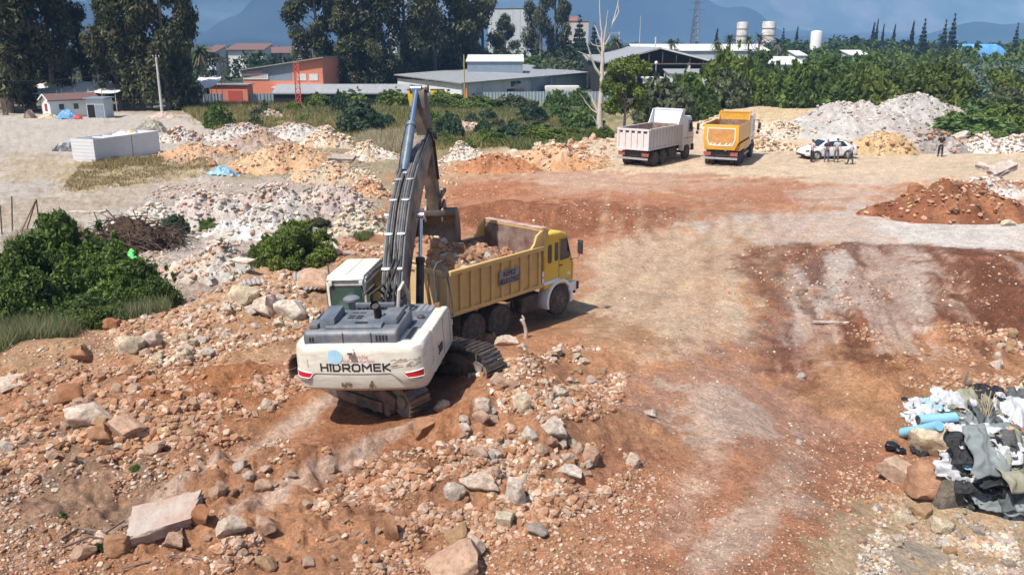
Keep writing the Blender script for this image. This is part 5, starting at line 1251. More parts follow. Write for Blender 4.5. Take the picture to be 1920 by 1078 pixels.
# soil loads: in the truck and in the bucket
def load(name, par_m, x0, x1, y0, y1, zf, label, cols, seed, nst, ss, pals):
    nx, ny = 50, 70; Xg, Yg = np.meshgrid(np.linspace(x0, x1, nx), np.linspace(y0, y1, ny))
    Z = zf(Xg, Yg) + .12 * fbm(Xg, Yg, .5, 4, seed) + .05 * fbm(Xg, Yg, .15, 2, seed)
    V = np.stack([Xg, Yg, Z], -1).reshape(-1, 3); i = np.arange(nx * ny).reshape(ny, nx)
    Fq = np.stack([i[:-1, :-1], i[:-1, 1:], i[1:, 1:], i[1:, :-1]], -1).reshape(-1, 4)
    r = np.random.default_rng(seed); cols = np.array(cols); k = r.integers(0, len(cols), len(V)); f = (fbm(Xg, Yg, .6, 4, seed + 3).ravel() * 1.4 + .5).clip(0, 1)[:, None]
    C = cols[0] * f + cols[-1] * (1 - f)
    q = r.integers(0, len(V), nst); S = ss[0] + (ss[1] - ss[0]) * r.random(nst) ** 3; cc = np.array([PAL[p] for p in pals])
    V2, F2, C2 = stones_at(name, V[q], S, cc[r.integers(0, len(cc), nst)], RL, r)
    V = np.concatenate([V, V2]); C = np.concatenate([C, C2]); me = np_mesh(name, V, [Fq, F2 + nx * ny], C)
    o = np_obj(name, me, m_heap); o.matrix_world = par_m; return tag(o, label, 'soil')
bpy.context.view_layer.update()
def zf1(x, y): return 2.24 + .78 * np.exp(-((y - .80) / .72) ** 2 - ((x + .35) / 1.0) ** 2) + .30 * np.exp(-((y - 2.0) / .7) ** 2 - ((x - .2) / .9) ** 2) + .10 * np.exp(-((y - 2.6) / .6) ** 2) - .35 * np.clip(y - 3.0, 0, 1)
load('soil_load', t1.matrix_world.copy(), -1.14, 1.14, .03, 3.9, zf1, 'brown soil and broken rock heaped in the yellow truck bed', [(.26, .15, .085), (.40, .22, .12)], 41, 620, (.015, .17), ['dark', 'dirt', 'red', 'dusty', 'dirt2', 'orange', 'dark', 'grey'])
# ------------------------------------------------------------------ foliage
HAZE_D = 2.6e-4
m_leaf = M_leaf('leaf', .34)
m_bark = M('grey_bark', (.22, .18, .145), .9, var=.3, vs=2, bump=.02, bs=8)
m_dead = M('bleached_dead_wood', (.56, .50, .44), .85, var=.15, vs=3, dirt=(.32, .26, .2), damt=.6, ds=3, bump=.02, bs=10)
def leaves(cent, size, n, col, col2, seed, droop=.0, aspect=.55, jit=.25):
    """n leaf clusters in ellipsoid clumps cent[(x,y,z,rx,ry,rz)], denser towards the shell"""
    r = np.random.default_rng(seed); cent = np.array(cent, float)
    wgt = (cent[:, 3] * cent[:, 4] + cent[:, 3] * cent[:, 5]) ; k = r.choice(len(cent), n, p=wgt / wgt.sum())
    d = r.normal(size=(n, 3)); d /= np.linalg.norm(d, axis=1)[:, None]; rad = r.random(n) ** .33 * r.uniform(.75, 1.12, n)
    P = cent[k, :3] + d * rad[:, None] * cent[k, 3:]
    a = d * .6 + r.normal(size=(n, 3)) * .7; a[:, 2] += .35; a /= np.linalg.norm(a, axis=1)[:, None]     # face normal
    t = r.normal(size=(n, 3)); t[:, 2] -= droop * 2.5; t -= (t * a).sum(1)[:, None] * a; t /= np.linalg.norm(t, axis=1)[:, None]
    u = np.cross(a, t); s = size * r.uniform(.6, 1.35, n)[:, None]
    V = np.stack([P - t * s, P + u * s * aspect, P + t * s, P - u * s * aspect * r.uniform(.5, 1, (n, 1))], 1).reshape(-1, 3)
    Fq = np.arange(4 * n).reshape(n, 4)
    tone = r.random(len(cent))[k] * .75 + r.random(n) * .45 - .1
    C = np.array(col) * (1 - tone[:, None]) + np.array(col2) * tone[:, None]; C = C * r.uniform(1 - jit, 1 + jit, (n, 1))
    return V, Fq, np.repeat(C, 4, 0)
def clumps(r, n, env, size):
    """clump ellipsoids filling an envelope function env(h in 0..1) -> radius; size = clump radius"""
    out = []
    for _ in range(n):
        h = r.random(); R_ = env(h); a = r.uniform(0, 2 * pi); q = R_ * sqrt(r.random()); s = size * r.uniform(.6, 1.25)
        out.append((q * cos(a), q * sin(a), h, s, s, s))
    return out
def leaf_me(name, cents, size, n, c1, c2, seed, **kw):
    V, Fq, C = leaves(cents, size, n, c1, c2, seed, **kw); return np_mesh(name, V, [Fq], C)
def limbs(mb, base, tips, r0, rr, fork=.35):
    for tp in tips:
        tp = Vector(tp); f = rr.uniform(.2, .5); p0 = Vector(base).lerp(Vector((0, 0, tp.z)), f) if True else base
        p0 = Vector((0, 0, tp.z * rr.uniform(.25, .5))); mid = p0.lerp(tp, .5) + Vector((0, 0, .15 * tp.length * .3))
        mb.tube([p0, mid, tp], [r0 * .45, r0 * .28, r0 * .08], 6)
G_EUC, G_EUC2 = (.050, .056, .024), (.145, .145, .065)
G_DK, G_DK2 = (.052, .092, .017), (.145, .215, .042)
G_MD, G_MD2 = (.068, .106, .016), (.180, .228, .042)
G_OL, G_OL2 = (.070, .088, .038), (.165, .185, .085)
G_LT, G_LT2 = (.07, .125, .03), (.16, .23, .06)
def tree(name, h, rad, seed, c1, c2, kind='eucalypt', n=9000, leaf=.42, trunk=.32, label=None, group=None, cat='tree'):
    rr = random.Random(seed); root = empty(name, label=label, cat=cat, group=group)
    b = MB()
    if kind == 'eucalypt':
        lean = rr.uniform(-.6, .6); pts = [(0, 0, -.3), (lean * .2, 0, h * .2), (lean * .6, .1, h * .45), (lean, 0, h * .75), (lean * .9, 0, h * .95)]
        cents = []
        for i in range(26):
            z = h * (.10 + .86 * (i / 25) ** .95) ; prof = rad * (.62 + .48 * sin(pi * min(1, max(0, z / h - .05) / .85))) * (1.0 if z < .8 * h else .75)
            a = rr.uniform(0, 2 * pi); q = prof * rr.uniform(.25, .9); s = rad * rr.uniform(.26, .46)
            cents.append((lean * z / h + q * cos(a), q * sin(a), z, s, s, s * rr.uniform(1.0, 1.7)))
        kw = dict(droop=1.0, aspect=.42)
    elif kind == 'round':
        pts = [(0, 0, -.2), (.05, 0, h * .3), (0, .1, h * .6)]; cents = []
        for i in range(26):
            a = rr.uniform(0, 2 * pi); e = rr.uniform(-.5, 1); q = rad * .78 * cos(e * 1.2) * sqrt(rr.random() * .7 + .3); s = rad * rr.uniform(.22, .42)
            cents.append((q * cos(a), q * sin(a), h * .55 + sin(e * 1.4) * h * .36, s, s, s * .85))
        kw = dict(droop=.2, aspect=.6)
    elif kind == 'column':
        pts = [(0, 0, -.2), (0, 0, h * .5), (0, 0, h * .97)]; cents = []
        for i in range(22):
            z = h * (.06 + .9 * i / 21); prof = rad * (1 - (z / h) ** 1.6) + .12; a = rr.uniform(0, 6.28)
            cents.append((prof * .35 * cos(a), prof * .35 * sin(a), z, prof * .75, prof * .75, h * .06))
        kw = dict(droop=-.8, aspect=.4)
    elif kind == 'cone':
        pts = [(0, 0, -.2), (0, 0, h * .5), (0, 0, h * .98)]; cents = []
        for i in range(13):
            z = h * (.14 + .82 * i / 12); prof = rad * (1.02 - z / h)
            for k in range(7):
                a = 2 * pi * k / 7 + i * .7 + rr.uniform(-.3, .3); q = prof * rr.uniform(.45, .85); cents.append((q * cos(a), q * sin(a), z - prof * .12, prof * .42, prof * .42, h * .028))
        kw = dict(droop=.3, aspect=.35)
    b.tube(pts, [trunk * (1.15, .85, .6, .35, .12)[i] if len(pts) == 5 else trunk * (1.1, .8, .25)[i] for i in range(len(pts))], 9)
    for c in cents[::2]:
        z0 = max(h * .12, c[2] - rad * .7); f = min(1, z0 / h); p0 = Vector((pts[-1][0] * f, 0, z0))
        b.tube([p0, p0.lerp(Vector(c[:3]), .55) + Vector((0, 0, .1)), c[:3]], [trunk * .28, trunk * .16, trunk * .05], 5)
    b.build('trunk', m_bark, root, 60)
    np_obj('crown', leaf_me('crown', cents, leaf, n, c1, c2, seed, **kw), m_leaf, root)
    return root
def put(root, px, py, wpx=None, sc=1.0, rz=None, dz=0., Y=None):
    p = Gp(px, py) if Y is None else Vector((float(Q(px, 80, Y).x), Y, -.8))
    root.location = (p.x, p.y, p.z + dz); root.rotation_euler = (0, 0, rnd.uniform(0, 6.28) if rz is None else rz); root.scale = (sc,) * 3 if not hasattr(sc, '__len__') else sc
    return root
# eucalypts: prototypes, then copies
LB = 'tall dark drooping gum tree '
eu = [tree('gum_tree', 24, 4.2, 50 + k, G_EUC, G_EUC2, 'eucalypt', 8500, .40, .42) for k in range(4)]
used = set()
def gum(k, px, py, h, wr=1.0, label='', dz=0):
    e = eu[k]
    if k in used: e = dup(eu[k])
    used.add(k); s = h / 24.0
    put(e, px, py, sc=(s * wr, s * wr, s)); tag(e, label, 'tree', 'tall gum trees behind the dump')
gum(0, 20, 212, 25, 1.25, LB + 'at the left frame edge behind the wood stack')
gum(1, 62, 208, 26, 1.15, LB + 'rising behind the small white house')
gum(2, 105, 205, 25, 1.05, LB + 'right of the small white house roof')
gum(3, -40, 205, 24, 1.2, LB + 'cut off by the left frame edge')
gum(1, 165, 200, 15, 1.3, 'lower dark gum tree behind the white water tank')
gum(0, 228, 206, 21, 1.0, LB + 'left of the concrete pole')
gum(2, 268, 206, 24, .95, LB + 'directly left of the concrete pole top')
gum(3, 318, 207, 25, 1.05, LB + 'directly right of the concrete pole')
gum(1, 345, 206, 18, 1.0, 'shorter gum tree with yellowish leaves next to the palm')
gum(0, 205, 198, 14, 1.2, 'low gum tree filling the gap right of the water tank')
gum(2, 605, 176, 24, 1.25, LB + 'at the left end of the middle clump')
gum(1, 640, 176, 18, 1.4, 'bushy gum tree behind the corrugated roof of the middle clump')
gum(3, 672, 176, 24, 1.15, LB + 'second from the left in the middle clump')
gum(0, 710, 176, 20, 1.3, 'grey green gum tree with a gap to its right in the middle clump')
gum(1, 765, 172, 26, 1.35, LB + 'behind the tip of the excavator boom')
gum(2, 815, 168, 28, 1.3, LB + 'in the broad right half of the middle clump')
gum(3, 860, 165, 29, 1.3, LB + 'above the mustard pole')
gum(0, 905, 160, 24, 1.2, 'gum tree at the right end of the middle clump by the blue shed')
gum(2, 950, 150, 16, 1.2, 'low gum tree below the grey factory tower')
gum(1, 1012, 150, 27, .8, 'slim dark gum tree right of the grey factory tower')
gum(3, 1040, 150, 30, .75, 'slender gum tree leaning out over the pale flats')
# more conifers and others behind
co = tree('conifer', 15, 3.6, 71, (.020, .042, .026), (.05, .085, .055), 'cone', 6000, .36, .25, 'blue green cedar in front of the pale apartment block', 'cedars')
put(co, 1085, 150, sc=1.1)
for px, py, s, lab in ((1060, 148, .9, 'blue green cedar left of the pale apartment block'), (1112, 150, .95, 'blue green cedar behind the bare dead tree')):
    put(dup(co, label=lab), px, py, sc=s)
cyp = tree('cypress', 16, 1.5, 75, (.010, .022, .014), (.030, .052, .026), 'column', 3500, .36, .2, 'x', 'dark cypresses on the skyline')
fir = tree('cypress', 15, 3.0, 76, (.012, .026, .018), (.034, .058, .034), 'cone', 5000, .38, .2, 'x', 'dark cypresses on the skyline')
first = {0: True, 1: True}
for (px, top, Y, w_, kind, lab) in ((1792, 24, 260, 30, 1, 'tallest pointed dark conifer on the right skyline'), (1775, 36, 262, 26, 1, 'second pointed conifer just left of the tallest one'), (1736, 34, 268, 30, 1, 'broad pointed conifer in the middle of the right skyline'), (1714, 40, 300, 14, 0, 'thin dark cypress left of the broad pointed conifer'), (1647, 36, 320, 10, 0, 'pencil thin cypress right of the round green tree on the skyline'), (1640, 42, 310, 14, 0, 'cypress touching the round green tree on the skyline'), (1658, 45, 330, 10, 0, 'small thin cypress right of the pencil thin one'), (1679, 46, 340, 12, 0, 'lone small cypress between thin and broad ones'), (1496, 50, 330, 12, 0, 'cypress right of the right silo'), (1345, 54, 330, 14, 0, 'cypress left of the left silo'), (1910, 42, 300, 22, 1, 'dark conifer at the right frame edge'), (1470, 52, 300, 22, 1, 'dark conifer just right of the right silo')):
    proto = (cyp, fir)[kind]; o = proto if first[kind] else dup(proto); first[kind] = False
    q = Q(px, top, Y); hh = q.z + .8; h0 = (16, 15)[kind]; r0 = (1.5, 3.0)[kind]; rr_ = w_ * Y / F / 2
    o.location = (q.x, Y, -.8); o.scale = (rr_ / r0 * 1.1, rr_ / r0 * 1.1, hh / h0); tag(o, lab, 'tree', 'dark cypresses on the skyline')
# broad trees and bushes -----------------------------------------------------
def bush_proto(name, seed, c1, c2, n=5000, leaf=.16, kind=0):
    """unit bush: radius 1, height about 1"""
    r = random.Random(seed); cents = []
    for i in range(22):
        a = r.uniform(0, 6.28); q = .72 * sqrt(r.random()); s = r.uniform(.20, .36); z = (.12 + .68 * (1 - q * q * 1.2)) * r.uniform(.45, 1.0)
        cents.append((q * cos(a), q * sin(a), z, s, s, s * .8))
    for i in range(16): a = r.uniform(0, 6.28); q = r.uniform(.3, 1.0); cents.append((q * cos(a), q * sin(a), (1.08 - .75 * q * q) * r.uniform(.9, 1.08), .06, .06, .08))
    for i in range(9): a = i * .7 + r.uniform(-.2, .2); cents.append((.74 * cos(a), .74 * sin(a), .16, .26, .26, .2))
    for i in range(16): a = r.uniform(0, 6.28); q = r.uniform(0, .8); cents.append((q * cos(a), q * sin(a), (1 - .6 * q * q) * r.uniform(.7, .95), .13, .13, .12))
    o = bpy.data.objects.new(name, leaf_me(name, cents, leaf, n, c1, c2, seed, droop=.1, aspect=.55)); o.data.materials.append(m_leaf); link(o)
    return o
bp = {}
def bush(px, py, wpx, hpx, kind, label, group=None, name='bush', ratio=.8, dense=None):
    """kind = colour family; outline wpx by hpx with its foot at px,py"""
    p = Gp(px, py); t = sqrt(p.x ** 2 + p.y ** 2 + (H - p.z) ** 2); m_ = t / F; w = wpx * m_ / 2
    fam = {'dk': (G_DK, G_DK2), 'md': (G_MD, G_MD2), 'ol': (G_OL, G_OL2), 'lt': (G_LT, G_LT2), 'gy': ((.10, .13, .09), (.20, .24, .17)), 'bl': ((.034, .066, .034), (.09, .135, .065)), 'pk': ((.11, .08, .07), (.36, .19, .21)), 'pe': ((.10, .15, .10), (.17, .24, .17))}[kind]
    near = py > 380
    key = (kind, near, rnd.randrange(3))
    if key not in bp: bp[key] = bush_proto(name, 500 + len(bp), fam[0], fam[1], 26000 if near else 5200, .042 if near else .10, 1); o = bp[key]
    else: o = dup(bp[key])
    h = max(hpx * m_ - w * ratio * (H - p.z) / t * .8, .55 * w) * .95
    o.location = (p.x, p.y + w * ratio * .8, p.z - .05); o.scale = (w, w * ratio, h); o.rotation_euler = (0, 0, rnd.uniform(-.5, .5))
    if 'group' in o: del o['group']
    o.name = name
    return tag(o, label, 'bush', group)
# near left thicket
TH_ = 'bushes of the left hollow'
for a in ((105, 580, 200, 176, 'dk', 'tall leafy dark green bush at the left with a domed top'), (25, 610, 180, 150, 'dk', 'dark bush cut by the left frame edge'), (190, 590, 160, 128, 'dk', 'leafy bush in the middle of the left thicket'),
          (258, 585, 125, 98, 'dk', 'bush at the right end of the left thicket by the grey path'), (225, 540, 110, 60, 'dk', 'bush behind the thicket below the bright green bag'), (60, 540, 150, 100, 'dk', 'bush at the back of the left thicket'), (150, 615, 130, 60, 'dk', 'low bush at the front of the left thicket'),
          (545, 505, 152, 96, 'md', 'round bright green bush on the debris slope left of the cab'), (500, 500, 90, 60, 'md', 'lower left part bush beside the round green bush'), (600, 470, 60, 44, 'md', 'small green bush at the right of the round green bush')):
    bush(*a)
for a in ((387, 436, 56, 30, 'lt', 'small light green weed clump on the debris mound'), (578, 384, 34, 26, 'lt', 'small light green weed on the purplish mound'), (320, 440, 60, 38, 'bl', 'bluish green weed clump right of the brushwood'), (680, 365, 22, 16, 'lt', 'tiny weed in the orange rock mound'), (660, 420, 40, 24, 'ol', 'olive weed clump on the rubble left of the boom'), (595, 430, 50, 26, 'ol', 'olive weed tuft behind the round green bush'), (640, 400, 30, 18, 'ol', 'weed tuft between rubble blocks left of the boom'), (180, 1035, 22, 22, 'lt', 'small grass tuft by the roots at the bottom left'), (250, 885, 26, 18, 'lt', 'small green weed at the foot of the left rubble slope'), (110, 970, 20, 14, 'lt', 'tiny weed on the grey brown soil at the lower left'), (655, 985, 26, 16, 'ol', 'tiny weed on the soil left of the tall slab stone'), (575, 1055, 26, 16, 'ol', 'tiny weed near the bottom edge')):
    bush(*a, name='weed')
# middle field
MF = 'bushes of the rough field'
for a in ((405, 242, 54, 46, 'dk', 'dark green bush standing alone in the dry grass at the left'), (672, 252, 92, 62, 'bl', 'large dark round bush left of the boom'), (635, 215, 32, 44, 'bl', 'slim dark bush behind the large round one'), (727, 240, 34, 26, 'bl', 'small round bush right of the large dark one'), (496, 212, 16, 24, 'bl', 'small slim bush in the dry grass near the fence'), (520, 218, 18, 16, 'ol', 'small olive bush right of the slim one'), (548, 212, 34, 22, 'md', 'low green bush before the corrugated fence'),
          (590, 205, 70, 30, 'md', 'green creeper bush against the left fence'), (660, 200, 70, 34, 'md', 'green creeper mound behind the slim dark bush'), (735, 200, 70, 34, 'md', 'green creeper mound left of the boom tip'), (830, 205, 90, 34, 'md', 'green creeper mound right of the boom tip'), (895, 205, 80, 26, 'md', 'low green mound before the right fence'), (960, 205, 90, 20, 'ol', 'olive weeds along the right fence'),
          (840, 262, 60, 52, 'bl', 'dark bush just right of the boom'), (905, 258, 40, 34, 'bl', 'bush right of the pinkish rubble mound'), (870, 282, 50, 26, 'md', 'low bush at the foot of the pinkish mound'), (1000, 235, 58, 44, 'bl', 'round blue green bush in the middle of the field'), (960, 265, 80, 36, 'bl', 'bush in front of the round blue green one'), (1045, 205, 54, 36, 'dk', 'dark bush in front of the corrugated fence'), (1085, 200, 50, 34, 'dk', 'dark bush left of the dead tree trunk'), (1010, 268, 110, 34, 'md', 'wide green bush behind the orange rock bank'), (1085, 250, 70, 44, 'lt', 'light green bush left of the dead tree foot'), (925, 275, 60, 30, 'md', 'green bush behind the low red bank'), (915, 232, 40, 28, 'bl', 'small bush by the dry strip in the field'), (1075, 262, 60, 24, 'md', 'low green bush by the rock bank')):
    bush(*a, group=None)
# right of the dead tree
gt = tree('leafy_tree', 7.6, 2.5, 90, G_MD, G_MD2, 'round', 11000, .16, .14, 'bright green leafy young tree right of the dead tree')
put(gt, 1170, 250, sc=(1.0, 1, 1.0))
for a in ((1250, 235, 120, 90, 'ol', 'greyish green bushy tree left of the orange truck'), (1300, 225, 110, 90, 'dk', 'dark bushy tree behind the orange truck'), (1370, 200, 120, 108, 'md', 'big green bushy tree behind the tan ramp'), (1372, 205, 90, 70, 'ol', 'pale olive bush in front of the big green bushy tree'), (1290, 185, 90, 70, 'ol', 'olive bush in front of the guard cabin'), (1450, 200, 80, 66, 'md', 'green bush at the right of the pale olive bush'), (1430, 190, 110, 90, 'dk', 'dark green tree behind the grey low roof'), (1215, 225, 60, 50, 'lt', 'light green shrub between leafy tree and grey truck'), (1330, 225, 70, 34, 'dk', 'low dark shrub at the foot of the ramp'), (1520, 192, 56, 40, 'pk', 'oleander bush with pink flowers by the ramp'), (1495, 196, 40, 20, 'lt', 'low light green shrub below the oleander')):
    bush(*a)
# the thicket on the right: many alike shrubs
TK = 'shrubs of the right thicket'
for row, (py, y_n, wpx, hpx) in enumerate(((200, 11, 100, 70), (176, 11, 100, 60), (152, 11, 96, 50), (133, 10, 96, 42), (119, 12, 80, 36))):
    for i in range(y_n):
        px = (1500 if row < 3 else 1460) + i * (480 / (y_n - 1)) + rnd.uniform(-16, 16)
        kind = rnd.choice(['md', 'md', 'dk', 'md', 'dk'] if px > 1600 else ['dk', 'dk', 'md'])
        if row == 4 and 1750 < px < 1905: hpx = 27
        elif row == 4: hpx = 36
        if row == 3 and 1750 < px < 1905: hpx = 32
        elif row == 3: hpx = 42
        if row < 2 and px > 1780: kind = rnd.choice(['md', 'pe', 'dk'])
        b_ = bush(px, py + rnd.uniform(-6, 6), wpx * rnd.uniform(.8, 1.2), hpx * rnd.uniform(.8, 1.2), kind, 'green shrub grown into the dense thicket behind the right rubble hill', TK, 'shrub')
for a in ((1870, 190, 110, 66, 'pe', 'silvery willow like shrub at the right frame edge'), (1830, 170, 90, 50, 'pe', 'silvery shrub behind the willow like one')): bush(*a, name='shrub')
for a in ((1850, 262, 150, 40, 'lt', 'bright green ground bramble on the right slope'), (1915, 250, 120, 50, 'md', 'bramble on the right slope at the frame edge'), (1800, 240, 90, 26, 'ol', 'brownish shrub at the edge of the rubble hill'), (1870, 232, 130, 40, 'lt', 'light bramble higher on the right slope'), (1905, 215, 110, 44, 'ol', 'dry brown green shrub high on the right slope')): bush(*a, name='bramble')

for i in range(30):
    px = rnd.choice([rnd.uniform(-20, 350), rnd.uniform(590, 960), rnd.uniform(1000, 1110)]); py = rnd.uniform(168, 192) if px < 400 else rnd.uniform(150, 168)
    bush(px, py, rnd.uniform(60, 110), rnd.uniform(34, 56), rnd.choice(['dk', 'bl', 'ol']), 'dark undergrowth shrub between the gum trunks', 'undergrowth below the gum trees', 'shrub')
for i in range(26):
    bush(rnd.uniform(780, 1140), rnd.uniform(205, 275), rnd.uniform(26, 60), rnd.uniform(18, 34), rnd.choice(['bl', 'md', 'ol', 'lt', 'md']), 'small green shrub in the weedy field between fence and rock bank', 'small shrubs scattered in the field', 'shrub')
for i in range(6):
    bush(rnd.uniform(430, 720), rnd.uniform(198, 240), rnd.uniform(20, 44), rnd.uniform(12, 24), rnd.choice(['ol', 'md', 'gy', 'lt']), 'small olive shrub in the dry grass before the left fence', 'small shrubs in the dry grass', 'shrub')
# palms
def palm(px, top, base, Y, label, seed):
    r = random.Random(seed); q = Q(px, top, Y); h = q.z + .8; root = empty('palm_tree', (q.x, Y, -.8), 0, label, 'palm', 'palms behind the sheds')
    b = MB(); b.tube([(0, 0, 0), (.1, 0, h * .5), (0, 0, h * .86)], [.32, .26, .24], 8); b.build('trunk', m_bark, root)
    VV = []; FF = []; CC = []
    for k in range(46):
        a = r.uniform(0, 6.28); e = r.uniform(-.9, 1.3); L = r.uniform(2.0, 2.9); pts = []
        for i in range(6):
            t = i / 5; hor = L * t * cos(e * (1 - .3 * t)); z = h * .86 + L * t * sin(e) - 1.3 * t * t
            pts.append((hor * cos(a), hor * sin(a), z))
        w = .26
        for i in range(5):
            p, p2 = pts[i], pts[i + 1]; s = len(VV); w1, w2 = w * (1 - i / 6), w * (1 - (i + 1) / 6); nx, ny = -sin(a), cos(a)
            VV += [(p[0] - nx * w1, p[1] - ny * w1, p[2] - w1 * .5), (p[0], p[1], p[2]), (p[0] + nx * w1, p[1] + ny * w1, p[2] - w1 * .5), (p2[0] - nx * w2, p2[1] - ny * w2, p2[2] - w2 * .5), (p2[0], p2[1], p2[2]), (p2[0] + nx * w2, p2[1] + ny * w2, p2[2] - w2 * .5)]
            FF += [(s, s + 1, s + 4, s + 3), (s + 1, s + 2, s + 5, s + 4)]
            dry = e < -.4; CC += [(.16, .13, .07) if dry else (.05 + .04 * r.random(), .08 + .04 * r.random(), .03)] * 6
    np_obj('crown', np_mesh('crown', np.array(VV), [np.array(FF)], np.array(CC)), m_leaf, root); return root
for i, (px, top, Y, lab) in enumerate(((373, 80, 150, 'palm with a skirt of dry fronds right of the left gum trees'), (583, 48, 190, 'palm rising over the trees left of the middle clump'), (1155, 62, 190, 'palm behind the bare dead tree'), (1370, 60, 250, 'palm with drooping fronds left of the left silo'), (1425, 58, 250, 'palm between the two silos'), (1405, 62, 255, 'lower palm below the gap of the silos'), (1460, 68, 250, 'dry palm right of the right silo'), (1260, 70, 255, 'palm above the white long roof'), (1345, 70, 255, 'short palm at the end of the white roof'))): palm(px, top, 0, Y, lab, 20 + i)

# dead tree
def dead_tree():
    p = Gp(1126, 250); t = p.y / CT; root = empty('dead_tree', p, 0, 'bare bleached dead tree with pale forked branches', 'tree')
    def W(px, py, dy=0):
        q = Q(px, py, p.y + dy); return Vector(q) - p
    br = [([(1126, 252), (1124, 215), (1128, 170), (1129, 140), (1130, 100), (1133, 75)], (.40, .30, .24, .22, .17, .11), 0, 'trunk'),
          ([(1130, 100), (1128, 60), (1125, 30), (1124, 0), (1123, -12)], (.14, .09, .06, .04, .02), .3, 'branch'), ([(1133, 78), (1137, 45), (1140, 20)], (.11, .07, .03), -.4, 'branch'),
          ([(1132, 88), (1143, 70), (1150, 40), (1157, 15), (1160, -8)], (.11, .10, .07, .05, .02), .8, 'branch'), ([(1150, 42), (1160, 22), (1158, 5)], (.06, .04, .02), .9, 'branch'), ([(1129, 85), (1120, 60), (1113, 45)], (.10, .06, .03), .5, 'branch'),
          ([(1126, 142), (1115, 125), (1106, 100), (1101, 80)], (.18, .13, .09, .04), -.3, 'branch'), ([(1110, 112), (1098, 103), (1084, 97)], (.10, .06, .03), -.5, 'branch'), ([(1131, 142), (1138, 133), (1141, 127)], (.16, .11, .06), .2, 'branch'), ([(1128, 105), (1121, 92), (1117, 75)], (.09, .06, .03), -.4, 'branch'), ([(1129, 88), (1112, 85), (1105, 75)], (.06, .04, .02), .3, 'branch'),
          ([(1121, 214), (1108, 205), (1097, 190), (1088, 175)], (.12, .08, .05, .02), -.2, 'branch'), ([(1121, 210), (1112, 190), (1106, 175)], (.14, .10, .06), .2, 'branch'), ([(1122, 240), (1115, 225), (1112, 218)], (.10, .06, .03), -.3, 'branch'), ([(1130, 246), (1142, 250), (1152, 256)], (.18, .12, .06), -.6, 'root')]
    for (pts, rr_, dy, nm) in br:
        b = MB(); P = [W(x, y, dy * i / len(pts) * 1.2) for i, (x, y) in enumerate(pts)]
        Q_ = []; R2 = []
        for i in range(len(P) - 1):
            for k in range(3): f = k / 3; Q_.append(P[i].lerp(P[i + 1], f) + Vector((rnd.uniform(-.04, .04), rnd.uniform(-.04, .04), 0))); R2.append(rr_[i] * (1 - f) + rr_[i + 1] * f)
        Q_.append(P[-1]); R2.append(rr_[-1]); b.tube(Q_, R2, 8); b.build(nm, m_dead, root, 60)
dead_tree()

# far wood: uncountable mass of trees towards the hills
def far_wood():
    r = random.Random(5); cents = []
    for i in range(900):
        Y = r.choice([r.uniform(210, 330), r.uniform(330, 700)]); X = r.uniform(-.75, .75) * Y
        if X > .1 * Y and Y < 280: Y += 70; X *= 1 + 70 / (Y - 70)
        h = r.uniform(3, 7.5) if X < .05 * Y else (r.uniform(7, 12.5) if X > .36 * Y else r.uniform(6, 10)) * (1 if Y < 420 else .8)
        if .48 < X / Y < .62 and Y < 345: continue
        for k in range(3): s = r.uniform(1.8, 3.4); cents.append((X + r.uniform(-3, 3), Y + r.uniform(-3, 3), -.8 + h * r.uniform(.4, .9), s, s, s * .8))
    V, Fq, C = leaves(cents, .75, 130000, (.032, .056, .020), (.095, .140, .045), 8, aspect=.6)
    o = np_obj('far_wood', np_mesh('far_wood', V, [Fq], C), m_leaf); tag(o, 'far belt of dark green trees below the mountains', 'trees', kind='stuff')
far_wood()

# grass: dry and green blades, ground cover
def grass(name, polys, label, seed):
    r = np.random.default_rng(seed); VV = []; CC = []
    for (poly, n, h0, h1, wd, cols) in polys:
        P = np.array(poly, float); X, Yy, _ = G(P[:, 0], P[:, 1]); W = np.stack([X, Yy], 1); got = 0; pts = []
        while got < n:
            q = r.uniform(W.min(0), W.max(0), (n * 2, 2)); d = pdist(q[:, 0], q[:, 1], W); f = fbm(q[:, 0], q[:, 1], 2.5, 3, seed)
            q = q[(d < 0) & (f + r.normal(0, .25, len(q)) > -.1)][:n - got]; got += len(q); pts.append(q)
        q = np.concatenate(pts); z = hgt(q[:, 0], q[:, 1]); hh = r.uniform(h0, h1, n); a = r.uniform(0, 6.28, n); l = r.normal(0, .35, (n, 2)) * hh[:, None]
        b0 = np.stack([q[:, 0] - np.cos(a) * wd, q[:, 1] - np.sin(a) * wd, z - .03], 1); b1 = np.stack([q[:, 0] + np.cos(a) * wd, q[:, 1] + np.sin(a) * wd, z - .03], 1)
        tp = np.stack([q[:, 0] + l[:, 0], q[:, 1] + l[:, 1], z + hh], 1); VV.append(np.stack([b0, b1, tp], 1).reshape(-1, 3))
        cc = np.array(cols); C = cc[r.integers(0, len(cc), n)] * r.uniform(.75, 1.25, (n, 1)); CC.append(np.repeat(C, 3, 0))
    V = np.concatenate(VV); o = np_obj(name, np_mesh(name, V, [np.arange(len(V)).reshape(-1, 3)], np.concatenate(CC)), m_leaf); return tag(o, label, 'grass', kind='stuff')
DRY = [(.42, .32, .15), (.34, .25, .12), (.48, .39, .21), (.26, .23, .09)]; DRYG = [(.38, .31, .12), (.24, .23, .08), (.45, .35, .17), (.17, .19, .06)]; GRN = [(.10, .15, .04), (.16, .20, .06), (.22, .23, .09)]
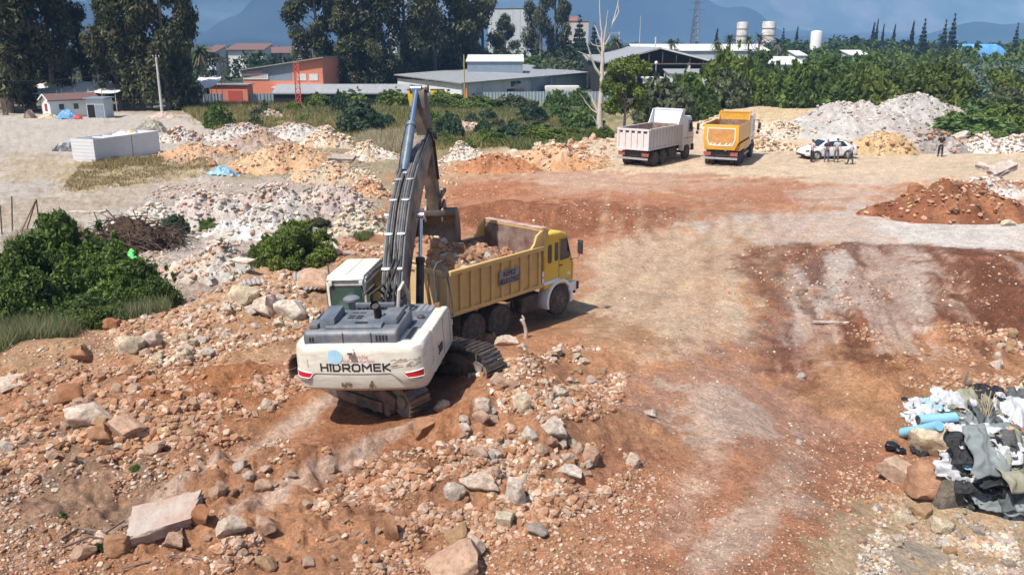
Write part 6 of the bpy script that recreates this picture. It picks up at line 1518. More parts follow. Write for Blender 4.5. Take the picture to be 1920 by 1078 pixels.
grass('dry_grass', [([(330, 200), (480, 188), (760, 205), (1000, 215), (1120, 250), (1000, 275), (800, 285), (620, 258), (400, 245)], 42000, .3, .9, .05, DRYG), ([(700, 255), (770, 250), (760, 285), (690, 290), (650, 275)], 6000, .5, 1.1, .04, [(.56, .48, .31), (.48, .40, .24)]),
    ([(160, 300), (400, 298), (390, 328), (240, 350), (110, 362)], 13000, .05, .2, .03, DRY), ([(20, 440), (150, 430), (190, 470), (60, 500), (0, 500)], 5000, .2, .6, .02, DRY), ([(170, 300), (310, 296), (300, 312), (180, 318)], 4000, .2, .4, .03, DRY)], 'dry yellow grass growing over the rough field and yard', 3)
grass('green_grass', [([(-40, 600), (60, 585), (200, 580), (300, 570), (320, 585), (190, 612), (0, 665), (-40, 670)], 16000, .25, .75, .012, [(.19, .22, .09), (.28, .27, .13), (.12, .17, .05), (.36, .34, .2)]), ([(440, 500), (560, 480), (560, 500), (450, 520)], 2500, .1, .4, .015, GRN), ([(230, 580), (330, 560), (330, 575), (250, 600)], 2500, .2, .5, .012, GRN),
    ([(1750, 220), (1920, 205), (1920, 268), (1830, 264)], 12000, .3, .7, .06, GRN), ([(560, 205), (1130, 205), (1130, 225), (560, 225)], 14000, .3, .7, .06, GRN), ([(900, 250), (1120, 235), (1140, 262), (960, 282)], 9000, .3, .8, .06, GRN), ([(1190, 235), (1330, 215), (1330, 225), (1200, 245)], 3000, .3, .6, .05, GRN), ([(660, 445), (720, 408), (725, 415), (680, 455)], 2000, .1, .35, .02, GRN)], 'green grass and low weeds along the edges of the dump', 4)
# ------------------------------------------------------------------ mountains and air
def mountains():
    nx, ny = 420, 110; xs_ = np.linspace(-5200, 5200, nx); ys_ = np.linspace(2300, 4600, ny); X, Y = np.meshgrid(xs_, ys_)
    t = np.clip((Y - 3300) / 1000, 0, 1.2)
    rid = 1 - np.abs(fbm(X, Y, 900, 5, 210, .55)) * 2.2
    Z = t ** 1.15 * (330 + 110 * rid + 50 * fbm(X, Y, 260, 4, 222)) - 2
    foot = 55 * np.exp(-((Y - 2750) / 220) ** 2) * np.clip(fbm(X, Y * .3, 500, 3, 233) * 2 + .3, 0, 1.4); foot2 = 150 * np.exp(-((Y - 3250) / 170) ** 2) * np.clip(fbm(X, Y * .2, 800, 4, 238) * 2.2 + .55, .15, 1.5); Z = np.minimum(np.maximum(Z, 0) + foot2 + foot + t * 12 * fbm(X, Y, 80, 3, 240), 540)
    bare = smooth((fbm(X, Y * .4, 240, 6, 251, .62) - .08) * 4) * .26 * np.clip((Y - 3100) / 400, 0, 1)
    C = np.where(Y < 3480, .45, 1.5)[..., None] * np.array((.050, .068, .058))[None, None] * (1 + 1.0 * fbm(X, Y, 200, 4, 261))[..., None] * (1 - bare[..., None]) + np.array((.36, .29, .27)) * bare[..., None]  # near ridges darkened, far slopes lightened: haze depth put into the colour
    i = np.arange(nx * ny).reshape(ny, nx); Fq = np.stack([i[:-1, :-1], i[:-1, 1:], i[1:, 1:], i[1:, :-1]], -1).reshape(-1, 4)
    o = np_obj('mountains', np_mesh('mountains', np.stack([X, Y, Z], -1).reshape(-1, 3), [Fq], C.reshape(-1, 3), True), M('mountain_slope', (.1, .1, .1), .95, attr=True, var=.2, vs=.01, spec=.1)); tag(o, kind='structure')
mountains()
b = MB(); b.box((0, 2250, 278), (11400, 5600, 568)); hz = b.build('haze', [], None, 0); tag(hz, 'thin blue summer haze over the plain and the mountains', 'haze', kind='stuff')
hm = bpy.data.materials.new('air'); hm.use_nodes = True; nt = hm.node_tree
for n in list(nt.nodes):
    if n.type != 'OUTPUT_MATERIAL': nt.nodes.remove(n)
pv = nt.nodes.new('ShaderNodeVolumePrincipled'); pv.inputs['Density'].default_value = HAZE_D; pv.inputs['Color'].default_value = (.31, .58, 1, 1); pv.inputs['Anisotropy'].default_value = -.42
nt.links.new(pv.outputs[0], [n for n in nt.nodes if n.type == 'OUTPUT_MATERIAL'][0].inputs['Volume'])
hz.data.materials.append(hm)

# ------------------------------------------------------------------ buildings and yard
m_wall = M('white_plaster', (.68, .68, .66), .8, var=.06, dirt=(.45, .42, .38), damt=.35, ds=.8)
m_wallg = M('grey_white_panel', (.52, .55, .57), .7, var=.06, dirt=(.4, .38, .34), damt=.3, ds=.7)
m_roofg = M('grey_sheet_roof', (.30, .31, .32), .55, .2, var=.12, dirt=(.42, .40, .37), damt=.5, ds=.5, stretch=(4, .5, 1))
m_roofw = M('white_sheet_roof', (.66, .64, .61), .6, var=.08, dirt=(.45, .42, .38), damt=.4, ds=.4)
m_roofd = M('dark_wall_and_shade', (.012, .011, .011), .9, var=.2); m_brown = M('brown_roof', (.16, .085, .075), .8, var=.15, vs=4)
m_orange = M('orange_plaster', (.72, .235, .14), .8, var=.06, dirt=(.5, .25, .18), damt=.35, ds=.8); m_redw = M('red_plaster', (.55, .075, .05), .8, var=.06)
m_blueg = M('blue_grey_sheet', (.23, .29, .36), .5, .2, var=.12, dirt=(.38, .4, .42), damt=.35, ds=1.2); m_conc = M('raw_concrete', (.36, .37, .37), .85, var=.1, vs=.4)
m_win = M('window_glass', (.03, .04, .05), .1, var=0, spec=.7); m_blue = M('blue_sheeting', (.10, .32, .50), .5, var=.2, vs=3, dirt=(.4, .5, .55), damt=.6, ds=2); m_tarp = M('bright_blue_tarpaulin', (.07, .30, .72), .5, var=.15, vs=.3, dirt=(.3, .5, .75), damt=.5, ds=.5)
m_wood = M('old_wood', (.27, .19, .13), .85, var=.25, vs=3); m_must = M('mustard_pole', (.42, .34, .12), .6, var=.1); m_brick = M('red_brick_stack', (.38, .10, .085), .85, var=.2, vs=6); m_cpole = M('concrete_pole', (.55, .53, .49), .8, var=.12)
m_fence = M('corrugated_fence_sheet', (.33, .40, .46), .5, .3, var=.15, dirt=(.42, .42, .42), damt=.4, ds=1.5)

def bld(name, px0, px1, top, Y, depth, mat, label, cat='building', base=-.8, rz=0, roof=None, over=.25, roof_h=.15, pitch=0., wins=(), winsize=(1.2, 1.2), doors=(), parts=()):
    """box building seen between px0 and px1 with its eaves at top, standing at distance Y; roof slopes up to the back by pitch"""
    q0, q1 = Q(px0, top, Y), Q(px1, top, Y); W = q1.x - q0.x; h = q0.z - base; root = empty(name, ((q0.x + q1.x) / 2, Y, base), R(rz), label, cat)
    b = MB(); b.prism([(0, 0), (depth, 0), (depth, h + pitch), (0, h)], 'x', -W / 2, W / 2); b.build('wall', mat, root, 0)
    if roof is not None:
        s = pitch / depth; b = MB(); b.prism([(-over, h - s * over + .003), (depth + over, h + pitch + s * over + .003), (depth + over, h + pitch + s * over + roof_h), (-over, h - s * over + roof_h)], 'x', -W / 2 - over, W / 2 + over); b.build('roof', roof, root, 0)
    for (wx, wz) in wins:                        # fractions of width, height of the sill
        b = MB(); cx = (wx - .5) * W; b.box((cx, -.01, wz + winsize[1] / 2), (winsize[0], .04, winsize[1])); f = b.build('window', m_win, root, 0)
        b = MB(); b.box((cx, -.035, wz + winsize[1] + .03), (winsize[0] + .16, .05, .07)); b.box((cx, -.035, wz - .03), (winsize[0] + .16, .05, .07)); b.box((cx, -.035, wz + winsize[1] / 2), (.06, .03, winsize[1])); b.build('frame', m_white, f, 0)
    for (wx, w_, h_, mt) in doors:
        b = MB(); b.box(((wx - .5) * W, -.015, h_ / 2), (w_, .05, h_)); b.build('door', mt, root, 0)
    return root, W, h
def add(root, nm, mat, c, d, rot=None, bevel=0):
    b = MB(); b.box(c, d, rot, bevel); return b.build(nm, mat, root, 30)

# small white house with a brown roof, set at an angle
hp_ = Gp(97, 222); hr_ = empty('small_house', hp_, R(-42), 'small white hut with a brown gabled roof and a red shuttered window', 'hut')
b = MB(); b.prism([(0, 0), (0, 2.2), (-1.35, 2.85), (-2.7, 2.2), (-2.7, 0)], 'y', 0, 6.0); b.build('wall', m_wall, hr_, 0)
b = MB(); b.prism([(.22, 2.12), (.22, 2.24), (-1.35, 3.0), (-1.35, 2.88)], 'y', -.3, 6.3); b.prism([(-2.92, 2.12), (-2.92, 2.24), (-1.355, 3.0), (-1.355, 2.88)], 'y', -.3, 6.3); b.build('roof', m_brown, hr_, 0)
for s in (.22, -2.92):
    b = MB(); b.bar((s, -.32, 2.18), (-1.35, -.32, 2.94), .06, .16); b.build('verge_board', m_wall, hr_, 0)
w_ = add(hr_, 'window', m_win, (-1.3, -.01, 1.3), (.7, .05, .9)); add(w_, 'shutter', m_redw, (-1.55, -.05, 1.3), (.14, .04, .9)); add(w_, 'shutter', m_redw, (-1.05, -.05, 1.3), (.14, .04, .9))
for y in (1.4, 3.2): add(hr_, 'window', m_win, (.01, y, 1.35), (.05, .6, .7))
# grey shed and its door
r_, W, h = bld('tool_shed', 160, 193, 186, 112, 2.5, m_wallg, 'little grey shed with a dark doorway right of the white hut', 'shed', roof=m_blueg, doors=((.25, .9, 1.7, m_roofd), (.72, 1.0, 1.7, m_blueg)))
for (px, py, sx, sz, lab) in ((147, 215, 1.35, 1.75, 'wrapped stack of red bricks beside the white hut'), (160, 213, 1.2, 1.5, 'second red brick stack behind the taller one')):
    p = Gp(px, py); r = empty('brick_stack', p, R(20), lab, 'bricks'); b = MB()
    for i in range(3):
        for k in range(8): b.box((-sx / 3 + i * sx / 3, 0, .16 + k * (sz - .15) / 8 + .1), (sx / 3 - .03, sx, (sz - .15) / 8 - .02), bevel=.008)
    b.build('brick', m_brick, r); add(r, 'pallet', m_wood, (0, 0, .06), (sx + .1, sx + .1, .12))
def crumple(name, px, py, wpx, hpx, cols, label, cat, seed, ratio=.7, folds=.35, mat=None):
    """a crumpled pile of sheeting"""
    p = Gp(px, py); t = sqrt(p.x ** 2 + p.y ** 2 + (H - p.z) ** 2); m_ = t / F; rx = wpx * m_ / 2; ry = rx * ratio; dip = (H - p.z) / t; hh = max(.15, hpx * m_ - ry * dip * 1.2)
    n = 60; A, B = np.meshgrid(np.linspace(-1, 1, n), np.linspace(-1, 1, n)); rr_ = np.sqrt(A * A + B * B)
    edge = 1 + .3 * fbm(A * 2 + seed, B * 2, 1, 3, seed); prof = np.clip(1 - (rr_ / edge) ** 2, -.15, 1)
    f = 1 - np.abs(fbm(A * 2.2 + seed, B * 2.2, 1, 3, seed, .5)) * 2.2; Z = hh * prof * (1 - folds * .6 + folds * .9 * f)
    X = A * rx * (1 + .15 * fbm(A * 3, B * 3 + seed, 1, 2, seed + 1)); Y = B * ry; base = hgt(p.x + X, p.y + ry + Y); Z = np.where(prof > 0, Z, -.25) + base - p.z + .02
    i = np.arange(n * n).reshape(n, n); keep = (rr_[:-1, :-1] < 1.25); Fq = np.stack([i[:-1, :-1], i[:-1, 1:], i[1:, 1:], i[1:, :-1]], -1)[keep].reshape(-1, 4)
    cols = np.array(cols, float); k = np.clip((fbm(A * 2 + seed * 3, B * 2, 1, 3, seed + 7) * 1.5 + .5) * len(cols), 0, len(cols) - 1).astype(int); C = cols[k].reshape(-1, 3)
    o = np_obj(name, np_mesh(name, np.stack([X, Y + ry, Z], -1).reshape(-1, 3), [Fq], C), mat or M(name + '_sheet', (1, 1, 1), .6, attr=True, var=.15, vs=4)); o.location = p; return tag(o, label, cat)
crumple('tarpaulin', 120, 224, 34, 16, [(.12, .32, .55), (.25, .45, .65), (.1, .25, .45)], 'crumpled blue tarpaulin between the white hut and the bricks', 'tarpaulin', 3)
crumple('tarpaulin', 143, 224, 16, 8, [(.6, .06, .05), (.5, .05, .05)], 'small red sheet on the ground before the bricks', 'tarpaulin', 4)
crumple('junk_pile', 52, 222, 20, 14, [(.12, .07, .05), (.2, .14, .1), (.3, .22, .16)], 'small brown junk pile left of the white hut', 'junk', 5)
crumple('junk_pile', 85, 223, 40, 8, [(.4, .34, .22), (.3, .24, .15), (.5, .42, .3)], 'yellowish planks and junk before the white hut', 'junk', 6)
crumple('junk_pile', 178, 217, 44, 8, [(.5, .52, .55), (.35, .36, .36), (.6, .6, .6)], 'low grey scrap lying right of the bricks', 'junk', 7)
crumple('junk_pile', 120, 284, 50, 16, [(.05, .05, .055), (.12, .12, .13), (.35, .35, .36)], 'black scrap sheets left of the white container', 'junk', 8, .5)
crumple('junk_pile', 300, 222, 60, 10, [(.4, .28, .2), (.5, .4, .33), (.35, .25, .2)], 'reddish planks at the foot of the concrete pole', 'junk', 9, .5)
crumple('junk_pile', 275, 250, 70, 22, [(.22, .19, .15), (.14, .13, .12), (.3, .27, .2)], 'dark dry brushwood behind the white container', 'junk', 10, .6)
b = MB(); p = Gp(4, 216)
for k in range(9): b.bar((rnd.uniform(-1, 1), rnd.uniform(-.4, .4), 0), (rnd.uniform(-.9, .9), rnd.uniform(-.2, .6), 2.0 + rnd.uniform(-.3, .3)), .25, .05)
o = b.build('wood_stack', m_wood, None, 0); o.location = p; tag(o, 'upright brown planks at the left frame edge', 'planks')
# sun canopy of white cloth and water tank
def canopy(px0, px1, py, Y, sag, label):
    q0, q1 = Q(px0, py, Y), Q(px1, py, Y); root = empty('canopy', ((q0.x + q1.x) / 2, Y, -.8), 0, label, 'canopy'); W = q1.x - q0.x; h = q0.z + .8; n = 40; m_ = 14
    U, V_ = np.meshgrid(np.linspace(-.5, .5, n), np.linspace(0, 1, m_)); Z = h - .4 + sag * np.cos(U * 11) * .22 + V_ * 1.3 - np.sin(V_ * pi) * .3 + .08 * fbm(U * W, V_ * 6, 1.2, 3, 4)
    P = np.stack([U * W, V_ * 6, Z], -1).reshape(-1, 3); i = np.arange(n * m_).reshape(m_, n); f = np.stack([i[:-1, :-1], i[:-1, 1:], i[1:, 1:], i[1:, :-1]], -1).reshape(-1, 4)
    o = np_obj('cloth', np_mesh('cloth', P, [f], None, True), m_roofw, root); md = o.modifiers.new('thick', 'SOLIDIFY'); md.thickness = .03
    for k in range(5):
        for yy in (.15, 5.85):
            b = MB(); x = (k / 4 - .5) * W * .96; b.tube([(x, yy, 0), (x, yy, h + (.1 if yy < 1 else 1.2))], .05, 6); b.build('post', m_cpole, root)
canopy(112, 216, 169, 122, .3, 'sagging white cloth canopy behind the white hut'); canopy(-30, 108, 171, 122, .15, 'thin white canopy edge at the left behind the gum trunks'); canopy(348, 392, 160, 130, .2, 'white canopy edge right of the left gum trees')
r = empty('water_tank', (Q(189, 150, 128).x, 128, -.8), 0, 'white square water tank above the cloth canopy', 'tank'); zt_ = Q(189, 140, 128).z + .8; b = MB(); b.box((0, 0, zt_ - .75), (1.55, 1.5, 1.5), bevel=.06); b.build('tank_body', m_wall, r)
for s in (-.6, .6):
    b = MB(); b.tube([(s, 0, 0), (s, 0, zt_ - 1.5)], .06, 6); b.build('leg', m_steel, r)
# bottomless white container on the yard
fc = Gp(180, 306); lc = at(131, 299, fc.z); rc = at(301, 286, fc.z)
def rect_walls(root, P, h, th, mat):
    pass
dl = Vector((rc[0] - fc.x, rc[1] - fc.y, 0)); ds_ = Vector((lc[0] - fc.x, lc[1] - fc.y, 0)); LL = dl.length; rzc = atan2(dl.y, dl.x); cbx = empty('site_container', fc, rzc, 'open topped white panel container lying on the yard with rubbish on top', 'container')
DW = 2.35; m_panel = M('white_panel', (.66, .65, .66), .6, var=.04, dirt=(.5, .42, .38), damt=.35, ds=1.5, dth=.55)
b = MB()
b.box((LL / 2, .03, .95), (LL, .06, 1.9)); b.box((LL / 2, DW - .03, .95), (LL, .06, 1.9)); b.box((.03, DW / 2, .95), (.06, DW - .12, 1.9)); b.box((LL - .03, DW / 2, .95), (.06, DW - .12, 1.9))
b.build('panel_wall', m_panel, cbx, 0)
for k in range(6):
    b = MB(); b.box((LL / 2, -.008, .25 + k * .28), (LL, .012, .014)); b.box((-.008, DW / 2, .25 + k * .28), (.012, DW, .014)); b.build('panel_joint', M('joint_grey', (.5, .5, .52), .7), cbx, 0)
b = MB(); b.box((LL * .56, -.012, .95), (.05, .014, 1.9)); b.build('corner_trim', m_steel, cbx, 0)
b = MB(); b.box((LL / 2, DW / 2, 1.55), (LL - .12, DW - .12, .05)); b.build('ceiling_panel', m_wallg, cbx, 0)
for k in range(4):
    add(cbx, 'roof_strut', m_panel, (LL * (.3 + .15 * k), DW / 2, 1.80), (.10, DW - .14, .12))
cb_m = Matrix.Translation(fc) @ Matrix.Rotation(rzc, 4, 'Z')
for (fx, fy, sx, col, lab, sd_) in ((.50, .6, 1.3, [(.65, .65, .64), (.5, .5, .5), (.7, .7, .68)], 'white rubbish lying on the container top', 1), (.68, .7, .9, [(.55, .40, .08), (.6, .6, .6)], 'yellow and white sheet lying on the container top', 2)):
    o = crumple('rubbish_sheet', 180, 305, 30, 10, col, lab, 'rubbish', 60 + sd_); o.location = cb_m @ Vector((LL * fx, DW * fy - .6, 1.6)); o.scale = (sx, sx, 1.0)
for (px, py, L, lab) in ((345, 294, 40, 'flat teal sheet lying at the dry grass edge'),): crumple('plastic_sheet', px, py + 4, L, 8, [(.22, .38, .40), (.3, .45, .48), (.05, .06, .07)], lab, 'sheet', 31, .5)
crumple('plastic_sheet', 412, 331, 54, 15, [(.22, .38, .48), (.32, .48, .56), (.12, .22, .3), (.28, .44, .52)], 'crumpled blue grey sheeting at the foot of the orange rocky mound', 'sheet', 32, .6, .6)
crumple('plastic_bag', 246, 492, 24, 20, [(.12, .72, .16), (.2, .8, .25)], 'bright green plastic bag behind the left thicket', 'bag', 33, .7); crumple('plastic_bag', 433, 404, 26, 10, [(.25, .75, .2), (.45, .8, .4)], 'light green plastic scrap on the white rubbish mound', 'bag', 34, .6)
# corrugated sheets by the cab, flat slabs
for (px, py, w_, d_, rz, lab) in ((592, 545, .55, .4, 25, 'upper corrugated grey sheet on the rocks by the cab'), (572, 530, .5, .4, 15, 'lower corrugated grey sheet on the rocks by the cab'), (470, 540, .4, .2, 30, 'dark slate piece lying on the bank')):
    p = Gp(px, py); n = 40; xs2 = np.linspace(-w_, w_, n); U, V_ = np.meshgrid(xs2, np.linspace(-d_, d_, 4)); Z = .035 * np.sin(U * 40) + .1 * U + .08; P = np.stack([U, V_, Z], -1).reshape(-1, 3); i = np.arange(n * 4).reshape(4, n); f = np.stack([i[:-1, :-1], i[:-1, 1:], i[1:, 1:], i[1:, :-1]], -1).reshape(-1, 4)
    o = np_obj('corrugated_sheet', np_mesh('corrugated_sheet', P, [f], None, True), M('asbestos_sheet', (.30, .29, .29), .85, var=.2, dirt=(.42, .3, .22), damt=.6, ds=3)); o.location = p + Vector((0, .3, .1)); o.rotation_euler = (R(10), R(8), R(rz)); md = o.modifiers.new('thick', 'SOLIDIFY'); md.thickness = .02; tag(o, lab, 'sheet')
def slab(px, py, w, d, h, rz, tilt, pal, label, cat='slab', seed=1, dz=0.):
    p = Gp(px, py); b = bmesh.new(); bmesh.ops.create_cube(b, size=1); bmesh.ops.subdivide_edges(b, edges=b.edges[:], cuts=14, use_grid_fill=True)
    V = np.array([v.co[:] for v in b.verts]); n1 = fbm(V[:, 0] * 3 + seed, V[:, 1] * 3 + V[:, 2] * 2, 1, 4, seed); n2 = fbm(V[:, 0] * 9 + seed, V[:, 1] * 9 + V[:, 2] * 5, 1, 2, seed + 3)
    e = np.maximum(np.abs(V[:, 0]), np.abs(V[:, 1])) > .44
    V[:, :2] *= (1 + (.16 * n1 + .04 * n2) * e)[:, None]; V[:, 2] += (.22 * n1 + .06 * n2); V[:, 0] += .22 * V[:, 1]
    for v, c in zip(b.verts, V): v.co = (c[0] * w, c[1] * d, c[2] * h)
    me = bpy.data.meshes.new('slab'); b.to_mesh(me); b.free(); me.shade_smooth(); me.set_sharp_from_angle(angle=R(40)); me.materials.append(pal if not isinstance(pal, str) else m_rocks[pal]); o = bpy.data.objects.new('concrete_slab', me); link(o); o.location = p + Vector((0, d * .35, h * .55 + dz)); o.rotation_euler = (R(tilt[0]), R(tilt[1]), R(rz)); return tag(o, label, cat)
m_slab = M('chalky_slab', (.43, .365, .32), .9, var=.12, vs=3, dirt=(.36, .235, .175), damt=.85, ds=2.2, dth=.46, bump=.05, bs=6)
slab(300, 1008, 1.15, .74, .25, 24, (10, -6), m_slab, 'large broken concrete slab with chalky ridges in the left foreground', dz=.10)
slab(1740, 272, 2.6, 1.2, .4, 20, (20, 10), 'grey', 'tilted grey slab on the dark asphalt heap', seed=5, dz=.6); slab(1790, 276, 2.2, 1.0, .35, -25, (15, -20), 'conc', 'pale slab leaning on the right side of the asphalt heap', seed=6, dz=.5)
slab(1880, 352, 2.0, .9, .35, 25, (5, -15), 'conc', 'flat concrete slab resting on top of the red soil heap', seed=7, dz=.9); slab(1850, 345, 1.3, .8, .3, -15, (10, 15), 'white', 'white slab leaning against the flat concrete slab', seed=8, dz=.8)
slab(640, 318, 1.8, 1.2, .3, 15, (10, 5), 'grey', 'grey slab on the yellowish rubble mound', seed=9, dz=.7); slab(666, 322, 1.6, .8, .2, -10, (0, 0), 'grey', 'flat grey slab on the tan ground left of the boom', seed=10); slab(655, 478, .5, .4, .1, 10, (5, 10), 'grey', 'small grey slab beside the round pale boulder', seed=11)
slab(318, 535, .5, .3, .06, 10, (0, 0), 'white', 'small white plate on the grey path by the thicket', seed=12); slab(268, 410, .25, 2.0, .10, -18, (8, 0), 'white', 'long white board standing in the rubbish behind the brushwood', 'board', seed=13, dz=.3); slab(160, 400, 2.2, .3, .1, 8, (0, 0), 'white', 'white plank lying flat left of the rubbish spread', 'board', seed=14)
slab(455, 520, .9, .3, .08, -30, (20, 0), 'white', 'white board poking out of the lower debris slope', 'board', seed=15, dz=.6); slab(1560, 607, 1.3, .10, .06, 6, (0, 4), 'white', 'thin white strip lying on the dark red slope', 'board', seed=16)

# brushwood pile
p = Gp(225, 476); b = MB()
for k in range(260):
    a = rnd.uniform(0, 6.28); q = 2.0 * sqrt(rnd.random()); h_ = 1.25 * (1 - (q / 2.1) ** 2) * rnd.uniform(.2, 1); c = Vector((q * cos(a) * 1.25, q * sin(a) * .8 + 1.4, h_ + .1)); d = Vector((rnd.gauss(0, 1), rnd.gauss(0, 1), rnd.gauss(0, .35))).normalized() * rnd.uniform(.4, 1.0); mm = Vector((rnd.gauss(0, .2), rnd.gauss(0, .2), rnd.gauss(.12, .15)))
    b.tube([c - d, c - d * .3 + mm, c + d * .4 + mm * .6, c + d], rnd.uniform(.012, .03), 4, cap=False)
o = b.build('brushwood_pile', M('dry_brush', (.095, .060, .042), .9, var=.4, vs=3), None, 60); o.location = p; tag(o, 'dark brown pile of dry brushwood behind the left thicket', 'brushwood')
heap('brushwood_core', 225, 476, 140, 62, .65, [(.055, .033, .024), (.09, .055, .038)], 'dark matted heart of the brushwood pile behind the thicket', 'brushwood', seed=77, nst=0, amp=.25)
heap('brushwood_core', 130, 460, 120, 40, .5, [(.20, .13, .09), (.15, .10, .07)], 'lower reddish brown litter left of the brushwood pile', 'brushwood', seed=78, nst=0, amp=.2)
# roots at the bottom left, stick beside the truck
for (P, r0, lab) in (([(115, 1015), (150, 1000), (200, 1002), (235, 985)], .03, 'thick dead root left of the concrete slab'), ([(120, 1030), (170, 1015), (225, 1020)], .025, 'thin dead root below the thick one left of the slab'), ([(230, 1070), (330, 1050), (420, 1060)], .015, 'thin twig along the bottom left'), ([(345, 985), (340, 1010), (352, 1028)], .025, 'curved root stump leaning on the slab side')):
    b = MB(); pts = []
    for i, (px, py) in enumerate(P): pts.append(Gp(px, py) + Vector((0, 0, .05 + .06 * (i % 2))))
    b.tube(pts, [r0 * (1 - .15 * i) for i in range(len(pts))], 6); tag(b.build('dead_root', M('dead_root_wood', (.17, .12, .10), .9, var=.3), None, 60), lab, 'root')
p = Gp(985, 634); b = MB(); b.tube([(0, 0, -.1), (.02, 0, .2), (-.02, .02, .38), (-.07, 0, .5), (-.14, 0, .58)], [.07, .055, .05, .06, .04], 8); b.tube([(-.07, 0, .5), (-.05, 0, .62), (-.10, 0, .70)], [.05, .04, .02], 8); o = b.build('broken_branch', M('pale_broken_wood', (.55, .45, .37), .85, var=.2, vs=8, dirt=(.35, .22, .15), damt=.5, ds=6), None, 60); o.location = p; tag(o, 'short pale broken branch standing upright in the soil by the truck', 'branch')
# iron posts on the left
for (P, lab) in ((((22, 432), (22, 368)), 'second iron post from the left edge'), (((3, 440), (0, 385)), 'iron post cut by the left frame edge')):
    a = Gp(*P[0]); q = Q(P[1][0], P[1][1], a.y); b = MB(); b.tube([a - Vector((0, 0, .2)), q], .035, 6); tag(b.build('iron_post', m_frame), lab, 'post', )
a = Gp(75, 430); root = empty('braced_post', a, 0, 'iron corner post with two slanting braces left of the brushwood', 'post'); q = Q(68, 374, a.y) - a
for (nm, e) in (('post', Vector((0, 0, -.1))), ('brace', Gp(40, 434) - a), ('brace', Gp(50, 432) - a)):
    b = MB(); b.tube([e, q], .035, 6); b.build(nm, m_frame, root)

# poles, lamps, pylons
def pole(name, px, py, top, r0, r1, mat, label, arm=None, Y=None):
    p = Gp(px, py) if Y is None else Vector((Q(px, py, Y).x, Y, -.8)); h = Q(px, top, p.y).z - p.z; root = empty(name, p, 0, label, 'pole'); b = MB(); b.tube([(0, 0, -.1), (0, 0, h)], [r0, r1], 10); b.build('shaft', mat, root)
    return root, h
r_, h = pole('utility_pole', 304, 210, 108, .20, .13, m_cpole, 'pale concrete utility pole in front of the left gum trees'); add(r_, 'cross_arm', m_steel, (0, 0, h - .1), (1.0, .1, .1)); 
for x in (-.4, 0, .4):
    b = MB(); b.lathe([(.001, .3), (.05, .28), (.07, .2), (.04, .1), (.03, 0)], (x, 0, h), 'z', 8); b.build('insulator', m_white, r_)
r_, h = pole('utility_pole', 871, 178, 103, .11, .09, m_must, 'mustard coloured pole in front of the white workshop', Y=132)
r_, h = pole('street_lamp', 1228, 172, 120, .07, .06, m_silver, 'slim lamp post with a white globe by the guard cabin', Y=130); b = MB(); b.lathe([(.001, .5), (.18, .44), (.25, .25), (.18, .06), (.08, 0)], (0, 0, h - .1), 'z', 14); b.build('globe', m_white, r_)
r_, h = pole('mast', 1199, 85, 30, .12, .06, m_cpole, 'thin white mast on the skyline right of the dead tree', Y=260)
r_, h = pole('utility_pole', 1160, 100, 60, .13, .1, m_cpole, 'white pole with an arm behind the dead tree', Y=200); add(r_, 'cross_arm', m_cpole, (-1.2, 0, h - .3), (2.6, .1, .1))
r_, h = pole('utility_pole', 1229, 85, 70, .2, .2, m_cpole, 'short pale post above the white long roof', Y=260)
def lattice(px, base, top, Y, w0, w1, mat, label, n=9, arms=()):
    q = Q(px, top, Y); h = q.z + .8; root = empty('lattice_mast', (q.x, Y, -.8), R(20), label, 'mast'); b = MB()
    rr_ = max(.035, Y * .00022)
    for k in range(4):
        sx, sy = ((-1, -1), (1, -1), (1, 1), (-1, 1))[k]; b.tube([(sx * w0, sy * w0, 0), (sx * w1, sy * w1, h)], rr_ * 1.3, 4)
    for i in range(n):
        z0, z1 = h * i / n, h * (i + 1) / n; a, c = w0 + (w1 - w0) * i / n, w0 + (w1 - w0) * (i + 1) / n
        for k in range(4):
            sx, sy = ((-1, -1), (1, -1), (1, 1), (-1, 1))[k]; tx, ty = ((1, -1), (1, 1), (-1, 1), (-1, -1))[k]; b.tube([(sx * a, sy * a, z0), (tx * c, ty * c, z1)], rr_, 4); b.tube([(sx * c, sy * c, z1), (tx * c, ty * c, z1)], rr_, 4)
    b.build('lattice', mat, root, 0)
    for (f, L) in arms: add(root, 'cross_arm', mat, (0, 0, h * f), (L, .25, .25))
m_redst = M('red_painted_steel', (.50, .09, .06), .6, var=.1)
lattice(555, 165, 118, 128, .35, .30, m_redst, 'short red lattice mast before the orange workshop'); lattice(578, 120, 72, 210, .5, .3, m_steel, 'dark lattice mast behind the orange workshop', arms=((.95, 3), (.8, 3)))
lattice(415, 165, 108, 140, .3, .25, m_steel, 'grey lattice mast by the orange container', arms=((.97, 2.5), (.9, 2.5)))
lattice(1308, 60, -5, 700, 3.2, .8, m_steel, 'tall power pylon on the skyline before the mountain', arms=((.9, 12), (.78, 15))); lattice(1301, 65, 36, 1100, 3, .8, m_steel, 'smaller far power pylon left of the tall one', arms=((.9, 12), (.78, 15)))

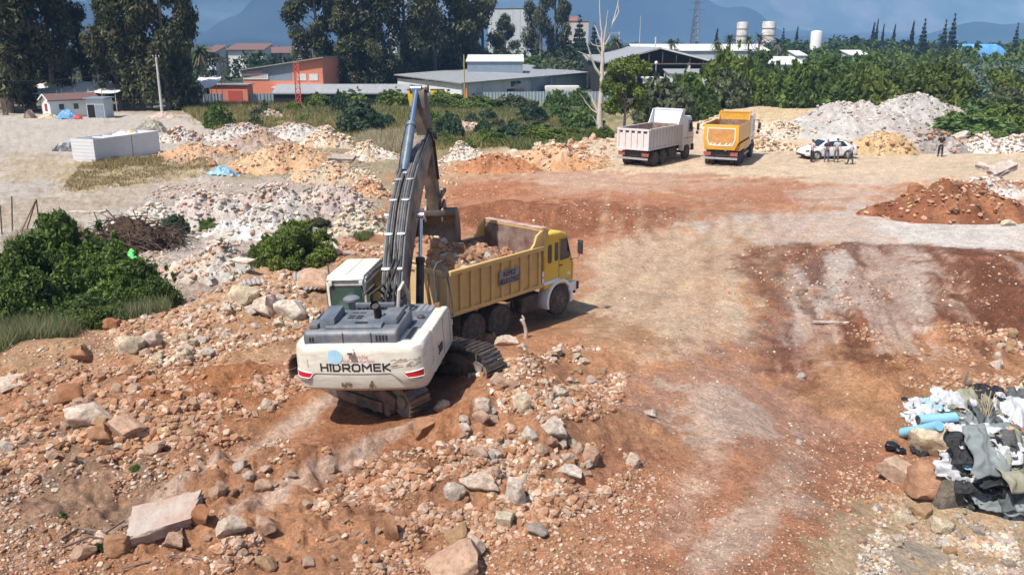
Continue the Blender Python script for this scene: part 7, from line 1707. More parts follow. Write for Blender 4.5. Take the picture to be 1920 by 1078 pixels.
# fences
def fence(px0, px1, py0, py1, hgt_px, label):
    a, c = Gp(px0, py0), Gp(px1, py1); a.z = c.z = -.85; d = c - a; L = d.length; root = empty('corrugated_fence', a, atan2(d.y, d.x), label, 'fence'); h = hgt_px * a.y / F; n = int(L / .12); X = np.linspace(0, L, n); Yw = .04 * np.sign(np.sin(X * 2 * pi / .5)); P = np.concatenate([np.stack([X, Yw, np.zeros(n)], 1), np.stack([X, Yw, h + .05 * fbm(X, X * 0, 2.2, 2, 5)], 1)]); i = np.arange(n - 1); f = np.stack([i, i + 1, n + i + 1, n + i], 1)
    o = np_obj('sheet', np_mesh('sheet', P, [f]), m_fence, root); md = o.modifiers.new('thick', 'SOLIDIFY'); md.thickness = .02
    for k in range(int(L / 6) + 1):
        b = MB(); b.box((min(k * 6, L), .12, h / 2), (.08, .08, h + .1)); b.build('post', m_steel, root, 0)
fence(373, 800, 196, 191, 19, 'long corrugated grey fence left of the boom tip'); fence(800, 1145, 194, 192, 21, 'corrugated grey fence before the white workshop')

# low roof running behind the fence, workshops, hangars
bld('long_shed', 513, 770, 176, 134, 3.2, m_roofd, 'long low shed with a flat grey roof behind the left fence', 'shed', roof=m_roofg, pitch=1.0, roof_h=.2)
r_, W, h = bld('workshop', 456, 606, 152, 150, 14, m_orange, 'orange workshop with a grey upper wall and a sloping roof', 'workshop')
b = MB(); z1 = Q(456, 133, 150).z + .8; z2 = Q(606, 109, 150).z + .8; b.prism([(-W / 2, h), (W / 2 - 5.2, h), (W / 2 - 5.2, z2 - (z2 - z1) * .35), (-W / 2, z1)], 'y', .02, 14); b.build('upper_wall', m_blueg, r_, 0)
b = MB(); b.prism([(W / 2 - 5.2, h), (W / 2, h), (W / 2, z2), (W / 2 - 5.2, z2 - (z2 - z1) * .35)], 'y', 0, 14); b.build('upper_wall', m_orange, r_, 0)
b = MB(); b.prism([(-W / 2 - .4, z1), (W / 2 + .3, z2), (W / 2 + .3, z2 + .18), (-W / 2 - .4, z1 + .18)], 'y', -.6, 14.4); b.build('roof', m_roofg, r_, 0)
add(r_, 'awning', m_roofw, (W / 2 - 4.2, -.9, 2.05), (8.6, 1.8, .15)); add(r_, 'porch_wall', m_redw, (W / 2 - 4.2, -.03, 1.0), (8.2, .06, 2.0))
for x in (W / 2 - 7, W / 2 - 3.0, W / 2 - .8): add(r_, 'door', m_win, (x, -.08, .95), (1.0, .06, 1.9))
for x in (W / 2 - 3.6, W / 2 - 1.6): add(r_, 'shutter', m_wall, (x, -.04, h + .6), (1.5, .08, 1.1))
add(r_, 'air_conditioner', m_white, (W / 2 - 5.2, -.3, 1.4), (.8, .4, .6))
sg_ = add(r_, 'sign_board', m_wall, (-W / 2 + 2.2, -.06, z1 - .95), (4.3, .08, 1.0)); add(sg_, 'sign_board_top', M('sign_pinkish', (.6, .36, .36), .7), (-W / 2 + 2.0, -.05, z1 - .22), (2.8, .06, .42))
me = text_mesh('www.', .62, 1.0, .005, .01)
for v in me.vertices: v.co = Vector((v.co.x - W / 2 + .8, -.12 - v.co.z, v.co.y + z1 - .95))
np_obj('lettering', me, m_redw, sg_)
for k in range(7): add(sg_, 'faded_letter', m_redsk, (-W / 2 + 1.75 + k * .36, -.105, z1 - .95), (.24, .01, .42))
r_, W, h = bld('orange_container', 392, 463, 160, 138, 3, m_orange, 'low orange container left of the orange workshop', 'container', roof=m_roofg); add(r_, 'door', m_redst, (1.0, -.03, 1.1), (2.2, .06, 2.0))
Cc, Ca, Cb = Vector((-7.8, 136, 0)), Vector((15.6, 184, 0)), Vector((-20.5, 157, 0)); Cd = Ca + Cb - Cc
root = empty('workshop_hall', Cc + Vector((0, 0, -.8)), 0, 'long pale workshop hall with a broad grey sheet roof and a white end wall', 'workshop'); h = 3.25
def fl(name, a, c, z0, z1, mat, par, off=0., th=.15):
    d = (c - a).normalized(); n = Vector((d.y, -d.x, 0)); b = MB(); A_, B_ = a - Cc + n * off, c - Cc + n * off; b.poly([A_ + Vector((0, 0, z0)), B_ + Vector((0, 0, z0)), B_ + Vector((0, 0, z1)), A_ + Vector((0, 0, z1)), A_ - n * th + Vector((0, 0, z0)), B_ - n * th + Vector((0, 0, z0)), B_ - n * th + Vector((0, 0, z1)), A_ - n * th + Vector((0, 0, z1))], [(0, 1, 2, 3), (4, 5, 6, 7), (0, 1, 5, 4), (3, 2, 6, 7), (0, 3, 7, 4), (1, 2, 6, 5)]); return b.build(name, mat, par, 0)
fl('front_wall', Cc, Ca, 0, h, m_wallg, root); fl('end_wall', Cb, Cc, 0, h, m_wall, root)
b = MB(); e1 = (Ca - Cc).normalized(); e2 = (Cb - Cc).normalized(); o0 = -e1 * .7 - e2 * .7; P0, P1, P2, P3 = o0, Ca - Cc + e1 * .5 - e2 * .7, Cd - Cc + e1 * .5 + e2 * .5, Cb - Cc + e2 * .5 - e1 * .7
b.poly([P0 + Vector((0, 0, h)), P1 + Vector((0, 0, h)), P2 + Vector((0, 0, h + 1.1)), P3 + Vector((0, 0, h + .5)), P0 + Vector((0, 0, h + .18)), P1 + Vector((0, 0, h + .18)), P2 + Vector((0, 0, h + 1.28)), P3 + Vector((0, 0, h + .68))], [(0, 1, 2, 3), (4, 5, 6, 7), (0, 1, 5, 4), (1, 2, 6, 5), (2, 3, 7, 6), (3, 0, 4, 7)]); b.build('roof', m_roofg, root, 0)
for i in range(1, 12): 
    b = MB(); f = i / 12; A_ = P0.lerp(P1, f) + Vector((0, 0, h + .19)); B_ = P3.lerp(P2, f) + Vector((0, 0, h + .69 + .6 * f)); b.bar(A_, B_, .12, .05); b.build('roof_seam', m_silver, root, 0)
def wx(px): # along the front wall
    u = (px - 960) / F; best = min(range(400), key=lambda k: abs((Cc.lerp(Ca, k / 400).x) / (Cc.lerp(Ca, k / 400).y * CT + 7.5 * ST) - u)); return Cc.lerp(Ca, best / 400)
for (p0, p1, z0, z1, nm, mt) in ((958, 966, 2.0, 2.9, 'window', m_win), (968, 976, 2.0, 2.9, 'window', m_win), (950, 984, .4, 1.7, 'glazed_front', m_win), (996, 1032, .2, 3.0, 'sliding_door', m_blueg), (1036, 1042, .2, 2.9, 'door', m_conc)): fl(nm, wx(p0), wx(p1), z0, z1, mt, root, .06, .05)
for px in (905, 945, 993, 1068, 1100): fl('panel_post', wx(px), wx(px + 1.5), 0, h - .05, m_cpole, root, .08, .07)
q = wx(1036) - Cc; add(root, 'canvas_cover', m_roofw, q + Vector((1.5, -5, 1.0)), (6.5, 2.0, 1.4), bevel=.3)
r_, W, h = bld('blue_shed', 876, 980, 116, 168, 8, m_blueg, 'blue grey shed with a shiny pale roof behind the workshop hall', 'shed', roof=m_roofw, pitch=1.0, wins=((.3, 1.5), (.45, 1.5)), winsize=(1.6, 1.8))
# skips in front of the workshop
for (px, py, lab) in ((822, 184, 'yellow skip right of the boom tip behind the fence'), (779, 182, 'yellow skip hidden partly by the boom tip')):
    p = Q(px, py, 133.0); root = empty('yellow_skip', (p.x, 131.5, -.8), 0, lab, 'skip'); b = MB(); zt_ = Q(px, 168, 131.5).z + .8; b.prism([(-.7, 0), (.7, 0), (1.0, zt_), (-1.0, zt_)], 'y', -.6, .6, bevel=.03); b.build('bin', M('skip_yellow', (.62, .42, .03), .5, var=.1), root); add(root, 'rim', m_steel, (0, 0, zt_), (2.1, 1.3, .08))
p = Q(875, 170, 130); b = MB(); b.lathe([(.001, 0), (.3, 0), (.28, .1), (.16, .5), (.06, .9), (.001, .92)], (0, 0, 0), 'z', 12); o = b.build('orange_cone', M('safety_orange', (.75, .18, .03), .6)); o.location = (p.x, 130, Q(875, 178, 130).z); o.location.z = -.8; o.scale = (1.4, 1.4, (Q(875, 166, 130).z + .8) / .92); tag(o, 'orange cone shaped marker beside the mustard pole', 'marker')
# dark open hangar with a gable roof
q0, q1, qp = Q(1140, 118, 150), Q(1345, 118, 150), Q(1240, 91, 150); root = empty('hangar', (qp.x, 150, -.8), 0, 'big open hangar with a dark front and a low grey gable roof', 'hangar'); zl, zp = q0.z + .8, qp.z + .8; xl, xr = q0.x - qp.x, q1.x - qp.x
b = MB(); b.prism([(xl, 0), (xr, 0), (xr, zl), (0, zp - .4), (xl, zl)], 'y', 3, 40); b.build('painted_interior_shade', m_roofd, root, 0)  # solid near-black block painted for the shade inside the open hangar
b = MB(); b.prism([(xl - .5, zl - .2), (0, zp - .1), (0, zp + .15), (xl - .5, zl + .05)], 'y', 0, 42); b.build('roof', m_roofg, root, 0); b = MB(); b.prism([(xr + .5, zl - .2), (.003, zp - .1), (.003, zp + .15), (xr + .5, zl + .05)], 'y', 0, 42); b.build('roof', m_roofw, root, 0)
b = MB(); b.bar((xl, .2, zl - .2), (xr, .2, zl - .2), .12, .2)
for k in range(1, 8): x = xl + (xr - xl) * k / 8; zz = zl + (zp - zl) * (1 - abs(x) / (abs(xl) if x < 0 else xr)); b.bar((x, .2, zl - .2), (x, .2, zz - .2), .08, .08)
b.build('truss', m_frame, root, 0)
for x in (xl + .3, xl * .45, xr * .5, xr - .3): add(root, 'column', m_frame, (x, .3, zl / 2), (.3, .3, zl))
r_, W, h = bld('low_wing', 1104, 1172, 116, 198, 14, m_roofd, 'low wing with its open shaded front painted dark between workshop hall and hangar', 'shed', roof=m_roofg, pitch=1.2)  # near-black box, the shade of an opening put into the wall colour
r_, W, h = bld('long_hall', 1192, 1442, 96, 255, 12, m_wallg, 'long hall with a white sheet roof behind the hangar', 'hall', roof=m_roofw, pitch=1.7, over=.4)
r_, W, h = bld('low_hall', 1440, 1512, 122, 190, 10, m_wallg, 'low hall with a grey roof behind the dark green tree', 'hall', roof=m_roofw, pitch=1.4)
r_, W, h = bld('white_shed', 1255, 1345, 139, 145, 5, m_wall, 'white shed with a flat roof in front of the hangar', 'shed', roof=m_roofg, pitch=.5); add(r_, 'skylight', m_wall, (-.6, 1, h + .8), (.25, .1, 1.0), rot=(0, R(20), 0))
# guard cabin
p = Q(1222, 168, 128); zc0 = Q(1222, 170, 128).z + .8; root = empty('guard_cabin', (p.x, 128, -.8), 0, 'small raised white guard cabin with dark windows behind the leafy tree', 'cabin'); zc1 = Q(1222, 147, 128).z + .8
b = MB(); b.box((0, 0, (zc0 + zc1) / 2), (2.4, 2.4, zc1 - zc0)); b.build('wall', m_wall, root, 0); add(root, 'roof', m_wall, (0, 0, zc1 + .08), (2.9, 2.9, .16))
for x in (-.75, -.1, .6):
    w_ = add(root, 'window', m_win, (x, -1.21, zc0 + (zc1 - zc0) * .5), (.5, .04, (zc1 - zc0) * .5))
add(root, 'plinth', m_blueg, (0, 0, zc0 / 2), (2.3, 2.3, zc0)); add(root, 'ledge', m_wall, (0, -1.3, zc0 + .05), (2.6, .3, .1))
# factory tower, flats, silos, tank
r_, W, h = bld('factory_tower', 912, 998, 16, 300, 14, M('pale_cladding', (.46, .48, .48), .75, var=.05, vs=.3), 'tall windowless grey factory tower between the gum trees', 'tower', roof=m_roofg, rz=-18)
for k in range(6): add(r_, 'cladding_seam', m_conc, (-W / 2 + W * (k + .5) / 6, -.03, h / 2), (.12, .06, h - .4))
r_, W, h = bld('apartment_block', 1060, 1104, 40, 330, 12, M('cream_render', (.60, .52, .46), .8, var=.06, vs=.5), 'pale apartment block with red roof edges behind the cedars', 'apartments', roof=M('pale_red_roof', (.45, .25, .2), .8), wins=[(x, z) for x in (.2, .5, .8) for z in (9, 12, 6)], winsize=(1.5, 1.3))
add(r_, 'roof_hut', M('roof_hut_red', (.45, .2, .16), .8), (-1, 5, h + .9), (3, 3, 1.5))
for (px, top, base, w_, lab) in ((1393, 42, 68, 20, 'left rusty white silo on the skyline'), (1443, 41, 80, 24, 'right rusty white silo on the skyline')):
    q = Q(px, top, 330); hh = q.z + .8; root = empty('silo', (q.x, 330, -.8), 0, lab, 'silo'); rr_ = w_ * 330 / F / 2; b = MB(); b.lathe([(rr_, 0), (rr_, hh - .6), (rr_ * .9, hh), (.001, hh + .1)], (0, 0, 0), 'z', 24); b.build('shell', M('rust_streaked_white', (.68, .66, .63), .6, var=.06, dirt=(.42, .30, .24), damt=.8, ds=.5, dth=.5, stretch=(1, 1, .35)), root, 40)
    for z in (.55, .7, .85):
        b = MB(); b.lathe([(rr_ + .02, hh * z), (rr_ + .12, hh * z), (rr_ + .12, hh * z + .15), (rr_ + .02, hh * z + .15)], (0, 0, 0), 'z', 24); b.build('hoop', m_steel, root, 0)
q = Q(1532, 58, 240); root = empty('storage_tank', (q.x, 240, -.8), 0, 'upright white tank with a domed top on the right skyline', 'tank'); hh = q.z + .8; b = MB(); b.lathe([(1.45, 2.4), (1.5, 2.6), (1.5, hh - .5), (1.3, hh - .15), (.7, hh), (.001, hh + .05)], (0, 0, 0), 'z', 28); b.build('shell', m_wall, root, 40)
for s in range(4):
    b = MB(); b.tube([(1.1 * cos(s * pi / 2 + .7), 1.1 * sin(s * pi / 2 + .7), 0), (1.1 * cos(s * pi / 2 + .7), 1.1 * sin(s * pi / 2 + .7), 2.6)], .1, 6); b.build('leg', m_wall, root)
for (px, py, w_, lab) in ((1612, 112, 34, 'pale shed roof showing in the right thicket'), (1503, 113, 18, 'small white roof at the left edge of the right thicket')):
    Yb = 200 if py > 100 else 330; bld('far_shed', px - w_ / 2, px + w_ / 2, py - 8, Yb, 6, m_wall, lab, 'shed', roof=m_roofw, pitch=.9)
# blue tarpaulin cover on the right
q = Q(1835, 101, 300); root = empty('tarpaulin_cover', (q.x, 300, 1.0), 0, 'large bright blue tarpaulin cover over a mound behind the right thicket', 'tarpaulin'); n = 50; A, B = np.meshgrid(np.linspace(-1, 1, n), np.linspace(-1, 1, n)); ztop = Q(1835, 84, 303).z - 1.0; Wt = 56 * 303 / F
Z = ztop * np.clip(1.15 - np.abs(A) ** 3, 0, 1) ** .5 * np.clip(1.1 - np.abs(B) ** 4, 0, 1) ** .5 * (1 + .05 * fbm(A * 6, B * 6, 1, 3, 3)); i = np.arange(n * n).reshape(n, n); f = np.stack([i[:-1, :-1], i[:-1, 1:], i[1:, 1:], i[1:, :-1]], -1).reshape(-1, 4)
np_obj('cover', np_mesh('cover', np.stack([A * Wt, B * 4 + 3, Z], -1).reshape(-1, 3), [f], None, True), m_tarp, root); add(root, 'edge_rope', m_white, (0, -1.1, .3), (Wt * 1.8, .12, .12))
# houses behind the left trees
def house(px0, px1, top, Y, lab, roofm=m_brown):
    r_, W, h = bld('far_house', px0, px1, top, Y, 9, m_wall, lab, 'house', roof=roofm, pitch=1.5, over=.6, wins=[(x, z) for x in (.2, .5, .8) for z in (1.0, 3.6)], winsize=(1.3, 1.3)); add(r_, 'balcony', m_wall, (0, -.7, 2.9), (W * .5, 1.3, .9)); return r_
house(386, 402, 98, 235, 'far white house left of the dark skyline trees'); house(427, 492, 94, 250, 'wide far white house with a dark roof and balcony'); house(497, 545, 100, 262, 'far white house half hidden right of the wide one'); house(552, 585, 94, 240, 'far house behind the dark lattice mast', m_roofg); house(148, 176, 108, 230, 'far white house seen between the left gum trees'); house(725, 742, 40, 300, 'tall pale house seen through the gap of the middle gum trees')
# power lines on the left
b = MB(); a = Q(304, 110, Gp(304, 210).y); c = Q(-40, 150, 105)
for k in range(2):
    pts = [a.lerp(c, t) + Vector((0, 0, -.25 * k - 1.2 * sin(pi * t))) for t in np.linspace(0, 1, 14)]; bb = MB(); bb.tube(pts, .018, 4); tag(bb.build('power_line', m_black), ('upper' if k == 0 else 'lower') + ' black wire from the concrete pole to the left', 'wire')
b.bm.free()

# ------------------------------------------------------------------ fabric heap on the right with rolls and bags
heap('fabric_core', 1885, 955, 190, 128, .75, [(.05, .05, .052), (.11, .11, .105), (.02, .02, .02), (.16, .13, .10)], 'dark matted core of the fabric heap at the right edge', 'fabric', seed=88, nst=60, ss=(.02, .1), pals=['pink', 'ochre', 'dark'], amp=.14, shape=2.8)
bpy.context.view_layer.update()
_dg = bpy.context.evaluated_depsgraph_get()
def cast(px, py):
    d = (Q(px, py, 30.0) - Vector((0, 0, H))).normalized(); ok, loc, nrm, idx, ob, mt = scene.ray_cast(_dg, Vector((0, 0, H)) + d * 8, d)
    return loc if ok else Gp(px, py)
m_cloth = M('waste_cloth', (1, 1, 1), .75, attr=True, var=.12, vs=8)
def rag(px, py, w, d, col, lab, seed, dz=.0, rz=0, tilt=(20, 0)):
    p = cast(px, py); dz = .02; n = 34; A, B = np.meshgrid(np.linspace(-1, 1, n), np.linspace(-1, 1, n)); e = 1 + .25 * fbm(np.arctan2(B, A) * 1.2 + seed, A * 0, 1, 3, seed); fo = np.abs(fbm(A * 1.5 + seed, B * .8, 1, 3, seed, .5)); Z = .55 * fo * w + .02 * fbm(A * 5, B * 5 + seed, 1, 2, seed) + .05 * np.abs(fbm(A * 4 + seed, B * 2.5, 1, 2, seed + 4)) - .10 * (A * A + B * B) * w
    X = A * w * e * (1 - .25 * fo); Yy = B * d * e; C = np.array(col)[None, None] * (1 + .25 * fbm(A * 3, B * 3, 1, 3, seed + 2))[..., None]; i = np.arange(n * n).reshape(n, n); f = np.stack([i[:-1, :-1], i[:-1, 1:], i[1:, 1:], i[1:, :-1]], -1).reshape(-1, 4)
    o = np_obj('fabric_waste', np_mesh('fabric_waste', np.stack([X, Yy, Z], -1).reshape(-1, 3), [f], C.reshape(-1, 3), True), m_cloth); md = o.modifiers.new('thick', 'SOLIDIFY'); md.thickness = .015; o.location = p + Vector((0, .1, dz)); o.rotation_euler = (R(tilt[0]), R(tilt[1]), R(rz)); return tag(o, lab, 'fabric')
WH, DG, BK, SG, OLV = (.44, .445, .46), (.075, .085, .085), (.012, .012, .013), (.17, .19, .19), (.22, .21, .15)
for (px, py, w, d, c, lab, dz, rz, tl) in ((1740, 768, .40, .25, WH, 'white crumpled sheet at the top left of the fabric heap', .25, 10, (25, 0)), (1785, 752, .45, .25, WH, 'white sheet at the very top of the fabric heap', .35, -10, (20, 0)), (1720, 790, .25, .2, WH, 'small white rag beside the blue rolls', .2, 0, (20, 0)), (1835, 760, .40, .28, OLV, 'olive grey cloth at the top of the fabric heap', .38, 10, (25, 0)), (1865, 790, .45, .35, DG, 'dark grey fabric below the olive cloth', .42, 20, (30, 10)), (1900, 790, .42, .5, WH, 'long white sheet hanging down the right of the heap', .45, -25, (35, 10)), (1840, 800, .35, .3, SG, 'slate coloured cloth in the middle of the heap', .38, 0, (30, 0)), (1800, 790, .3, .25, DG, 'dark cloth right of the upper blue roll', .3, 15, (25, 0)), (1870, 850, .45, .4, SG, 'slate cloth hanging over the dark hollow', .38, 5, (40, 0)), (1825, 845, .35, .28, BK, 'black cloth in the hollow left of the slate cloth', .3, -10, (40, 0)), (1880, 880, .4, .35, BK, 'black fabric under the slate cloth', .3, 0, (35, 0)), (1910, 870, .4, .4, OLV, 'olive sheet at the right frame edge of the heap', .35, 20, (40, 0)), (1820, 895, .5, .20, WH, 'white strip slanting across the front of the heap', .30, -38, (35, 5)), (1850, 905, .4, .3, BK, 'black cloth under the white slanting strip', .2, -20, (30, 0)), (1880, 935, .45, .3, SG, 'dark slate blanket at the lower front of the heap', .22, -25, (30, 0)), (1912, 930, .35, .3, DG, 'dark grey sheet at the lower right frame edge', .25, 0, (30, 0)), (1905, 968, .22, .25, (.25, .36, .42), 'bluish cloth at the bottom end of the heap', .15, 0, (25, 0)), (1850, 740, .4, .25, BK, 'black rag behind the top of the heap', .3, 0, (10, 0)), (1905, 750, .4, .25, DG, 'dark rag at the upper right of the heap', .35, 0, (10, 0)), (1760, 765, .3, .2, (.25, .40, .50), 'pale blue cloth tucked under the white sheets of the heap', .2, 20, (25, 0)), (1860, 825, .3, .2, WH, 'white torn sheet between the slate cloths', .2, -30, (35, 0)), (1895, 850, .25, .22, WH, 'small white sheet right of the dark hollow', .2, 15, (35, 0)), (1840, 870, .22, .16, (.25, .40, .50), 'small pale blue scrap below the slate cloth', .2, -15, (35, 0)), (1800, 815, .26, .18, WH, 'white scrap above the cream boulder', .2, 10, (30, 0)), (1735, 850, .22, .15, BK, 'black scrap between blue roll and cream boulder', .15, 20, (20, 0))):
    rag(px, py, w * 1.35, d * 1.4, c, lab, int(px + py) % 97, dz, rz, tl)
VV, CC = [], []
for q in range(420):
    px, py = rnd.uniform(1695, 1920), rnd.uniform(745, 965)
    if py > 800 and px < 1800: continue
    l_ = cast(px, py) + Vector((0, 0, .03)); s_ = rnd.uniform(.03, .13); c_ = rnd.choice([WH, WH, BK, DG, SG, OLV, (.3, .42, .5), (.4, .33, .25), BK]); e_ = Matrix.Rotation(rnd.uniform(0, 6.28), 3, 'Z') @ Matrix.Rotation(rnd.uniform(-.8, .8), 3, 'X')
    base_ = len(VV)
    for (a_, b_, z_) in ((-1, -.5, 0), (0, -.6, .3), (1, -.4, 0), (-1, .5, .2), (0, .5, -.1), (1.1, .6, .25)): VV.append(l_ + e_ @ Vector((a_ * s_, b_ * s_, z_ * s_))); CC.append(c_)
ix = np.arange(len(VV)).reshape(-1, 6); fq = np.concatenate([ix[:, [0, 1, 4, 3]], ix[:, [1, 2, 5, 4]]])
tag(np_obj('fabric_scraps', np_mesh('fabric_scraps', np.array([v[:] for v in VV]), [fq], np.array(CC)), m_cloth), 'small torn scraps of cloth and plastic strewn over the fabric heap', 'scraps', kind='stuff')
m_roll = M('sky_blue_mat', (.20, .46, .62), .7, var=.06, vs=5, dirt=(.35, .45, .5), damt=.3, ds=4)
for (a, c, rr_, lab) in (((1720, 795), (1790, 790), .14, 'upper rolled light blue mat on the fabric heap'), ((1692, 818), (1760, 805), .125, 'lower flattened light blue mat roll on the fabric heap')):
    A = cast(*a) + Vector((0, 0, rr_ * .8)); B = cast(*c) + Vector((0, 0, rr_ * .8)); root = empty('blue_mat_roll', A, 0, lab, 'mat'); d = B - A; b = MB(); b.tube([Vector((0, 0, 0)), d * .5 + Vector((0, 0, -.015)), d], [rr_, rr_ * .97, rr_], 20); b.build('outer_layer', m_roll, root, 50); b = MB(); b.tube([-d.normalized() * .006, d * .05], [rr_ * .82] * 2, 16); b.build('black_core', m_black, root, 50)
def bag(px, py, w, h, lab, seed):
    p = Gp(px, py); V, Fc = rock_base(4, seed, 5, .16); V = V * (1 + .10 * fbm(V[:, 0] * 4 + V[:, 2] * 3, V[:, 1] * 4 - V[:, 2] * 2, 1, 3, seed))[:, None]; o = np_obj('black_sack', np_mesh('black_sack', V * np.array((w, w * .8, h)), [Fc], None, True), m_blackbag); o.location = p + Vector((0, w * .5, h * .7)); return tag(o, lab, 'sack')
m_blackbag = M('black_plastic', (.012, .012, .014), .35, var=.2, vs=8)
bag(1675, 848, .22, .14, 'left black sack lying on the soil before the blue rolls', 5); bag(1690, 852, .14, .09, 'smaller black sack leaning on the left one', 6)
for k, (px, py, lab) in enumerate(((1818, 905, 'bundle of pale dry stalks below the white slanting strip'), (1845, 790, 'bundle of dry stalks in the middle of the fabric heap'))):
    p = cast(px, py); b = MB()
    for q in range(14): d = Vector((rnd.uniform(.3, .8), rnd.uniform(-.2, .2), rnd.uniform(-.15, .25))) if k == 0 else Vector((rnd.uniform(-.2, .2), rnd.uniform(0, .2), rnd.uniform(.3, .6))); s_ = Vector((rnd.uniform(-.1, .1), rnd.uniform(-.1, .1), .15 + rnd.uniform(0, .15))); b.tube([s_, s_ + d * .5 + Vector((0, 0, .04)), s_ + d], .010, 5)
    o = b.build('dry_stalks', M('dry_stalk', (.42, .34, .22), .85, var=.2), None, 60); o.location = p + Vector((0, 0, -.05)); tag(o, lab, 'stalks')
p = Gp(1808, 722); b = MB(); b.box((0, 0, .2), (.10, .06, .45), rot=(0, R(8), 0), bevel=.02); b.box((.1, 0, .1), (.16, .1, .16), bevel=.03); o = b.build('broken_plank', m_wood); o.location = p; tag(o, 'short dark plank stuck upright in the soil above the fabric heap', 'plank')
# ------------------------------------------------------------------ white saloon car
def car():
    a = Gp(1521, 301); c = Gp(1593, 299); d = (a - c).normalized(); mid = (a + c) / 2 + Vector((0, 1.0, 0)); root = empty('saloon_car', mid, atan2(d.y, d.x), 'white four door saloon car parked behind the standing men', 'car')
    # local: +x forward, wheels at x = +-1.32
    WB = 1.32; W = .88
    def ring(x, zl, zs, zh, w, wt):
        P = [(-w * .92, zl), (-w, zl + .10), (-w * 1.0, zs - .12), (-w * .97, zs), (-wt, zh)]; return [(x, y, z) for y, z in P] + [(x, -y, z) for y, z in P[::-1]]
    st = [(-2.25, .42, .70, .98, .62, .50), (-2.20, .30, .80, 1.02, .78, .60), (-1.95, .24, .92, 1.08, .85, .62), (-1.32, .22, .95, 1.06, .88, .64), (-.4, .20, .93, 1.0, .88, .66), (.7, .20, .92, .99, .88, .66), (1.1, .21, .90, .96, .87, .64), (1.75, .22, .80, .86, .84, .60), (2.1, .24, .70, .74, .76, .55), (2.24, .34, .58, .62, .60, .45)]
    b = MB(); b.loft([ring(*s) for s in st]); body = b.build('body', m_wcar, root, 50); md = body.modifiers.new('sub', 'SUBSURF'); md.levels = 1; md.render_levels = 2
    # cabin
    def cr(x, z0, z1, w0, w1): return [(x, -w0, z0), (x, -w1, z1 - .05), (x, -w1 * .85, z1), (x, w1 * .85, z1), (x, w1, z1 - .05), (x, w0, z0)]
    b = MB(); b.loft([cr(-1.85, .98, 1.02, .70, .60), cr(-1.15, .95, 1.36, .80, .58), (cr(-.55, .92, 1.46, .82, .60)), cr(.10, .92, 1.47, .82, .60), cr(.45, .92, 1.38, .82, .60), cr(1.22, .90, .97, .76, .66)]); cab_ = b.build('roof', m_wcar, root, 50)
    for s in (-1, 1):
        b = MB(); yb, yt = s * .835, s * .665
        b.poly([(-1.25, yb * .985, 1.0), (.98, yb * .985, .98), (.42, yt, 1.34), (-.55, yt, 1.40), (-.95, yt, 1.34)], [(0, 1, 2, 3, 4)]); b.build('side_window', m_glass, root, 0)
        b = MB(); b.bar((-.18, s * .83, .98), (-.15, s * .675, 1.41), .02, .06); b.build('pillar', m_black, root, 0)
        b = MB(); b.box((.86, s * .98, 1.02), (.12, .20, .12), bevel=.03); b.build('wing_mirror', m_wcar, root)
        b = MB()
        for x in (-.15, .95): b.bar((x, s * .889, .3), (x, s * .882, .93), .006, .012)
        b.build('door_gap', m_rim, root, 0)
        for x in (-.42, .68): add(root, 'door_handle', m_silver, (x, s * .89, .80), (.16, .02, .03))
        for x in (WB, -WB):
            b = MB(); b.lathe([(.001, -.04), (.38, -.04), (.38, .03), (.001, .03)], (x, s * .865, .33), 'y', 24); b.build('wheel_well', m_black, root, 40)
            b = MB(); b.lathe([(.2, -.1), (.30, -.1), (.325, -.06), (.325, .06), (.30, .1), (.2, .1)], (x, s * .83, .325), 'y', 24); t_ = b.build('wheel', m_tyre, root, 40)
            b = MB(); b.lathe([(.205, .0), (.19, .02 * s), (.17, -.02 * s), (.06, .0), (.05, .03 * s), (.001, .03 * s)], (x, s * .925, .325), 'y', 20); b.build('rim', m_silver, t_, 40)
        b = MB(); b.box((2.02, s * .66, .68), (.30, .22, .10), rot=(0, R(14), R(-28 * s)), bevel=.03); b.build('headlight', m_glass, root)
        b = MB(); b.box((-2.12, s * .66, .86), (.26, .30, .15), rot=(0, 0, R(20 * s)), bevel=.03); b.build('tail_light', m_red, root)
    b = MB(); b.poly([(1.18, -.66, .99), (1.18, .66, .99), (.50, .54, 1.40), (.50, -.54, 1.40)], [(0, 1, 2, 3)]); o = b.build('windscreen', m_glass, root, 0); o.location = (.02, 0, .012)
    b = MB(); b.poly([(-1.82, -.58, 1.04), (-1.82, .58, 1.04), (-1.16, .52, 1.37), (-1.16, -.52, 1.37)], [(0, 1, 2, 3)]); o = b.build('rear_window', m_glass, root, 0); o.location = (-.02, 0, .012)
    add(root, 'front_bumper', m_black, (2.16, 0, .36), (.16, 1.2, .16), bevel=.03); add(root, 'rear_bumper', m_black, (-2.14, 0, .33), (.20, 1.4, .14), bevel=.03)
m_wcar = M('white_car_paint', (.78, .80, .83), .22, var=.02, coat=.5, dirt=(.55, .48, .4), damt=.2, ds=2)
car()

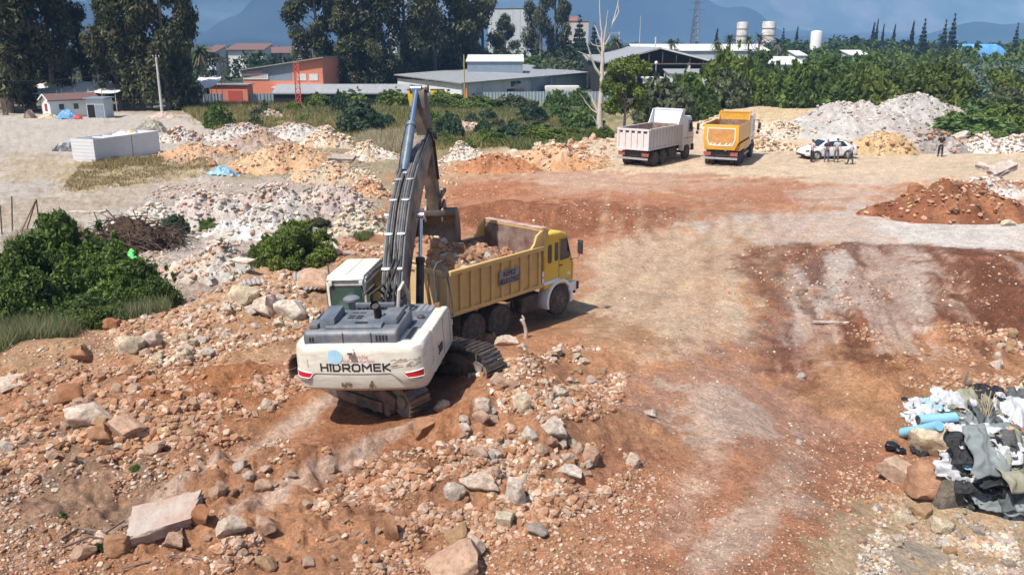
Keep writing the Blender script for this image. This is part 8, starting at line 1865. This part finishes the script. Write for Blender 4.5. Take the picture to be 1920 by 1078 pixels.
# ------------------------------------------------------------------ people
m_skin = M('skin', (.42, .24, .165), .55, var=.06); m_hair = M('dark_hair', (.03, .022, .018), .7, var=.2); m_hairg = M('greying_hair', (.16, .14, .13), .7, var=.2)
def skin_mesh(V, E, Rr, root, sub=1):
    me = bpy.data.meshes.new('sk'); me.from_pydata(V, E, []); o = bpy.data.objects.new('sk', me); COL.objects.link(o); md = o.modifiers.new('s', 'SKIN'); md.use_smooth_shade = True
    for i, r in enumerate(Rr): me.skin_vertices[0].data[i].radius = (r, r) if not hasattr(r, '__len__') else r
    for i in range(len(V)): me.skin_vertices[0].data[i].use_root = (i == root)
    s = o.modifiers.new('u', 'SUBSURF'); s.levels = sub; s.render_levels = sub
    bpy.context.view_layer.update(); out = bpy.data.meshes.new_from_object(o.evaluated_get(bpy.context.evaluated_depsgraph_get())); bpy.data.objects.remove(o); return out
def person(px, py, face, h, shirt, trous, hair, label, pose):
    p = Gp(px, py); root = empty('person', p, R(face), label, 'person'); k = h / 1.75
    # faces +y; joints
    J = dict(pel=(0, 0, .95), wai=(0, .01, 1.10), che=(0, .0, 1.32), nek=(0, .0, 1.48), hed=(0, .02, 1.56), top=(0, .02, 1.68))
    L, Rt = pose['legs']; lf = pose.get('lean', 0)
    def leg(s, fy):
        return [(s * .10, 0, .90), (s * .115, fy * .45 + .02, .50), (s * .12, fy, .09), (s * .13, fy + .13, .045)]
    def arm(s, el, ha): return [(s * .19, 0, 1.40), el, ha]
    arms = {s: arm(s, pose['arms'][i][0], pose['arms'][i][1]) for i, s in ((0, -1), (1, 1))}
    V, E, Rr = [], [], []
    def addv(c, r, par=None):
        V.append((c[0] * k, (c[1] + lf * max(0, c[2] - .95)) * k, c[2] * k)); Rr.append(tuple(x * k for x in r) if hasattr(r, '__len__') else r * k)
        if par is not None: E.append((par, len(V) - 1))
        return len(V) - 1
    i0 = addv(J['pel'], (.13, .10)); i1 = addv(J['wai'], (.125, .095), i0); i2 = addv(J['che'], (.15, .10), i1); i3 = addv(J['nek'], .055, i2); i4 = addv(J['hed'], (.072, .085), i3); i5 = addv(J['top'], (.07, .085), i4)
    nose = addv((0, .115, 1.60), .014, i4)
    hands = []
    for s in (-1, 1):
        a = arms[s]; q = addv(a[0], .062, i2); q2 = addv(a[1], .042, q); q3 = addv(a[2], .030, q2)
        d = (Vector(a[2]) - Vector(a[1])).normalized(); pal = Vector(a[2]) + d * .07; q4 = addv(pal, (.035, .02), q3)
        for f in range(4):
            o_ = Vector((0, (f - 1.5) * .02, 0)); e1 = pal + d * .05 + o_; e2 = e1 + d * (.035, .045, .04, .03)[f] + Vector((-s * .015, 0, 0)); w1 = addv(e1, .009, q4); addv(e2, .007, w1)
        addv(pal + Vector((0, .05, 0)) + d * .01, .009, q4)
        l = leg(s, (L, Rt)[0 if s < 0 else 1]); g = addv(l[0], .085, i0); g2 = addv(l[1], .058, g); g3 = addv(l[2], .04, g2); addv(l[3], (.035, .028), g3)
    me = skin_mesh(V, E, Rr, 0); np_obj('body', me, m_skin, root)
    def sub(name, ids, rad, mat):
        V2 = []; R2 = []; E2 = []
        for (c, r, par) in ids:
            V2.append((c[0] * k, (c[1] + lf * max(0, c[2] - .95)) * k, c[2] * k)); R2.append(tuple(x * k for x in r) if hasattr(r, '__len__') else r * k)
            if par is not None: E2.append((par, len(V2) - 1))
        np_obj(name, skin_mesh(V2, E2, R2, 0), mat, root)
    sh = [((0, 0, .98), (.155, .125), None), ((0, .01, 1.14), (.150, .12), 0), ((0, 0, 1.33), (.175, .125), 1), ((0, 0, 1.455), (.09, .08), 2)]
    for s in (-1, 1):
        n0 = len(sh); a = arms[s]; sl_ = Vector(a[0]).lerp(Vector(a[1]), .75); sh += [(a[0], .08, 2), (tuple(sl_), .062, n0)]
        if pose.get('long'): sh += [(tuple(Vector(a[1])), .055, n0 + 1), (tuple(Vector(a[2])), .045, n0 + 2)]
    sub('shirt', sh, 0, shirt)
    tr = [((0, 0, 1.0), (.15, .118), None), ((0, 0, .92), (.15, .118), 0)]
    for s in (-1, 1):
        l = leg(s, (L, Rt)[0 if s < 0 else 1]); n0 = len(tr); tr += [(l[0], .102, 1), (l[1], .076, n0), (l[2], .062, n0 + 1)]
    sub('trousers', tr, 0, trous)
    for s in (-1, 1):
        l = leg(s, (L, Rt)[0 if s < 0 else 1]); b = MB(); b.box((l[3][0] * k, (l[3][1] - .05) * k, .045 * k), (.10 * k, .27 * k, .09 * k), bevel=.03); b.build('shoe', m_black, root, 50)
    b = MB(); hz_ = 1.655 * k; yy = (.02 + lf * .7) * k; b.lathe([(.088 * k, -.045 * k), (.097 * k, .0), (.085 * k, .05 * k), (.05 * k, .082 * k), (.001, .092 * k)], (0, yy - .018 * k, hz_), 'z', 16); b.build('hair', hair, root, 60)
    for s in (-1, 1):
        b = MB(); b.lathe([(.001, 0), (.011, .002), (.001, .006)], (s * .032 * k, yy + .093 * k, 1.625 * k), 'y', 8); b.build('eye', m_ink, root, 0)
        b = MB(); b.box((s * .083 * k, yy, 1.61 * k), (.02, .04, .06), bevel=.008); b.build('ear', m_skin, root)
    b = MB(); b.box((0, yy + .088 * k, 1.555 * k), (.045, .012, .010)); b.build('mouth', M('lips', (.28, .10, .08), .5), root, 0)
    return root
sh1 = M('pale_grey_shirt', (.52, .49, .48), .85, var=.06); sh2 = M('navy_shirt', (.022, .028, .065), .85, var=.12); sh3 = M('light_blue_shirt', (.40, .46, .50), .85, var=.06); sh4 = M('white_shirt', (.70, .71, .74), .85, var=.04); sh5 = M('black_shirt', (.014, .013, .014), .85, var=.1)
tr1 = M('black_trousers', (.018, .016, .016), .85, var=.1); tr2 = M('blue_jeans', (.075, .10, .16), .85, var=.15); tr3 = M('grey_trousers', (.11, .115, .13), .85, var=.12); tr4 = M('dark_grey_trousers', (.065, .075, .09), .85, var=.12)
down = [((-.25, .02, 1.14), (-.27, .08, .90)), ((.25, .02, 1.14), (.27, .08, .90))]; folded = [((-.25, .08, 1.14), (.04, .24, 1.16)), ((.25, .08, 1.14), (-.04, .26, 1.12))]; front = [((-.24, .05, 1.14), (-.10, .28, 1.08)), ((.24, .05, 1.14), (.10, .28, 1.10))]; phone = [((-.24, .08, 1.14), (-.06, .26, 1.36)), ((.24, .08, 1.14), (.06, .26, 1.38))]; hip = [((-.28, -.06, 1.15), (-.18, .06, 1.0)), ((.28, -.06, 1.15), (.18, .06, 1.0))]
person(1521, 304, -75, 1.70, sh1, tr1, m_hair, 'man in a pale grey shirt and black trousers standing by the front wheel', dict(legs=(.04, -.04), arms=front))
person(1549, 304, 165, 1.70, sh2, tr2, m_hairg, 'man in a navy shirt and jeans with folded arms beside the car', dict(legs=(.05, -.06), arms=folded))
person(1567, 304, 175, 1.76, sh3, tr3, m_hair, 'man in a light blue shirt and grey trousers standing by the car doors', dict(legs=(.02, -.02), arms=down))
person(1594, 308, 40, 1.64, sh4, tr4, m_hair, 'man in a white shirt seen from behind near the rear wheel', dict(legs=(.16, -.14), arms=hip, lean=.12))
person(1762, 294, -12, 1.78, sh5, tr1, m_hair, 'man all in black standing alone by the asphalt heap', dict(legs=(.03, -.08), arms=phone, lean=.05))
pass
